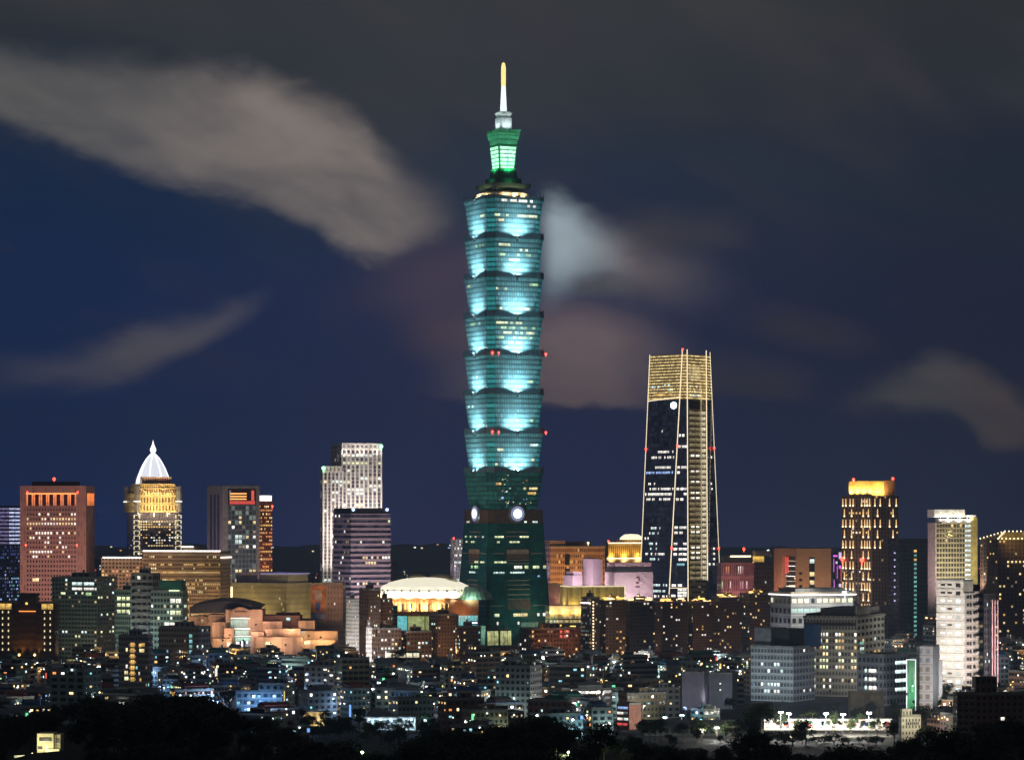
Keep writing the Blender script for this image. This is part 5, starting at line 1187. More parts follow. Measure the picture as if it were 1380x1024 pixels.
def gold_tower():
    Y = 2800
    b = Bld('residential_tower', 'residential tower with slender amber vertical lamps and a blazing gold crown', 'apartment tower', 1134, 1175, 1211, 667.5, Y, 30)
    b.wall(facade('bronze_facade', (.20, .13, .09), (.03, .025, .02), .5, .7), 9, 9, 36); b.lit('B', .2, ['warm', 'gold', 'white', 'dim'], .45, .5); b.lit('A', .06, ['dim', 'gold'], .45, .5)
    b.block('crown', plain('crown_gold_stone', (.5, .36, .14), .6), .05, .5, .04, .80, b.h + .02, Z(648, Y)); b.block('crown_wing', plain('crown_brown_stone', (.25, .12, .07), .7), .52, .92, .05, .7, b.h + .02, Z(647, Y))
    for v in (.1, .32, .52, .72): m = b.P(-.05, v); flood(b.root, (m[0], m[1], b.h + 2.0), (*b.P(.05, v), b.h + 8), (1, .74, .24), 4.0, alb=.45, ang=160, dref=7, size=.5, fixture=False)
    for u in (.2, .42): m = b.P(u, -.10); flood(b.root, (m[0], m[1], b.h + 2.0), (*b.P(u, .04), b.h + 8), (1, .74, .24), 3.6, alb=.45, ang=160, dref=7, size=.5, fixture=False)
    k = 0; y = 669
    while y < 812:
        for f, us in (('B', ((.06, .14), (.22, .32), (.60, .70), (.84, .94)) if k % 2 == 0 else ((.10,), (.27,), (.65,), (.89,))), ('A', ((.1, .3), (.65, .9)) if k % 2 == 0 else ((.2,), (.78,)))):
            if f == 'A' and y > 735: continue
            for grp in us:
                for u in grp:
                    x, yy = b.P(0, u) if f == 'B' else b.P(u, 0)
                    nn = (-b.A[0], -b.A[1]) if f == 'B' else (-b.B[0], -b.B[1])
                    mb = MB(); xx, yv = x + nn[0] * .5, yy + nn[1] * .5
                    mb.tube((xx, yv, Z(y + 12.5, Y)), (xx, yv, Z(y + 2.5, Y)), .62, .34, 6); mb.build('lamp_tube', L['amber'], b.root)
                    mb = MB(); mb.ball((xx, yv, Z(y + 12, Y)), .85, seg=6, rings=4); mb.build('lamp_foot', L['warm'], b.root)
        y += 14.2; k += 1
    for (v, py) in ((.92, 753.5), (.28, 754.5)): x, yy = b.P(0, v); beacon(b.root, (x - 1.5, yy - 1, Z(py, Y)), 'red', 2.0)
    for (u, v, py) in ((.02, .62, 645.5), (.9, .1, 644.5)): x, yy = b.P(u, v); beacon(b.root, (x, yy, Z(py, Y)), 'red', 1.3)
    for k in range(16):
        v = R.random() * .8; b.cells['K'] = (*b.cells['B'][:2], 20, 36, 0, b.h); j = 1.0 + R.random() * 5; b.pane('K', v * 18 + 1, v * 18 + 1.8, j, j + .7, W[R.choice(['redw', 'white', 'redw', 'gold'])])
    m = b.P(0, .5); flood(b.root, (m[0] - 40, m[1] - 70, 12), (m[0], m[1], 80), (1, .62, .34), .06, alb=.3, ang=90); b.done()
gold_tower()
Y = 2600
b = Bld('apartment_tower', 'unlit dark apartment tower with one column of teal stair windows', 'apartment tower', 1196, 1212, 1253, 727.5, Y, 24)
b.wall(FM['dark'], 9, 4, 24); b.cells['K'] = (*b.cells['A'][:2], 9, 24, 0, b.h)
for j in range(2, 22): b.pane('K', 4.3, 5.1, j + .2, j + .75, W['gold'] if j in (19, 21) else W['tealw'])
for k in range(8): x, y = b.P(0, .35); mb = MB(); mb.ball((x - .5, y - .4, Z(745 + k * 9.2, Y)), .75, seg=8, rings=5); mb.build('wall_lamp', L['violetdim'], b.root)
b.parapet(M['dark']); b.done()
L['coollime'] = lamp('cool_lime_lamp', (.85, 1, .6), 1.2)
# ---- right hand group
Y = 2500
b = Bld('apartment_tower', 'white capped tower with a bright white stair column and olive window grid', 'apartment tower', 1252, 1262, 1316, 705, Y, 14)
b.wall(FM['olive'], 14, 3, 26); p, q, nu, nf, a0, a1 = b.cells['A']
pinkw = plain('pale_pink_wall', (.45, .36, .34), .7)
b.block('side_wall', pinkw, -.03, -.002, -.02, 1.0, 0, b.h + .5); b.block('pilaster', plain('ochre_pilaster', (.45, .36, .12), .6), .86, 1.02, -.03, .9, 0, Z(697, Y))
b.block('cap', plain('white_cap', (.7, .68, .62), .6), -.06, .70, -.05, .9, Z(697, Y), Z(686.5, Y)); b.block('cap_base', plain('white_cap_base', (.7, .68, .62), .6), .12, .86, -.035, .85, b.h + .02, Z(699, Y))
b.cells['K'] = (*b.cells['A'][:2], 20, 26, 0, b.h)
b.block('pergola', M['ribwhite'], .72, .98, -.03, .9, Z(696.5, Y), Z(694, Y))
for j in range(26): b.pane('K', 14.2, 17.0, j + .2, j + .72, W['coolstair'] if 'coolstair' in W else W.setdefault('coolstair', lamp('stair_window_cool', (.75, .95, 1), 1.0, .4)))
for u in (.05, .3, .55, .8): m = b.P(u, -.1); flood(b.root, (m[0], m[1], Z(702.5, Y)), (*b.P(u, 0), Z(695, Y)), (1, .97, .85), 3.0, alb=.5, ang=160, dref=7, size=.5, fixture=False)
for u in (.2, .7): m = b.P(u, 0); flood(b.root, (m[0] + 4, m[1] - 46, 52), (m[0], m[1], 90), (1, .92, .70), .20, alb=.4, ang=110, dref=58)
m = b.P(0, .4); flood(b.root, (m[0] - 40, m[1] - 50, 40), (m[0], m[1], 90), (1, .80, .80), .3, alb=.4, ang=90, dref=75); b.lit('A', .04, ['gold'], .6, .6); b.done()
Y = 2450
b = Bld('apartment_tower', 'brown apartment tower with strings of yellow lamps along its sloping roof', 'apartment tower', 1321, 1345, 1420, 727, Y, 26)
b.wall(FM['brown2'], 14, 6, 28); b.lit('A', .4, ['gold', 'warm', 'warm', 'dim'], .45, .5, rowvar=(.2, .6, 1)); b.lit('B', .35, ['gold', 'warm', 'dim'], .4, .45, rowvar=(.3, .6, 1.3))
mb = MB(); q = b.sub(0, 1, 0, 1); h = b.h
mb.face([(*q[0], h + .05), (*q[1], h + .05), (*b.P(.9, .4), h + 6), (*b.P(.25, .4), h + 6)]); mb.face([(*q[3], h + .05), (*q[0], h + .05), (*b.P(.25, .4), h + 6)]); mb.face([(*q[1], h + .05), (*q[2], h + .05), (*b.P(.9, .4), h + 6)]); mb.face([(*q[2], h + .05), (*q[3], h + .05), (*b.P(.25, .4), h + 6), (*b.P(.9, .4), h + 6)])
mb.build('hipped_roof', plain('ochre_roof', (.40, .30, .12), .7), b.root)
for (u0, v0, z0, u1, v1, z1, n) in ((0, 1, 0, .25, .4, 6, 7), (.25, .4, 6, .9, .4, 6, 9), (0, 0, 0, .25, .4, 6, 6), (0, 0, 0, 1, 0, 0, 14), (.55, 0, 0, .6, .4, 6, 6)):
    for k in range(n):
        f = k / n; x, y = b.P(u0 + (u1 - u0) * f, v0 + (v1 - v0) * f); mb = MB(); mb.ball((x, y - .3, h + z0 + (z1 - z0) * f + .9), .62, seg=6, rings=4); mb.build('roof_lamp', L['warm'], b.root)
m = b.P(.4, .2); flood(b.root, (m[0], m[1] - 30, h + 4), (m[0], m[1], h + 3), (1, .75, .25), .25, alb=.4, ang=120, dref=30, fixture=False); b.done()

# white tile apartment tower in front, with the dark flank and the pipes
def white_apartment():
    Y = 1880
    b = Bld('apartment_tower', 'floodlit white tiled apartment tower with bright stair windows and stepped top', 'apartment tower', 1262, 1300, 1326, 799, Y, 52)
    wt = FM['white']; zt = Z(783, Y); nf = 13
    b.wall(wt, 3, 4, nf, z1=b.h, u=(0, 1), v=(0, .04), name='wall'); b.cells['A1'] = b.cells['A']
    plainw = plain('white_tile_wall', (.56, .52, .46), .65, var=.1)
    b.wall(plainw, 1, 1, 1, z1=zt, u=(0, .5), v=(.042, 1), key='t', name='wall'); b.wall(plainw, 1, 1, 1, z1=b.h - .02, u=(.502, 1), v=(.042, .8), key='s', name='wall')
    p, q = b.cells['tB'][:2]; nf = 14; b.cells['B'] = (p, q, 6, nf, 0, zt); b.cells['F'] = (b.P(0, 0), b.P(1, 0), 6, 13, 0, b.h)
    for j in range(0, nf):
        b.pane('B', .02, 5.98, j + .02, j + .10, M['floorline'], out=.15, name='floor_line', now=True)
        for i in (1.0, 2.5):
            on = j not in (13, 12) and R.random() < .72
            b.pane('B', i, i + .95, j + .42, j + .66, W['white'] if on else M['shade'], out=.18)
        b.pane('B', 4.35, 5.35, j + .25, j + .72, W['stair'] if j not in (13, 12, 9, 5, 2) else (W['dimcool'] if j < 12 else M['shade']), out=.18)
        if j < 13:
            b.pane('F', 1.5, 2.1, j + .2, j + .72, M['shade'], out=.15, name='dark_window', now=True)
            # balcony with a solid parapet
            A0, A1 = b.P(.52, 0), b.P(.99, 0); zz = b.h * (j + .12) / 13
            mb = MB(); mb.prism([(A0[0] + .3, A0[1] - 1.3), (A1[0] + .3, A1[1] - 1.3), A1, A0], zz, zz + 1.15, bottom=True); mb.build('balcony', plainw, b.root)
            b.pane('F', 3.3, 5.6, j + .42, j + .80, M['shade'] if R.random() < .8 else W['dim'], out=.12, name='balcony_opening', now=True)
    b.block('roof_tank_room', M['black'], .55, .95, .1, .6, b.h + .02, Z(788, Y)); b.block('roof_edge', plainw, .5 + .004, 1.03, -.05, .03, b.h + .02, b.h + .8)
    b.parapet(M['conc'], 1, .35, z=zt, u=(0, .5), v=(.042, 1))
    s = Bld('', '', '', 1326, 1327, 1341, 800, Y + 6, 20, parent=b.root); s.wall(FM['dark'], 6, 2, 14, name='dark_flank'); s.lit('A', .06, ['cool', 'white'], .4, .4); s.done(20)
    for k in range(3):
        x = X(1337.5 + k * 3.6, Y + 2); mb = MB(); mb.tube((x, Y + 2, 0), (x, Y + 2, Z(808, Y)), .42, seg=8); mb.build('downpipe', M['pinkpipe'], b.root)
    m = b.P(0, .45); flood(b.root, (m[0] - 30, m[1] - 50, 10), (m[0], m[1], 40), (1, .95, .88), .42, alb=.45, ang=100, dref=60); flood(b.root, (m[0] - 50, m[1] - 70, 22), (m[0], m[1], 56), (1, .94, .88), .32, alb=.45, ang=80, dref=90)
    m = b.P(.6, 0); flood(b.root, (m[0] + 22, m[1] - 55, 14), (m[0], m[1], 36), (1, .93, .84), .44, alb=.45, ang=100, dref=60); flood(b.root, (m[0] + 26, m[1] - 60, 10), (m[0] + 6, m[1], 30), (1, .6, .6), .2, alb=.45, ang=60, dref=60, fixture=False)
    b.done()
    b = Bld('apartment_tower', 'slim pale block with tan window pairs, in front of the floodlit white apartment tower', 'apartment tower', 1235, 1257, 1266, 871.5, 1720, 66)
    b.wall(plainw, 3, 2, 7); b.cells['K'] = (*b.cells['B'][:2], 8, 7, 0, b.h)
    for j in range(7):
        b.pane('K', .1, 7.9, j + .02, j + .08, M['floorline'], out=.12, name='floor_line', now=True)
        for i in (1.1, 4.6): b.pane('K', i, i + 2.0, j + .26, j + .78, M['tanblind'] if j < 5 else M['greypane'], out=.15, name='window', now=True)
    m = b.P(0, .5); flood(b.root, (m[0] - 12, m[1] - 44, 8), (m[0], m[1], 22), (.95, .92, 1), .30, alb=.45, ang=100, dref=46); flood(b.root, (m[0] + 28, m[1] - 20, 8), (*b.P(.5, 0), 26), (.75, .85, 1), .2, alb=.45, ang=90, dref=36)
    b.parapet(M['conc'], .8, .3); x = X(1267.5, 1712); mb = MB(); mb.tube((x, 1712, 0), (x, 1712, Z(889, 1712)), 1.15, seg=12); mb.build('chimney', plainw, b.root); b.done()
    b = Bld('glass_stair', 'green glass stair block with a white frame, left of the slim pale block', 'stair block', 1222, 1234, 1236.5, 889, 1700, 72)
    b.wall(facade('green_glass', (.02, .10, .03), (.03, .15, .06), .9, .94, rough=.3, glow=((.1, .8, .25), .022, .5)), 1, 4, 8); b.done()
    for u, v in ((0, 0), (0, 1)): x, y = b.P(u, v); strip(b.root, (x - .1, y - .3, 0), (x - .1, y - .3, b.h + .4), .28, 'framew')
    A, B_ = b.P(0, 0), b.P(0, 1); strip(b.root, (A[0], A[1] - .3, b.h + .2), (B_[0], B_[1] - .3, b.h + .2), .28, 'framew')
    mb = MB(); m = b.P(0, .35); mb.ball((m[0], m[1] - .4, Z(924, 1700)), .45); mb.build('lamp', L['green'], b.root); flood(b.root, (m[0] - 4, m[1] - 8, 12), (m[0], m[1], 20), (.5, 1, .5), .02, alb=.3, ang=140, dref=12)
M['floorline'] = plain('floor_line_grey', (.18, .18, .19), .8); M['shade'] = plain('shaded_window', (.04, .035, .035), .3); M['pinkpipe'] = plain('pink_pipe', (.45, .26, .28), .5)
M['tanblind'] = plain('tan_blind', (.30, .24, .16), .7); M['greypane'] = plain('grey_pane', (.30, .31, .33), .3); W['stair'] = lamp('stair_window', (.72, .95, 1), 1.1, .3); L['framew'] = lamp('frame_white', (.95, .97, 1), .8)
white_apartment()

# hospital-like grey block with yellow windows, its pale neighbour and the long roofed building behind
Y = 2250
b = Bld('long_building', 'long low building with one continuous bright light line under its flat roof', 'office building', 1038, 1066, 1150, 803, Y, 22)
b.wall(FM['grey'], 10, 5, 7, z1=b.h); b.block('flat_roof', M['beige'], -.02, 1.03, -.05, 1.02, b.h + .02, Z(797.5, Y)); b.block('roof_band', M['conc'], .1, .9, .1, .9, Z(797.5, Y) + .02, Z(793, Y))
A, B_, C_ = b.P(-.02, -.05), b.P(1.03, -.05), b.P(-.02, 1.02)
strip(b.root, (A[0], A[1] - .5, Z(801.5, Y)), (B_[0], B_[1] - .5, Z(801.5, Y)), .5, 'stripw'); strip(b.root, (A[0] - .3, A[1] - .4, Z(801.5, Y)), (C_[0], C_[1] - .5, Z(801.5, Y)), .5, 'stripw')
b.lit('A', .7, ['lime', 'warm', 'green'], .7, .45, rows=[6], rowvar=(1,)); b.lit('A', .95, ['tealw', 'cool', 'lime'], .9, .45, rows=[5], rowvar=(1,), cols=range(0, 7)); b.lit('B', .35, ['white', 'lime', 'dim'], .5, .5); b.lit('A', .15, ['white', 'dim'], .5, .5, rows=range(0, 4))
for v in (.2, .7): m = b.P(0, v); flood(b.root, (m[0] - 12, m[1] - 14, 14), (m[0], m[1], 30), (.95, .9, 1), .16, alb=.3, ang=130, dref=20)
b.done()
def starlamp(name, label, px, py, Y, h=None, r=1.0, col=(1, .97, .9), pw=2.0e4, group=None, mat='star', tilt=None):
    x, z = X(px, Y), Z(py, Y); root = thing(name, label, 'lamp mast', (x, Y, 0), group)
    mb = MB(); mb.tube((x, Y, 0), (x, Y, z + .3), .16, .10, 8); mb.build('mast', M['pole'], root)
    mb = MB(); mb.box(x - 1.0, x + 1.0, Y + .05, Y + .2, z + .2, z + .32); cb = mb.build('crossbar', M['pole'], root)
    for k in (-1, 0, 1):
        mb = MB(); mb.tube((x + k * .8, Y - .5, z - .1), (x + k * .8, Y - .1, z), r * .52, r * .42, 12); mb.build('lamp_head', L[mat], root)
    la = bpy.data.lights.new('mast_light', 'POINT'); la.energy = pw; la.color = col; la.shadow_soft_size = .5
    o = bpy.data.objects.new('mast_light', la); C.objects.link(o); o.parent = root; o.location = (0, -3.2, z - .6)
    return root
starlamp('floodlight_mast', 'dazzling white lamp high above the right end of the long roof light line', 1138, 798, 2225, r=1.5, pw=1.2e5)
b = Bld('office_building', 'grey institutional block with a grid of yellow lit windows, right of centre', 'office building', 1083, 1155, 1192, 833, 1850, 68)
wl = facade('hospital_facade', (.25, .245, .215), (.04, .042, .04), .56, .48, streak=.3, slab=.08)
b.wall(wl, 7, 17, 12); nB = 17
b.lit('B', 1.0, ['lime', 'warm', 'lime', 'gold', 'white'], .58, .50, rows=range(4, 10), rowvar=(.75, .9), cols=[1, 2, 3, 5, 6, 7, 10, 11, 12, 15, 16]); b.lit('B', .5, ['blue', 'white', 'warm'], .5, .5, rows=[1, 2], cols=[1, 2, 3, 6, 8, 12, 15]); b.lit('A', .12, ['gold', 'cool'], .4, .5)
b.cells['K'] = (*b.cells['B'][:2], 10, 24, 0, b.h)
b.pane('K', .2, 9.8, 21.6, 22.6, M['shade'], out=.15, name='louvre_band', now=True); b.parapet(wl, 1.4, .4, over=.5)
b.block('roof_storey', plain('roof_storey_wall', (.16, .16, .15), .8), .12, .9, .05, .75, b.h + .02, Z(820, 1850)); b.block('dark_terrace', M['dark'], .05, .95, .78, .99, b.h + .02, Z(827, 1850)); b.block('stair_tower', plain('stair_tower_wall', (.27, .26, .23), .8), .02, .5, -.0 + .01, .045, b.h + .02, Z(817, 1850))
b.cells['J'] = (*b.cells['A'][:2], 10, 14, 0, b.h)
for j in range(4, 10): b.pane('J', 1.0, 2.4, j + .2, j + .75, W['tealw'] if j % 2 else W['cool'])
for v, lum in ((.3, .06),): m = b.P(0, v); flood(b.root, (m[0], m[1] - 42, 12), (m[0], m[1], 26), (1, .94, .84), lum, alb=.25, ang=110, dref=54)
m = b.P(.3, 0); flood(b.root, (m[0] + 30, m[1] - 22, 16), (m[0], m[1], 34), (1, .9, .7), .05, alb=.25, ang=110, dref=40); b.done()
b = Bld('office_building', 'pale blue grey block with banded windows and a small blue wrapped roof house', 'office building', 1012, 1069, 1098, 873, 1800, 58)
pf = facade('pale_grey_facade', (.36, .39, .40), (.11, .125, .135), .66, .52, streak=.3, slab=.16)
b.wall(pf, 7, 13, 8); b.lit('B', .5, ['cool', 'white', 'dimcool'], .6, .5, rows=[5, 4, 2, 1], rowvar=(.6, 1), cols=range(3, 10), run=.2); b.lit('A', .08, ['white', 'blue'], .4, .4); b.parapet(M['conc'], 1.2, .4, over=.4)
b.block('roof_house', M['greyroof'], .1, .8, .58, .97, b.h + .02, Z(847, 1800)); b.block('roof_hut', M['greenroof'], .0, .2, .55, .93, b.h + .02, Z(869, 1800)); b.block('blue_wrap', M['blueroof'], .75, 1.1, -.1, .12, b.h + .02, Z(843, 1800)); b.block('roof_house', M['dark'], .2, .9, .2, .55, b.h + .02, Z(848, 1800))
m = b.P(0, .5); flood(b.root, (m[0] - 20, m[1] - 30, 10), (m[0], m[1], 24), (.80, .92, 1), .12, alb=.35, ang=120, dref=40); m = b.P(.5, 0); flood(b.root, (m[0] + 12, m[1] - 30, 8), (m[0], m[1], 18), (.8, .85, 1), .03, alb=.35, ang=120, dref=34); b.done()
b = Bld('office_building', 'low grey block with three bright white windows, right of the yellow windowed block', 'office building', 1156, 1190, 1226, 884, 1760, 46)
b.wall(FM['grey'], 8, 6, 6); b.cells['K'] = (*b.cells['B'][:2], 10, 10, 0, b.h); b.cells['J'] = (*b.cells['A'][:2], 10, 10, 0, b.h)
for j in (6.6, 4.9, 3.2): b.pane('K', 4.4, 7.4, j, j + .75, W['white']); b.pane('K', 2.8, 3.7, j, j + .75, W['cool'])
for j in (8.2, 6.4, 4.6, 2.8): b.pane('J', 4.5, 9.6, j, j + .7, W['cool'])
m = b.P(0, .2); flood(b.root, (m[0] - 5, m[1] - 34, 8), (m[0], m[1], 16), (.8, .88, 1), .06, alb=.25, ang=120, dref=36); b.parapet(M['conc']); b.done()

# ---- dark apartment ranks with roof gardens, between the pagoda tower and the long roofed building
def brownapt(label, xa, xm, xb, yt, Y, th=26, mat='brown2', p=.10, mats=('warm', 'gold', 'white', 'dim'), nA=8, nB=5, nF=16, roofglow=0, cat='apartment tower', name='apartment_tower', roofbits=True, floods=()):
    b = Bld(name, label, cat, xa, xm, xb, yt, Y, th)
    b.wall(FM[mat], nA, nB, nF); b.lit('A', p, mats, .5, .5, rowvar=(.3, .7, 1, 1.8)); b.lit('B', p, mats, .5, .5, rowvar=(.3, .7, 1, 1.8)); b.parapet(M['conc'], 1.1, .35)
    if roofbits:
        b.block('roof_house', FM[mat], .3, .65, .3, .7, b.h + .02, b.h + 4.2, n=3, nf=1)
        mb = MB(); x, y = b.P(.45, .5); mb.tube((x, y, b.h + 4.25), (x, y, b.h + 6.2), 1.1, seg=10); mb.build('water_tank', M['steel'], b.root)
    for k in range(roofglow):
        u, v = R.random() * .9 + .02, R.random() * .5; x, y = b.P(u, v); w_ = .6 + R.random() * 2.0; mb = MB(); zz = b.h + .05 + R.random() * 2.6
        mb.box(x - w_, x + w_, y - .3, y + .3, zz, zz + .45 + R.random() * .8); mb.build('roof_garden_lamp', L[R.choice(['gold', 'warm', 'orange', 'gold'])], b.root)
    if roofglow:
        for u in (.25, .75): x, y = b.P(u, .25); flood(b.root, (x, y - 1, b.h + 4.5), (x, y + 1, b.h + .5), (1, .68, .22), .7, alb=.2, ang=160, dref=4, fixture=False)
    for (u, v, c, lum) in floods:
        x, y = b.P(u, v); d = (6, -30) if v == 0 else (-24, -22); flood(b.root, (x + d[0], y + d[1], 6), (x, y, b.h * .5), c, lum, alb=.2, ang=120, dref=36)
    return b
b = brownapt('dark apartment tower with a vertical string of amber lamps down its corner', 783, 797, 808, 806, 2330, p=.06)
for k in range(17): x, y = b.P(.18, 0); mb = MB(); mb.ball((x + .3, y - .5, Z(811 + k * 4.2, 2330)), .62, seg=7, rings=5); mb.build('corner_lamp', L['warm'], b.root)
for k in range(14):
    x, y = b.P(0, .1 + .065 * k) ; mb = MB(); mb.ball((x - .3, y - .4, Z(812.5, 2330)), .5, seg=6, rings=4); mb.build('cornice_lamp', L['white'], b.root)
b.lit('B', .5, ['dimcool', 'dim'], .4, .5, rowvar=(1,)); b.done()
for (xa, xm, xb, yt, Yy, gl, lab) in ((806, 816, 843, 810, 2345, 9, 'dark brown apartment tower with a lamplit roof garden, second of its rank'), (841, 849, 884, 811, 2360, 10, 'dark apartment tower with orange lit roof terrace, below the mauve department store'),
                                    (882, 893, 927, 812, 2340, 9, 'dark apartment tower with gold roof garden lights, below the foot of the obelisk tower'), (925, 934, 963, 812, 2355, 7, 'dark apartment tower with yellow roof pavilion, right of the obelisk tower foot'),
                                    (961, 972, 1000, 806, 2350, 6, 'dark brown apartment tower with gold roof lights, below the rose lit facade'), (997, 1010, 1038, 801, 2370, 3, 'dark apartment tower with columns of small yellow windows, rightmost of its rank')):
    b = brownapt(lab, xa, xm, xb, yt, Yy, mat={806: 'brown', 841: 'dark', 882: 'brown2', 925: 'brown', 961: 'brown2', 997: 'brown'}[xa], p=.10 if gl > 3 else .2, roofglow=gl + 5, nF={841: 15, 925: 20}.get(xa, 18), nA={806: 6, 882: 10}.get(xa, 8), floods=((.5, 0, (1, .6, .35), .008 + .012 * (xa % 3)),)); b.done()
b = brownapt('low brown apartment house with a red lit corner, right of pagoda tower', 700, 716, 783, 848, 2390, 22, 'brown', p=.10, nF=6, nA=16, roofglow=2, floods=((.3, 0, (1, .45, .2), .05), (.8, 0, (1, .4, .2), .05)))
for i, j in ((9.2, 4), (10.4, 4), (9.2, 5), (10.4, 5), (11.5, 5)): b.pane('A', i, i + .7, j + .1, j + .7, W['redw'])
b.done()
for (lab, xa, xm, xb, yt, Yy, mat, p, nF, fl) in (
    ('white tiled stair tower with small dark windows, left of the dark stepped apartments', 466, 474, 484, 808, 2330, 'white', .04, 16, ((0, .5, (1, .95, .9), .16), (.5, 0, (1, .95, .9), .16))),
    ('dark apartment tower on the left side of the white dome hall, tallest there', 484, 497, 513, 795, 2380, 'brown', .08, 18, ((.5, 0, (1, .7, .4), .03),)),
    ('dark brown apartment tower partly hiding the left edge of the white dome hall', 508, 514, 529, 807, 2400, 'brown', .12, 16, ((.5, 0, (1, .6, .3), .05),)),
    ('lit brown apartment block with cyan windows, below the left of the white dome hall', 499, 508, 541, 848, 2280, 'brown', .22, 8, ((.3, 0, (1, .62, .3), .07), (.8, 0, (1, .62, .3), .07))),
    ('brown apartment block with bright white windows, below the middle of the white dome hall', 539, 548, 582, 852, 2290, 'brown', .3, 7, ((.5, 0, (1, .62, .3), .06),)),
    ('brown apartment tower in front of the white dome hall columns', 578, 590, 618, 829, 2360, 'brown', .10, 12, ((.5, 0, (1, .6, .3), .07),)),
    ('brown apartment block touching the left foot of the pagoda tower', 614, 620, 648, 845, 2330, 'brown', .22, 9, ((.5, 0, (1, .6, .3), .07),)),
    ('small pale block between the brown apartments, with a white lit wall', 493, 496, 501, 846, 2270, 'white', .05, 8, ((.5, 0, (1, .95, .95), .3), (0, .5, (1, .95, .95), .3)))):
    b = brownapt(lab, xa, xm, xb, yt, Yy, 24, mat, p, ('white', 'cool', 'warm', 'cyan', 'orange') if p > .18 else ('white', 'cool', 'warm', 'orange'), nF=nF, nA=7, nB=4, floods=fl); b.done()

# ---- left hand mid rise group
def lampfront():
    Y = 2300
    b = Bld('apartment_tower', 'dark symmetrical apartment building with gold lamp columns on both wings', 'apartment tower', -6, 74, 79, 812, Y, 80)
    b.wall(FM['brown2'], 3, 26, 9); b.block('centre_tower', FM['brown2'], -.06, .8, .32, .60, 0, Z(799, Y), n=[8, 5, 8, 9], nf=10); b.parapet(M['conc'], 1, .35)
    for v0, v1 in ((.03, .22), (.73, .93)):
        b.cells['B'] = b.cells['B']; p, q, nu, nf, a0, a1 = b.cells['B']
        b.pane('B', 26 * (1 - v1), 26 * (1 - v0), 8.0, 8.85, W['goldwash'], out=.3, name='lit_frieze', now=True)
        for c in (.25, .75):
            v = v0 + (v1 - v0) * c; x, y = b.P(0, v)
            for j in range(7): mb = MB(); zz = b.h * (.86 - j * .105); mb.tube((x, y - .7, zz - 1.6), (x, y - .5, zz), .55, .3, 6); mb.build('wall_lamp', L['lampcream'], b.root)
    x0, y0 = b.P(-.06, .60); x1, y1 = b.P(-.06, .32); strip(b.root, (x0, y0 - .5, Z(823.5, Y)), (x1, y1 - .5, Z(823.5, Y)), .4, 'ember')
    for v in (.33, .59):
        x, y = b.P(-.08, v); mb = MB(); mb.ball((x, y - 1.2, Z(882, Y)), 1.0); mb.build('gate_lamp', L['gold'], b.root); flood(b.root, (x, y - 2.5, Z(884, Y)), (x, y, Z(866, Y)), (1, .52, .1), .5, alb=.15, ang=100, dref=8, fixture=False)
    b.lit('B', .02, ['dim'], .4, .5); x, y = b.P(-.07, .47); mb = MB(); mb.ball((x, y - .6, Z(813, Y)), .9); mb.build('wall_lamp', L['gold'], b.root); b.done()
W['goldwash'] = lamp('gold_wash', (1, .62, .14), .8, .3); L['lampcream'] = lamp('cream_lamp', (1, .86, .50), 1.0)
lampfront()
b = brownapt('broad dark apartment tower with two bright long window bands near its top', 70, 131, 158, 779, 2330, 66, 'green', .10, ('white', 'cool', 'warm', 'lime', 'dim'), nF=19, nA=7, nB=14)
b.cells['K'] = (*b.cells['B'][:2], 20, 40, 0, b.h)
for (u0, u1, z0, z1, mt) in ((9, 13.4, 36.5, 38, 'cool'), (14.2, 18.6, 36.5, 38, 'cool'), (9, 13.4, 34.2, 35.4, 'white'), (14.2, 18.6, 34.2, 35.4, 'white'), (4, 6, 32, 33, 'lime'), (15, 17.5, 31.5, 33, 'green')): b.pane('K', u0, u1, z0, z1, W[mt])
m = b.P(0, .4); flood(b.root, (m[0] - 8, m[1] - 40, 5), (m[0], m[1], 30), (1, .85, .6), .02, alb=.2, ang=110, dref=50); b.done()
b = brownapt('plain block with a three by three grid of bright green white windows', 155, 181, 189, 796, 2250, 70, 'green', .03, ('white', 'cool'), nF=15, nA=4, nB=10)
for j in (13.1, 11.8, 10.5):
    for i in (1.2, 3.6, 6.0): b.pane('B', i, i + 1.7, j, j + .7, W['lime'])
m = b.P(0, .4); flood(b.root, (m[0] - 5, m[1] - 36, 5), (m[0], m[1], 36), (.9, 1, .7), .05, alb=.2, ang=110, dref=46); b.done()
b = brownapt('grey apartment tower with long white balcony fronts, left of the gold lit office', 176, 206, 216, 774, 2220, 68, 'grey', .04, ('dimcool', 'white'), nF=14, nA=4, nB=4)
for j in range(13):
    A, B_ = b.P(0, .05), b.P(0, .82); zz = b.h * (j + .15) / 14; mb = MB(); mb.prism([(B_[0], B_[1] - 1.3), (A[0], A[1] - 1.3), A, B_], zz, zz + 1.3, bottom=True); mb.build('balcony', M['conc'], b.root)
m = b.P(0, .5); flood(b.root, (m[0] - 6, m[1] - 40, 6), (m[0], m[1], 50), (.8, .95, .95), .045, alb=.25, ang=110, dref=56); b.done()
b = brownapt('green grey apartment tower with a dark green roof wall and big white windows', 203, 246, 253, 797, 2200, 74, 'green', .10, ('white', 'cool', 'lime'), nF=13, nA=4, nB=10, roofbits=False)
b.block('roof_wall', M['greenroof'], .05, .95, .05, .75, b.h + .02, Z(782, 2200)); A, B_ = b.P(0, .1), b.P(0, .42); strip(b.root, (A[0], A[1] - .8, b.h + .8), (B_[0], B_[1] - .8, b.h + .8), .5, 'coollime')
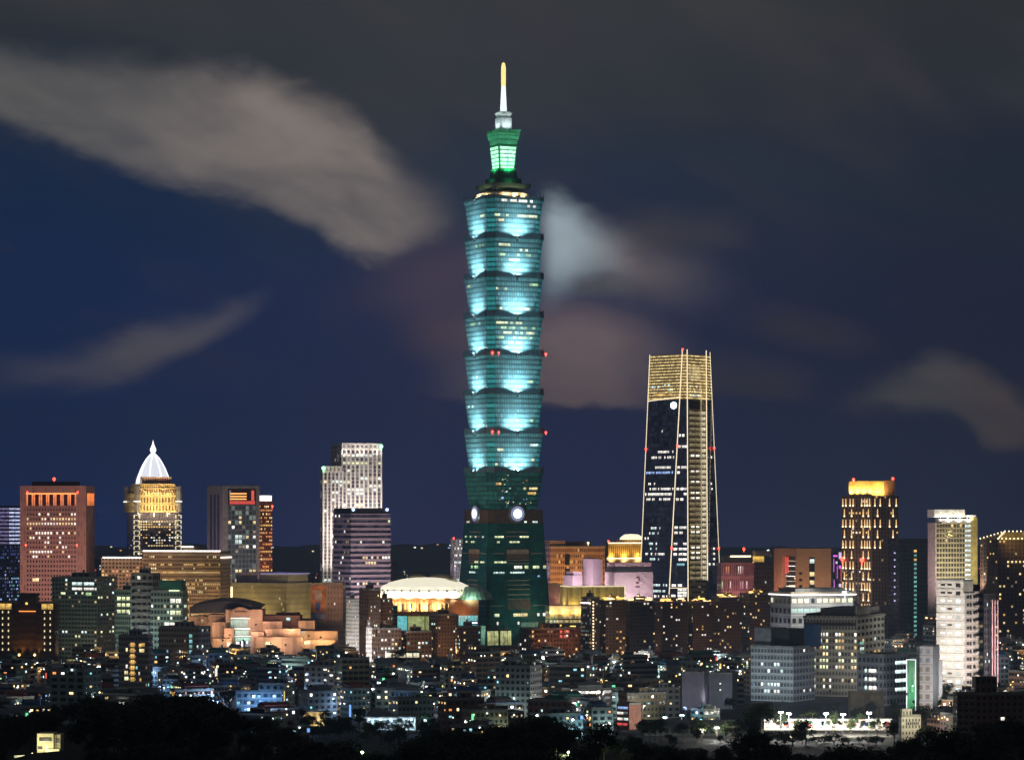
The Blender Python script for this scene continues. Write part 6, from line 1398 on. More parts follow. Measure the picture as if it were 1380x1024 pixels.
for (i, j) in ((6.2, 11), (8, 11), (6.2, 9), (8, 9), (6.2, 7), (8, 7), (4.4, 7), (6.2, 6.1), (8, 6.1)): b.pane('B', i, i + 1.5, j + .1, j + .8, W['white' if j in (11, 7) else 'lime'])
m = b.P(0, .4); flood(b.root, (m[0] - 5, m[1] - 36, 6), (m[0], m[1], 40), (.8, 1, .9), .05, alb=.2, ang=110, dref=50); b.done()
b = brownapt('apartment block with a central column of square yellow windows, near the dark hill', 160, 199, 206, 857, 1950, 76, 'grey', .05, ('white', 'cyan', 'dim'), nF=9, nA=3, nB=12)
for j in range(1, 8): b.pane('B', 4.9, 6.6, j + .1, j + .85, W['gold']); b.pane('B', 6.9, 7.15, j + .3, j + .6, W['orange']); b.pane('B', 4.4, 4.65, j + .3, j + .6, W['orange'])
for (i, j, mt, w_) in ((8.4, 7, 'gold', 1), (8.6, 6.1, 'warm', 2), (3.0, 3.3, 'white', .7), (2.4, 2.2, 'lime', .6), (3.2, 2.2, 'warm', .6), (2.4, 1.2, 'lime', 1.6), (8.6, 1.0, 'gold', .8), (9.4, 7.1, 'gold', 1.4), (3, 6.2, 'warm', .7)): b.pane('B', i, i + w_, j + .1, j + .7, W[mt])
b.done()
b = brownapt('wide low grey block with a lit teal stair column near its right end', 214, 268, 284, 846, 2100, 66, 'grey', .14, ('white', 'cool', 'blue', 'dim'), nF=9, nA=5, nB=16)
for j in range(0, 8): b.pane('B', 12.2, 13.4, j + .15, j + .8, W['tealw'] if j % 2 else W['cyan'])
b.done()
# ------------------------------------------------------------------ special low buildings near the hill
def lowhall(name, label, cat, xa, xb, ytop, ybase, Y, mat, dep=16, th=None):
    root = thing(name, label, cat, (X((xa + xb) / 2, Y), Y + dep / 2, 0)); x0, x1 = X(xa, Y), X(xb, Y); h = Z(ytop, Y)
    mb = MB(); mb.box(x0, x1, Y, Y + dep, 0, h, n=max(3, round((x1 - x0) / 3.4)), nf=max(1, round(h / 3.6))); mb.build('wall', mat, root)
    ZONES.append((x0 - 3, x1 + 3, Y - 14, Y + dep)); SKYLINE.append((xa, xb, ytop, Y))
    return root, x0, x1, h
hallwhite = facade('white_hall_facade', (.58, .60, .60), (.10, .13, .14), .5, .5, var=.12)
r, x0, x1, h = lowhall('school_hall', 'low white hall blazing blue white under its eaves, among trees left of centre', 'hall', 494, 560, 967, 985, 1560, hallwhite)
mb = MB(); mb.prism([(x0 - 1, 1557), (x1 + 1, 1557), (x1 + 1, 1577), (x0 - 1, 1577)], h + .02, h + .7, top=[(x0 - 1, 1557), (x1 + 1, 1557), (x1 + 1, 1577), (x0 - 1, 1577)], bottom=True); mb.build('roof', M['greyroof'], r)
mb = MB(); mb.lathe(x0 + 6, 1570, [(7, h + .8), (6, h + 2.6), (3, h + 4), (0, h + 4.4)], 20); mb.build('arched_roof', M['greyroof'], r, True)
for f in (.06, .3, .5, .72, .92):
    x = x0 + (x1 - x0) * f; mb = MB(); mb.ball((x, 1556.2, h - .6), .5, seg=8, rings=5); mb.build('eave_lamp', L['cool'], r)
    flood(r, (x, 1554.8, h - .8), (x, 1560, h * .4), (.62, .86, 1), 1.0, alb=.55, ang=165, dref=5, size=.3, fixture=False)
r, x0, x1, h = lowhall('classroom_block', 'blue lit classroom block with pale windows, above the dark tree line at left', 'school block', 318, 380, 932, 960, 1640, facade('classroom_facade', (.40, .46, .50), (.10, .14, .18), .62, .5, slab=.15), 14)
for k in range(3):
    x = x0 + (x1 - x0) * (k + .5) / 3; flood(r, (x, 1628, 5 + (k % 2) * 5), (x, 1640, 9), (.22, .5, 1), .07 + .10 * (k % 3), alb=.42, ang=150, dref=14, size=.5, fixture=False)
for k in range(20):
    j = R.randrange(4); i = R.randrange(8); w_ = (x1 - x0) / 9; zz = 1.2 + j * 3.6
    mb = MB(); xx = x0 + (i + .2) * w_; mb.face([(xx, 1639.85, zz), (xx + w_ * .6, 1639.85, zz), (xx + w_ * .6, 1639.85, zz + 1.6), (xx, 1639.85, zz + 1.6)], [(0, 0), (1, 0), (1, 1), (0, 1)]); mb.build('window', W[R.choice(['cool', 'blue', 'cyan', 'white', 'dimcool', 'lime'])], r)
mb = MB(); mb.box(x0 - .5, x1 + .5, 1639.5, 1640.6, h + .02, h + 1.0); mb.build('parapet', M['conc'], r)
r, x0, x1, h = lowhall('temple_front', 'small cream gold lit building front beside red canopies, at the dark tree line', 'house', 409, 438, 959, 973, 1590, facade('cream_front', (.5, .42, .28), (.3, .22, .12), .5, .8), 12)
for f in (.2, .55, .85): x = x0 + (x1 - x0) * f; flood(r, (x, 1584, 1.5), (x, 1590, 5), (1, .84, .48), .45, alb=.45, ang=150, dref=6, size=.3, fixture=False)
mb = MB(); mb.box(x0 - 10, x0 - 2, 1584, 1590, 4.5, 5.0); mb.build('red_canopy', plain('red_canopy', (.5, .04, .05), .6), r)
r, x0, x1, h = lowhall('shop_row', 'low shop row with one long cream lit window band, below the brown apartments', 'shop row', 519, 567, 877, 892, 2250, FM['grey'], 12)
for k in range(5):
    xa = x0 + .6 + (x1 - x0 - 1) * k / 5; mb = MB(); mb.face([(xa, 2249.8, h - 4.8), (xa + (x1 - x0) / 5 - 1.0, 2249.8, h - 4.8), (xa + (x1 - x0) / 5 - 1.0, 2249.8, h - 1.4), (xa, 2249.8, h - 1.4)], [(0, 0), (1, 0), (1, 1), (0, 1)]); mb.build('window', W['creamband'] if 'creamband' in W else W.setdefault('creamband', lamp('cream_band', (1, .90, .60), 1.0, .2)), r)
r, x0, x1, h = lowhall('market_hall', 'long dark roofed market hall beside the bright street, right of the lit red house', 'market hall', 868, 990, 978, 992, 1520, facade('market_wall', (.22, .24, .22), (.05, .06, .05), .6, .5), 20)
mb = MB(); mb.face([(x0 - 1, 1518, h), (x1 + 1, 1518, h), (x1 + 1, 1530, h + 2.6), (x0 - 1, 1530, h + 2.6)]); mb.face([(x0 - 1, 1530, h + 2.6), (x1 + 1, 1530, h + 2.6), (x1 + 1, 1542, h), (x0 - 1, 1542, h)]); mb.face([(x0 - 1, 1518, h), (x0 - 1, 1530, h + 2.6), (x0 - 1, 1542, h)]); mb.build('gabled_roof', plain('dark_sheet_roof', (.07, .075, .08), .6), r)
r, x0, x1, h = lowhall('sports_pavilion', 'long low white pavilion glaring under the floodlight masts at lower right', 'pavilion', 1030, 1200, 969, 983, 1562, facade('pavilion_front', (.58, .54, .46), (.20, .19, .19), .6, .45), 8)
for k in range(44):
    xx = x0 + R.random() * (x1 - x0 - 3); c = R.choice([(.5, .1, .08), (.12, .14, .4), (.6, .58, .5), (.1, .3, .2), (.5, .35, .1), (.35, .33, .33)]); zz = 1.5 + R.random() * 2.4
    mb = MB(); mb.box(xx, xx + 1 + R.random() * 2.2, 1561.5, 1561.85, zz, zz + .8 + R.random() * 1.6); mb.build('hanging_banner', M.setdefault('ban%d' % int(c[0] * 100), plain('banner_cloth_%d' % int(c[0] * 100), c, .8)), r)
for k in range(9):  # floods and eave lamps added to brighten the pavilion front
    x = x0 + (x1 - x0) * (k + .5) / 9; flood(r, (x, 1553, h - .4), (x, 1562, h * .45), (1, .93, .80), 1.0 + .8 * R.random(), alb=.5, ang=170, dref=8, size=.4, fixture=False)
    mb = MB(); mb.ball((x, 1561.3, h - .9), .5, seg=8, rings=5); mb.build('eave_lamp', L['white'], r)
mb = MB(); mb.box(x0 - .6, x1 + .6, 1560.2, 1571, h + .02, h + .5); mb.build('flat_roof', M['greyroof'], r)
b = Bld('retaining_wall', 'tan panelled wall with square white panels behind the right floodlight mast', 'wall', 1143, 1146, 1192, 931, 1660, 8); b.wall(facade('tan_panel_wall', (.40, .33, .22), (.46, .42, .32), .55, .4), 7, 1, 2); b.done()
b = Bld('house', 'small white house with a dark window row, lit beside the trees right of the masts', 'house', 1211, 1215, 1241, 966, 1430, 16); b.wall(FM['white'], 6, 3, 5); b.parapet(M['conc']); b.block('upper_room', FM['white'], .05, .55, .1, .8, b.h + .02, Z(955, 1430), n=3, nf=1); m = b.P(.5, 0); flood(b.root, (m[0] + 3, m[1] - 14, 15), (m[0], m[1], 16), (1, .92, .62), .5, alb=.5, ang=120, dref=15, fixture=False)
b.cells['K'] = (*b.cells['A'][:2], 10, 10, 0, b.h)
for i in range(7): b.pane('K', 2.2 + i, 2.9 + i, 7.6, 8.4, M['shade'], name='dark_window')
b.done()
b = Bld('apartment_block', 'unlit dark brown apartment block standing nearest, at the lower right edge', 'apartment block', 1284, 1290, 1420, 936, 1330, 10)
b.wall(FM['brown'], 16, 3, 11); b.block('roof_storey', FM['brown'], .19, .41, .05, .8, b.h + .02, Z(912, 1330), n=4, nf=2); b.parapet(M['conc'], 1, .4)
for k in range(11): zz = b.h * (k + .02) / 11; mb = MB(); mb.prism(b.sub(.02, .19, -.06, -.002), zz, zz + 1.1, bottom=True); mb.build('balcony', plain('tan_balcony', (.22, .17, .11), .8) if k == 0 else bpy.data.materials['tan_balcony'], b.root)
for (i, j, mt) in ((7.2, 7, 'white'), (6.6, 5, 'white'), (6.8, 4, 'blue'), (13.2, 7, 'dimcool'), (14.2, 7, 'cool'), (15.2, 7, 'cool'), (13.6, 8.4, 'dim'), (15, 8.6, 'dim'), (12.4, 5, 'cool'), (14.6, 5.2, 'white'), (15.4, 3, 'cyan')): b.pane('A', i, i + .6, j, j + .5, W[mt])
b.done()
for (lab, xa, xm, xb, yt, Yy, mat, nf) in (('blank grey party wall block with no windows, left of its darker twin', 919, 949, 955, 907, 1720, 'v', 7), ('blank dark grey party wall block with two lit specks, right of its paler twin', 955, 987, 994, 908, 1735, 'd', 7)):
    b = Bld('apartment_block', lab, 'apartment block', xa, xm, xb, yt, Yy, 76); b.wall(plain('blank_plaster_' + mat, (.20, .19, .22) if mat == 'v' else (.15, .16, .17), .85, var=.12), 4, 1, 1)
    b.cells['K'] = (*b.cells['B'][:2], 10, 10, 0, b.h)
    if mat == 'd':
        for j in (5.2, 7): b.pane('K', 4.6, 5.2, j, j + .4, W['white'])
    m = b.P(0, .4); flood(b.root, (m[0] - 10, m[1] - 22, 5), (m[0], m[1], 14), (.85, .85, 1), .05, alb=.2, ang=120, dref=26, fixture=False); b.parapet(M['conc'], .9, .3); b.block('roof_house', M['greyroof'], .2, .8, .3, .6, b.h + .02, b.h + 2.6); b.done()
b = Bld('apartment_block', 'pink walled house with three bright floors on its left face, beside the tree line', 'apartment block', 831, 848, 864, 950, 1560, 46)
b.wall(plain('pink_plaster', (.30, .15, .11), .8), 4, 4, 4); b.cells['K'] = (*b.cells['B'][:2], 10, 12, 0, b.h)
for (i, j, mt, w_) in ((1, 10, 'blue', 8), (.5, 7.4, 'white', 5), (6, 7.6, 'dimcool', 3), (.8, 4.6, 'white', 4), (5.8, 4.6, 'cool', 3.4), (.6, 2, 'redw', 8)): b.pane('K', i, i + w_, j, j + 1.2, W[mt])
m = b.P(.5, 0); flood(b.root, (m[0] + 10, m[1] - 10, 6), (m[0], m[1], 8), (1, .62, .45), .12, alb=.25, ang=120, dref=14, fixture=False); b.parapet(M['conc']); b.done()
# house on the wooded hill at the lower left corner
def villa():
    Y = 700; zb = hill_z(X(66, Y), Y) - 1.5; root = thing('hill_villa', 'yellow lit terraced villa among black trees at the lower left corner', 'house', (X(66, Y), Y, zb))
    wl = plain('cream_villa_wall', (.52, .48, .30), .7); z = lambda py: Z(py, Y)
    for (nm, xa, xb, yt, y0, y1) in (('upper_wall', 50, 72, 988, 0, 6), ('side_wall', 72.2, 80, 990, 1.5, 7), ('lower_wall', 64, 82, 1008, -2.5, -.05), ('terrace', 22, 63.8, 1019, -3, 2)):
        mb = MB(); mb.box(X(xa, Y), X(xb, Y), Y + y0, Y + y1, zb, z(yt)); mb.build(nm, wl, root)
    for (xa, xb, ya, yb, y0) in ((53, 69.5, 993, 998, 0), (67, 79, 1012, 1017, -2.5), (51, 57, 1005, 1009, 0), (74, 79, 995, 1001, 1.5)):
        mb = MB(); mb.box(X(xa, Y), X(xb, Y), Y + y0 - .12, Y + y0 - .01, z(yb), z(ya)); f = mb.build('window', M['shade'], root)
        mb = MB(); mb.box(X(xa - .5, Y), X(xb + .5, Y), Y + y0 - .3, Y + y0 - .01, z(yb + 1), z(yb) - .02); mb.build('sill', M['white'], f)
    mb = MB(); mb.box(X(22, Y), X(63, Y), Y - 3.1, Y - 2.9, z(1019) + .02, z(1016)); mb.build('railing', M['white'], root)
    for px, py, c, dy in ((40, 1013, (1, .95, .55), -6), (58, 1004, (1, .95, .6), -5), (76, 1006, (1, .92, .65), -7)): flood(root, (X(px, Y), Y + dy, z(py)), (X(px + 3, Y), Y + 1, z(py + 3)), c, .5, alb=.5, ang=165, dref=5, size=.3, fixture=False)
    mb = MB(); mb.ball((X(46, Y), Y - 2.6, z(1014)), .22); mb.build('terrace_lamp', L['warm'], root)
    mb = MB(); mb.face([(X(61, Y), Y - .1, z(1009)), (X(65, Y), Y - .1, z(1009)), (X(65, Y), Y - .1, z(1004.5)), (X(61, Y), Y - .1, z(1004.5))], [(0, 0), (1, 0), (1, 1), (0, 1)]); mb.build('lit_window', W['tealw'], root)
villa()
# floodlit sports court
M['court'] = plain('court_surface', (.09, .085, .07), .9, var=.2, scale=.12)
mb = MB(); mb.face([(X(1020, 1500), 1478, .02), (X(1205, 1500), 1478, .02), (X(1205, 1560), 1660, .02), (X(1015, 1560), 1660, .02)]); mark(mb.build('sports_court', M['court']), kind='structure')
ZONES.append((X(1020, 1640) - 4, X(1204, 1640), 1470, 1655))
for i, (px, py, Yy, pw, lab) in enumerate(((1052, 959, 1522, 2.2e4, 'dazzling court floodlight mast, leftmost of the five in the row'), (1063, 961, 1514, 2.2e4, 'dazzling court floodlight mast, second from the left in the row'), (1113, 961, 1520, 2.6e4, 'dazzling court floodlight mast in the middle of the five'),
                                          (1136, 962, 1512, 2.6e4, 'dazzling court floodlight mast, fourth from the left in the row'), (1171, 960, 1518, 2.6e4, 'dazzling court floodlight mast, rightmost of the five, before the tan panelled wall'))):
    starlamp('floodlight_mast', lab, px, py, Yy, r=.8, pw=pw, group='floodlight masts along the sports court')
for (px, py, Yy, lab, col, pw, mt) in ((946, 982, 1480, 'bright street lamp left of the round dark tree, paler of two', (1, .95, .85), 8e3, 'star'), (966, 980, 1490, 'bright street lamp right beside the round dark tree', (1, 1, .9), 8e3, 'star'),
                                     (896, 966, 1545, 'cool white lamp above the market hall roof, left of two', (.85, .95, 1), 4e3, 'cool'), (919, 963, 1560, 'cyan white lamp above the right part of the market hall', (.6, 1, .95), 4e3, 'cool')):
    starlamp('street_lamp', lab, px, py, Yy, r=.7, pw=pw, col=col, mat=mt)

# ------------------------------------------------------------------ the low city
ANCH = [(0, 'lamp columned block'), (78, 'window band tower'), (150, 'yellow windowed block'), (225, 'gold office'), (300, 'cultural centre'), (400, 'mural block'), (470, 'banded block'), (545, 'white dome'), (620, 'brown apartments'),
        (672, 'pagoda tower'), (745, 'gold storefront'), (800, 'amber cornered tower'), (865, 'mauve store'), (915, 'obelisk tower'), (985, 'rose facade'), (1050, 'pale grey block'), (1120, 'yellow windowed office'), (1190, 'gold tower'), (1250, 'slim pale block'), (1340, 'dark flank')]
TONES = [('grey', FM['grey']), ('brown', FM['brown']), ('greenish', FM['green']), ('dark', FM['brown2']), ('bluish', facade('blue_tile_facade', (.13, .18, .22), (.02, .03, .04), .55, .5, streak=.6, slab=.12)),
         ('pale', facade('pale_tile_facade', (.34, .33, .31), (.04, .045, .05), .5, .48, streak=.7, slab=.1)), ('ochre', facade('ochre_tile_facade', (.26, .20, .11), (.03, .03, .025), .5, .5, streak=.6)), ('rusty', facade('rust_tile_facade', (.20, .10, .07), (.03, .025, .025), .5, .5, streak=.6))]
VAR = {t: facade(t + '_balcony_facade', wl_, (.02, .024, .026), 1.1 if t in ('grey', 'brown', 'pale', 'dark') else .78, .46, streak=.6, slab=.2, yoff=.08) for t, wl_ in (('grey', (.20, .21, .21)), ('brown', (.17, .10, .07)), ('greenish', (.14, .20, .18)), ('dark', (.08, .07, .065)), ('bluish', (.13, .17, .20)), ('pale', (.36, .34, .31)), ('ochre', (.24, .19, .11)), ('rusty', (.20, .11, .08)))}
NUM = ['no', 'one', 'two', 'three', 'four', 'five', 'six', 'seven', 'eight', 'nine', 'ten', 'eleven', 'twelve', 'thirteen', 'fourteen', 'fifteen', 'sixteen', 'seventeen', 'eighteen', 'nineteen', 'twenty']
PROTECT = [(1020, 1204, 990, 1500), (490, 563, 986, 1560), (315, 382, 955, 1640), (404, 441, 974, 1590), (517, 569, 891, 2250), (917, 995, 947, 1720), (1010, 1099, 942, 1800), (1083, 1193, 938, 1850), (1260, 1348, 925, 1880),
           (1218, 1269, 952, 1700), (1155, 1227, 934, 1760), (254, 462, 872, 2400), (158, 207, 924, 1950), (484, 650, 877, 2270), (645, 742, 868, 2540), (-10, 80, 884, 2290), (70, 158, 872, 2320), (155, 254, 850, 2200), (212, 286, 876, 2100), (1036, 1150, 842, 2250),
           (783, 1040, 878, 2330), (700, 784, 873, 2390), (829, 866, 985, 1560), (866, 992, 992, 1520), (464, 486, 868, 2330), (1194, 1254, 812, 2600), (735, 786, 838, 2560), (1346, 1390, 850, 2450), (1209, 1242, 985, 1430)]
sky = [1024.0] * 1381
for c in range(1381): sky[c] = crest(c) + 3
pend = sorted(SKYLINE, key=lambda s: s[3]); pi_ = 0
def put_sky(xa, xb, yt):
    for c in range(max(0, int(xa)), min(1380, int(xb)) + 1): sky[c] = min(sky[c], yt)
WL = {k: lamp('home_' + k, tuple(m_.node_tree.nodes['Principled BSDF'].inputs['Emission Color'].default_value[:3]), e, .8) for k, m_, e in ((k, W[k], e) for k, e in dict(white=3.0, cool=2.7, warm=2.6, gold=2.0, orange=1.6, cyan=1.7, green=1.4, blue=2.2, dim=.5, dimcool=.5, lime=2.2).items())}
LOW = []; LAMPS = []
for k_, c_ in dict(sgred=(1, .12, .08), sgwhite=(1, .95, .9), sgblue=(.2, .45, 1), sggreen=(.2, 1, .5), sgyel=(1, .75, .2)).items(): L[k_] = lamp('sign_' + k_[2:], c_, .9)
PADDED = [(a - 4, b_ + 4, c - 22, d + 4) for a, b_, c, d in ZONES]
PLACED = []
def clash(x0, x1, y0, y1):
    return any(x0 < b_ and x1 > a and y0 < d and y1 > c for a, b_, c, d in PADDED) or any(x0 < b_ and x1 > a and y0 < d and y1 > c for a, b_, c, d in PLACED)
Yrow = 1395.0; RB = random.Random(21); nlow = 0
while Yrow < 2480 and nlow < 292:
    px = -60 + RB.random() * 30
    while px < 1440 and nlow < 292:
        th = radians(RB.choice([22, 24, 28, 64, 68]) + RB.uniform(-3, 3)); Yb = Yrow + RB.uniform(-9, 9)
        big = RB.random() < (.13 if Yrow > 1600 else .05)
        a_, b2 = (RB.uniform(10, 24), RB.uniform(9, 15)) if not big else (RB.uniform(16, 24), RB.uniform(13, 18))
        if th > 1: a_, b2 = b2, a_
        nf = RB.choice([3, 4, 4, 4, 5, 5, 5, 6]) if not big else RB.randint(8, 12)
        hgt = nf * 3.15 + RB.uniform(0, 1.2)
        cA, sA = cos(th), sin(th); wl_, wr = b2 * sA, a_ * cA
        xm = X(px, Yb) + wl_
        x0, x1, y0, y1 = xm - wl_, xm + wr, Yb, Yb + a_ * sA + b2 * cA
        pxl, pxr = PX(x0, Yb + b2 * cA), PX(x1, Yb + a_ * sA); ytop = PY(hgt, Yb)
        px = PX(x1, Yb) + RB.uniform(1.5, 9)
        if clash(x0, x1, y0, y1) or pxr < -5 or pxl > 1385: continue
        while pi_ < len(pend) and pend[pi_][3] < Yb: put_sky(*pend[pi_][:3]); pi_ += 1
        cols = range(max(0, int(pxl)), min(1380, int(pxr)) + 1)
        vis = sum(max(0, min(sky[c], 1024) - ytop) for c in cols) / max(1, len(cols)) if len(cols) else 0
        if vis < 3.0: continue
        if any(Yb < qY and pxl < q1 and pxr > q0 and ytop - 1.5 < qb for q0, q1, qb, qY in PROTECT): continue
        tone, fm = RB.choice(TONES); fm = RB.choice([fm, VAR[tone]])
        b = Bld('low_block', None, 'apartment block', PX(xm, Yb) - 5, PX(xm, Yb), PX(xm, Yb) + 5, ytop, Yb, math.degrees(th), amin=a_, bmin=b2, zone=False, skyline=False)
        PLACED.append((x0 - 1, x1 + 1, y0 - 2, y1 + 2)); put_sky(pxl, pxr, ytop)
        bay = RB.choice([2.4, 3.0, 3.4, 4.2]); nA, nB = max(2, round(a_ / bay)), max(2, round(b2 / bay))
        b.wall(fm, nA, nB, nf)
        # lit rooms, only where they can be seen
        cand = [('A', i, j) for i in range(nA) for j in range(nf)] + [('B', i, j) for i in range(nB) for j in range(nf)]
        nvis = max(1, min(nf, int(vis / 4017 * Yb / 3.15 + .6)))
        cand = [c for c in cand if c[2] >= nf - nvis]
        RB.shuffle(cand)
        blue = 300 < PX(xm, Yb) < 460 and Yb < 1800
        wmix = ['white', 'white', 'cool', 'warm', 'warm', 'warm', 'gold', 'gold', 'dim', 'dimcool', 'dim', 'cyan', 'lime', 'orange', 'green'] if not blue else ['cool', 'blue', 'cyan', 'white']
        k = min(len(cand), RB.choice([2, 3, 4, 4, 5, 6, 7, 8, 9]) + (2 if big else 0)); prim = RB.choice(wmix)
        for (f, i, j) in cand[:k]:
            mt = prim if RB.random() < .45 else RB.choice(wmix); ww = RB.uniform(.26, .5); zh = RB.uniform(.22, .45)
            b.pane(f, i + .5 - ww / 2, i + .5 + ww / 2, j + .32, j + .32 + zh, WL[mt], out=.14)
        for q_ in range(RB.choice([1, 1, 2, 2, 3])):      # lamps on walls and at roof doors
            f = RB.choice('AB'); pp, qq = b.cells[f][:2]; t_ = RB.uniform(.05, .95); zz = b.h - RB.uniform(-.6, max(.5, nvis * 3.0)); dq = ((qq[0] - pp[0]), (qq[1] - pp[1])); lq = math.hypot(*dq)
            mb = MB(); mb.ball((pp[0] + dq[0] * t_ + dq[1] / lq * .45, pp[1] + dq[1] * t_ - dq[0] / lq * .45, zz), RB.uniform(.28, .46), seg=6, rings=4); mb.build('wall_lamp', L[RB.choice(['white', 'cool', 'warm', 'warm', 'gold', 'cool', 'star'])], b.root)
        if RB.random() < .22:
            f = RB.choice('AB'); n_ = nA if f == 'A' else nB; i = RB.choice([.05, n_ - .45]); j0 = max(0, nf - nvis) + .3
            b.pane(f, i, i + .4, j0, min(nf - .2, j0 + RB.uniform(.9, 2.2)), L[RB.choice(['sgred', 'sgwhite', 'sgblue', 'sggreen', 'sgyel'])], out=.6, name='sign_box', now=True, thick=.5)
        b.done()
        # roof clutter
        feats = []
        b.parapet(M['conc'], .9, .25)
        rt = RB.random()
        if rt < .45:
            nm, mt = RB.choice([('blue', 'blueroof'), ('green', 'greenroof'), ('red', 'redroof'), ('grey', 'greyroof'), ('grey', 'greyroof')])
            u0, u1 = sorted((RB.uniform(.03, .3), RB.uniform(.6, .97))); v0, v1 = .1, RB.uniform(.55, .95); mb = MB(); q = b.sub(u0, u1, v0, v1); zz = b.h + 2.5
            mb.face([(*q[0], zz), (*q[1], zz), (*b.P(u1, (v0 + v1) / 2), zz + 1.3), (*b.P(u0, (v0 + v1) / 2), zz + 1.3)]); mb.face([(*b.P(u0, (v0 + v1) / 2), zz + 1.3), (*b.P(u1, (v0 + v1) / 2), zz + 1.3), (*q[2], zz), (*q[3], zz)])
            for (s0, s1) in ((q[0], q[1]), (q[1], q[2]), (q[2], q[3]), (q[3], q[0])): mb.face([(*s0, b.h + .02), (*s1, b.h + .02), (*s1, zz), (*s0, zz)])
            mb.build('roof_shed', M[mt], b.root); feats.append(nm + ' shed')
        else:
            u0 = RB.uniform(.1, .5); v0 = RB.uniform(.15, .5); b.block('stair_house', fm, u0, u0 + .35, v0, v0 + .4, b.h + .02, b.h + 3.1, n=2, nf=1); feats.append('stair house')
        if RB.random() < .75:
            n = RB.choice([1, 1, 2])
            for q in range(n):
                x, y = b.P(RB.uniform(.6, .9), RB.uniform(.1, .4) + q * .25); mb = MB(); zz = b.h + (2.6 if rt < .45 else .05); zz = b.h + 3.9 if rt < .45 else b.h + .3
                mb.lathe(x, y, [(.0, zz), (.95, zz), (.95, zz + 1.7), (.5, zz + 2.05), (0, zz + 2.1)], 10); mb.tube((x, y, b.h), (x, y, zz), .5, seg=6); mb.build('water_tank', M['steel'], b.root)
            feats.append('one tank' if n == 1 else 'two tanks')
        LOW.append((b.root, tone, nf, feats, k, PX(xm, Yb), Yb)); nlow += 1
        if RB.random() < .5 or blue: LAMPS.append((b, RB.random(), blue))
    Yrow += RB.uniform(25, 33)
# labels: what it looks like and what it stands below
from collections import defaultdict
grp = defaultdict(list)
for (root, tone, nf, feats, k, px, Yb) in LOW:
    anc = min(ANCH, key=lambda a: abs(a[0] - px))[1]
    grp['%s %s-storey block, %s, %s lit window%s, below %s' % (tone, NUM[min(nf, 20)], ', '.join(feats), NUM[k], '' if k == 1 else 's', anc)].append((px, Yb, root))
ORD = ['leftmost', 'second leftmost', 'third leftmost', 'fourth leftmost', 'fifth leftmost', 'sixth leftmost']
for lab, items in grp.items():
    items.sort(key=lambda t: t[0])
    for n, (px, Yb, root) in enumerate(items):
        s = lab
        if len(items) > 1: s = ('rightmost' if n == len(items) - 1 else ORD[min(n, 5)]) + ' ' + s
        root['label'] = s; root['group'] = 'low blocks of the city floor'
# street lamps between the blocks: real light in the lanes
lampdefs = [('cool', (.80, .95, 1)), ('warm', (1, .72, .35)), ('cool', (.65, 1, .95)), ('white', (1, .95, .85)), ('blue', (.35, .6, 1))]
for (b, rr, blue) in LAMPS:
    mt, col = RB.choice(lampdefs) if not blue else lampdefs[4]
    far = b.Y > 2050 and not blue
    if far and RB.random() < .75: mt, col = 'gold', (1, .60, .24)
    f = RB.random(); m = b.P(f, 0) if rr < .5 else b.P(0, f); nn = (-b.B[0], -b.B[1]) if rr < .5 else (-b.A[0], -b.A[1])
    x, y = m[0] + nn[0] * 4.5, m[1] + nn[1] * 4.5
    hh = RB.uniform(7.5, 11.5)
    root = thing('street_lamp', 'slim street lamp glowing over a lane between low blocks', 'street lamp', (x, y, 0), 'street lamps in the low city')
    mb = MB(); mb.tube((x, y, 0), (x, y, hh), .13, .08, 6); mb.build('pole', M['pole'], root)
    mb = MB(); mb.tube((x, y, hh), (x - nn[0] * -.9, y - nn[1] * -.9, hh + .25), .07, seg=5); mb.build('arm', M['pole'], root)
    mb = MB(); mb.ball((x + nn[0] * .9, y + nn[1] * .9, hh + .12), .42, seg=8, rings=5, sz=.6); hd = mb.build('lamp_head', L[mt], root)
    la = bpy.data.lights.new('street_light', 'POINT'); la.energy = RB.choice([900, 1700, 3000, 6000]) * (2.2 if blue else 4.0 if far else 1); la.color = col; la.shadow_soft_size = .4
    o = bpy.data.objects.new('street_light', la); C.objects.link(o); o.parent = hd; o.location = (nn[0] * .9, nn[1] * .9, hh - .6)
# far blocks beyond the towers and tiny houses on the far hills
RF = random.Random(3); n = 0
distm = facade('distant_facade', (.14, .12, .15), (.03, .03, .04), .5, .5)
for k in range(150):
    Yb = RF.uniform(3300, 5200); px = RF.uniform(-10, 1390); yt = RF.uniform(764, 784) if RF.random() < .85 else RF.uniform(752, 764); w_ = RF.uniform(14, 34)
    if px < 250 and RF.random() < .3: continue
    b = Bld('distant_block', 'far low block with a few faint lit windows, beyond the towers', 'apartment block', px, px + w_ * .3, px + w_, yt, Yb, 24, group='far blocks beyond the towers', zone=False, skyline=False)
    nf = max(3, int(b.h / 4)); b.wall(distm, 8, 4, nf)
    for q in range(RF.randint(2, 6)):
        f = 'A' if RF.random() < .75 else 'B'; i = RF.randrange(8 if f == 'A' else 4); j = RF.randrange(max(0, nf - 5), nf); b.pane(f, i + .2, i + .8, j + .2, j + .75, W[RF.choice(['warm', 'white', 'orange', 'gold', 'blue', 'cool', 'cyan', 'redw'])])
    b.done()
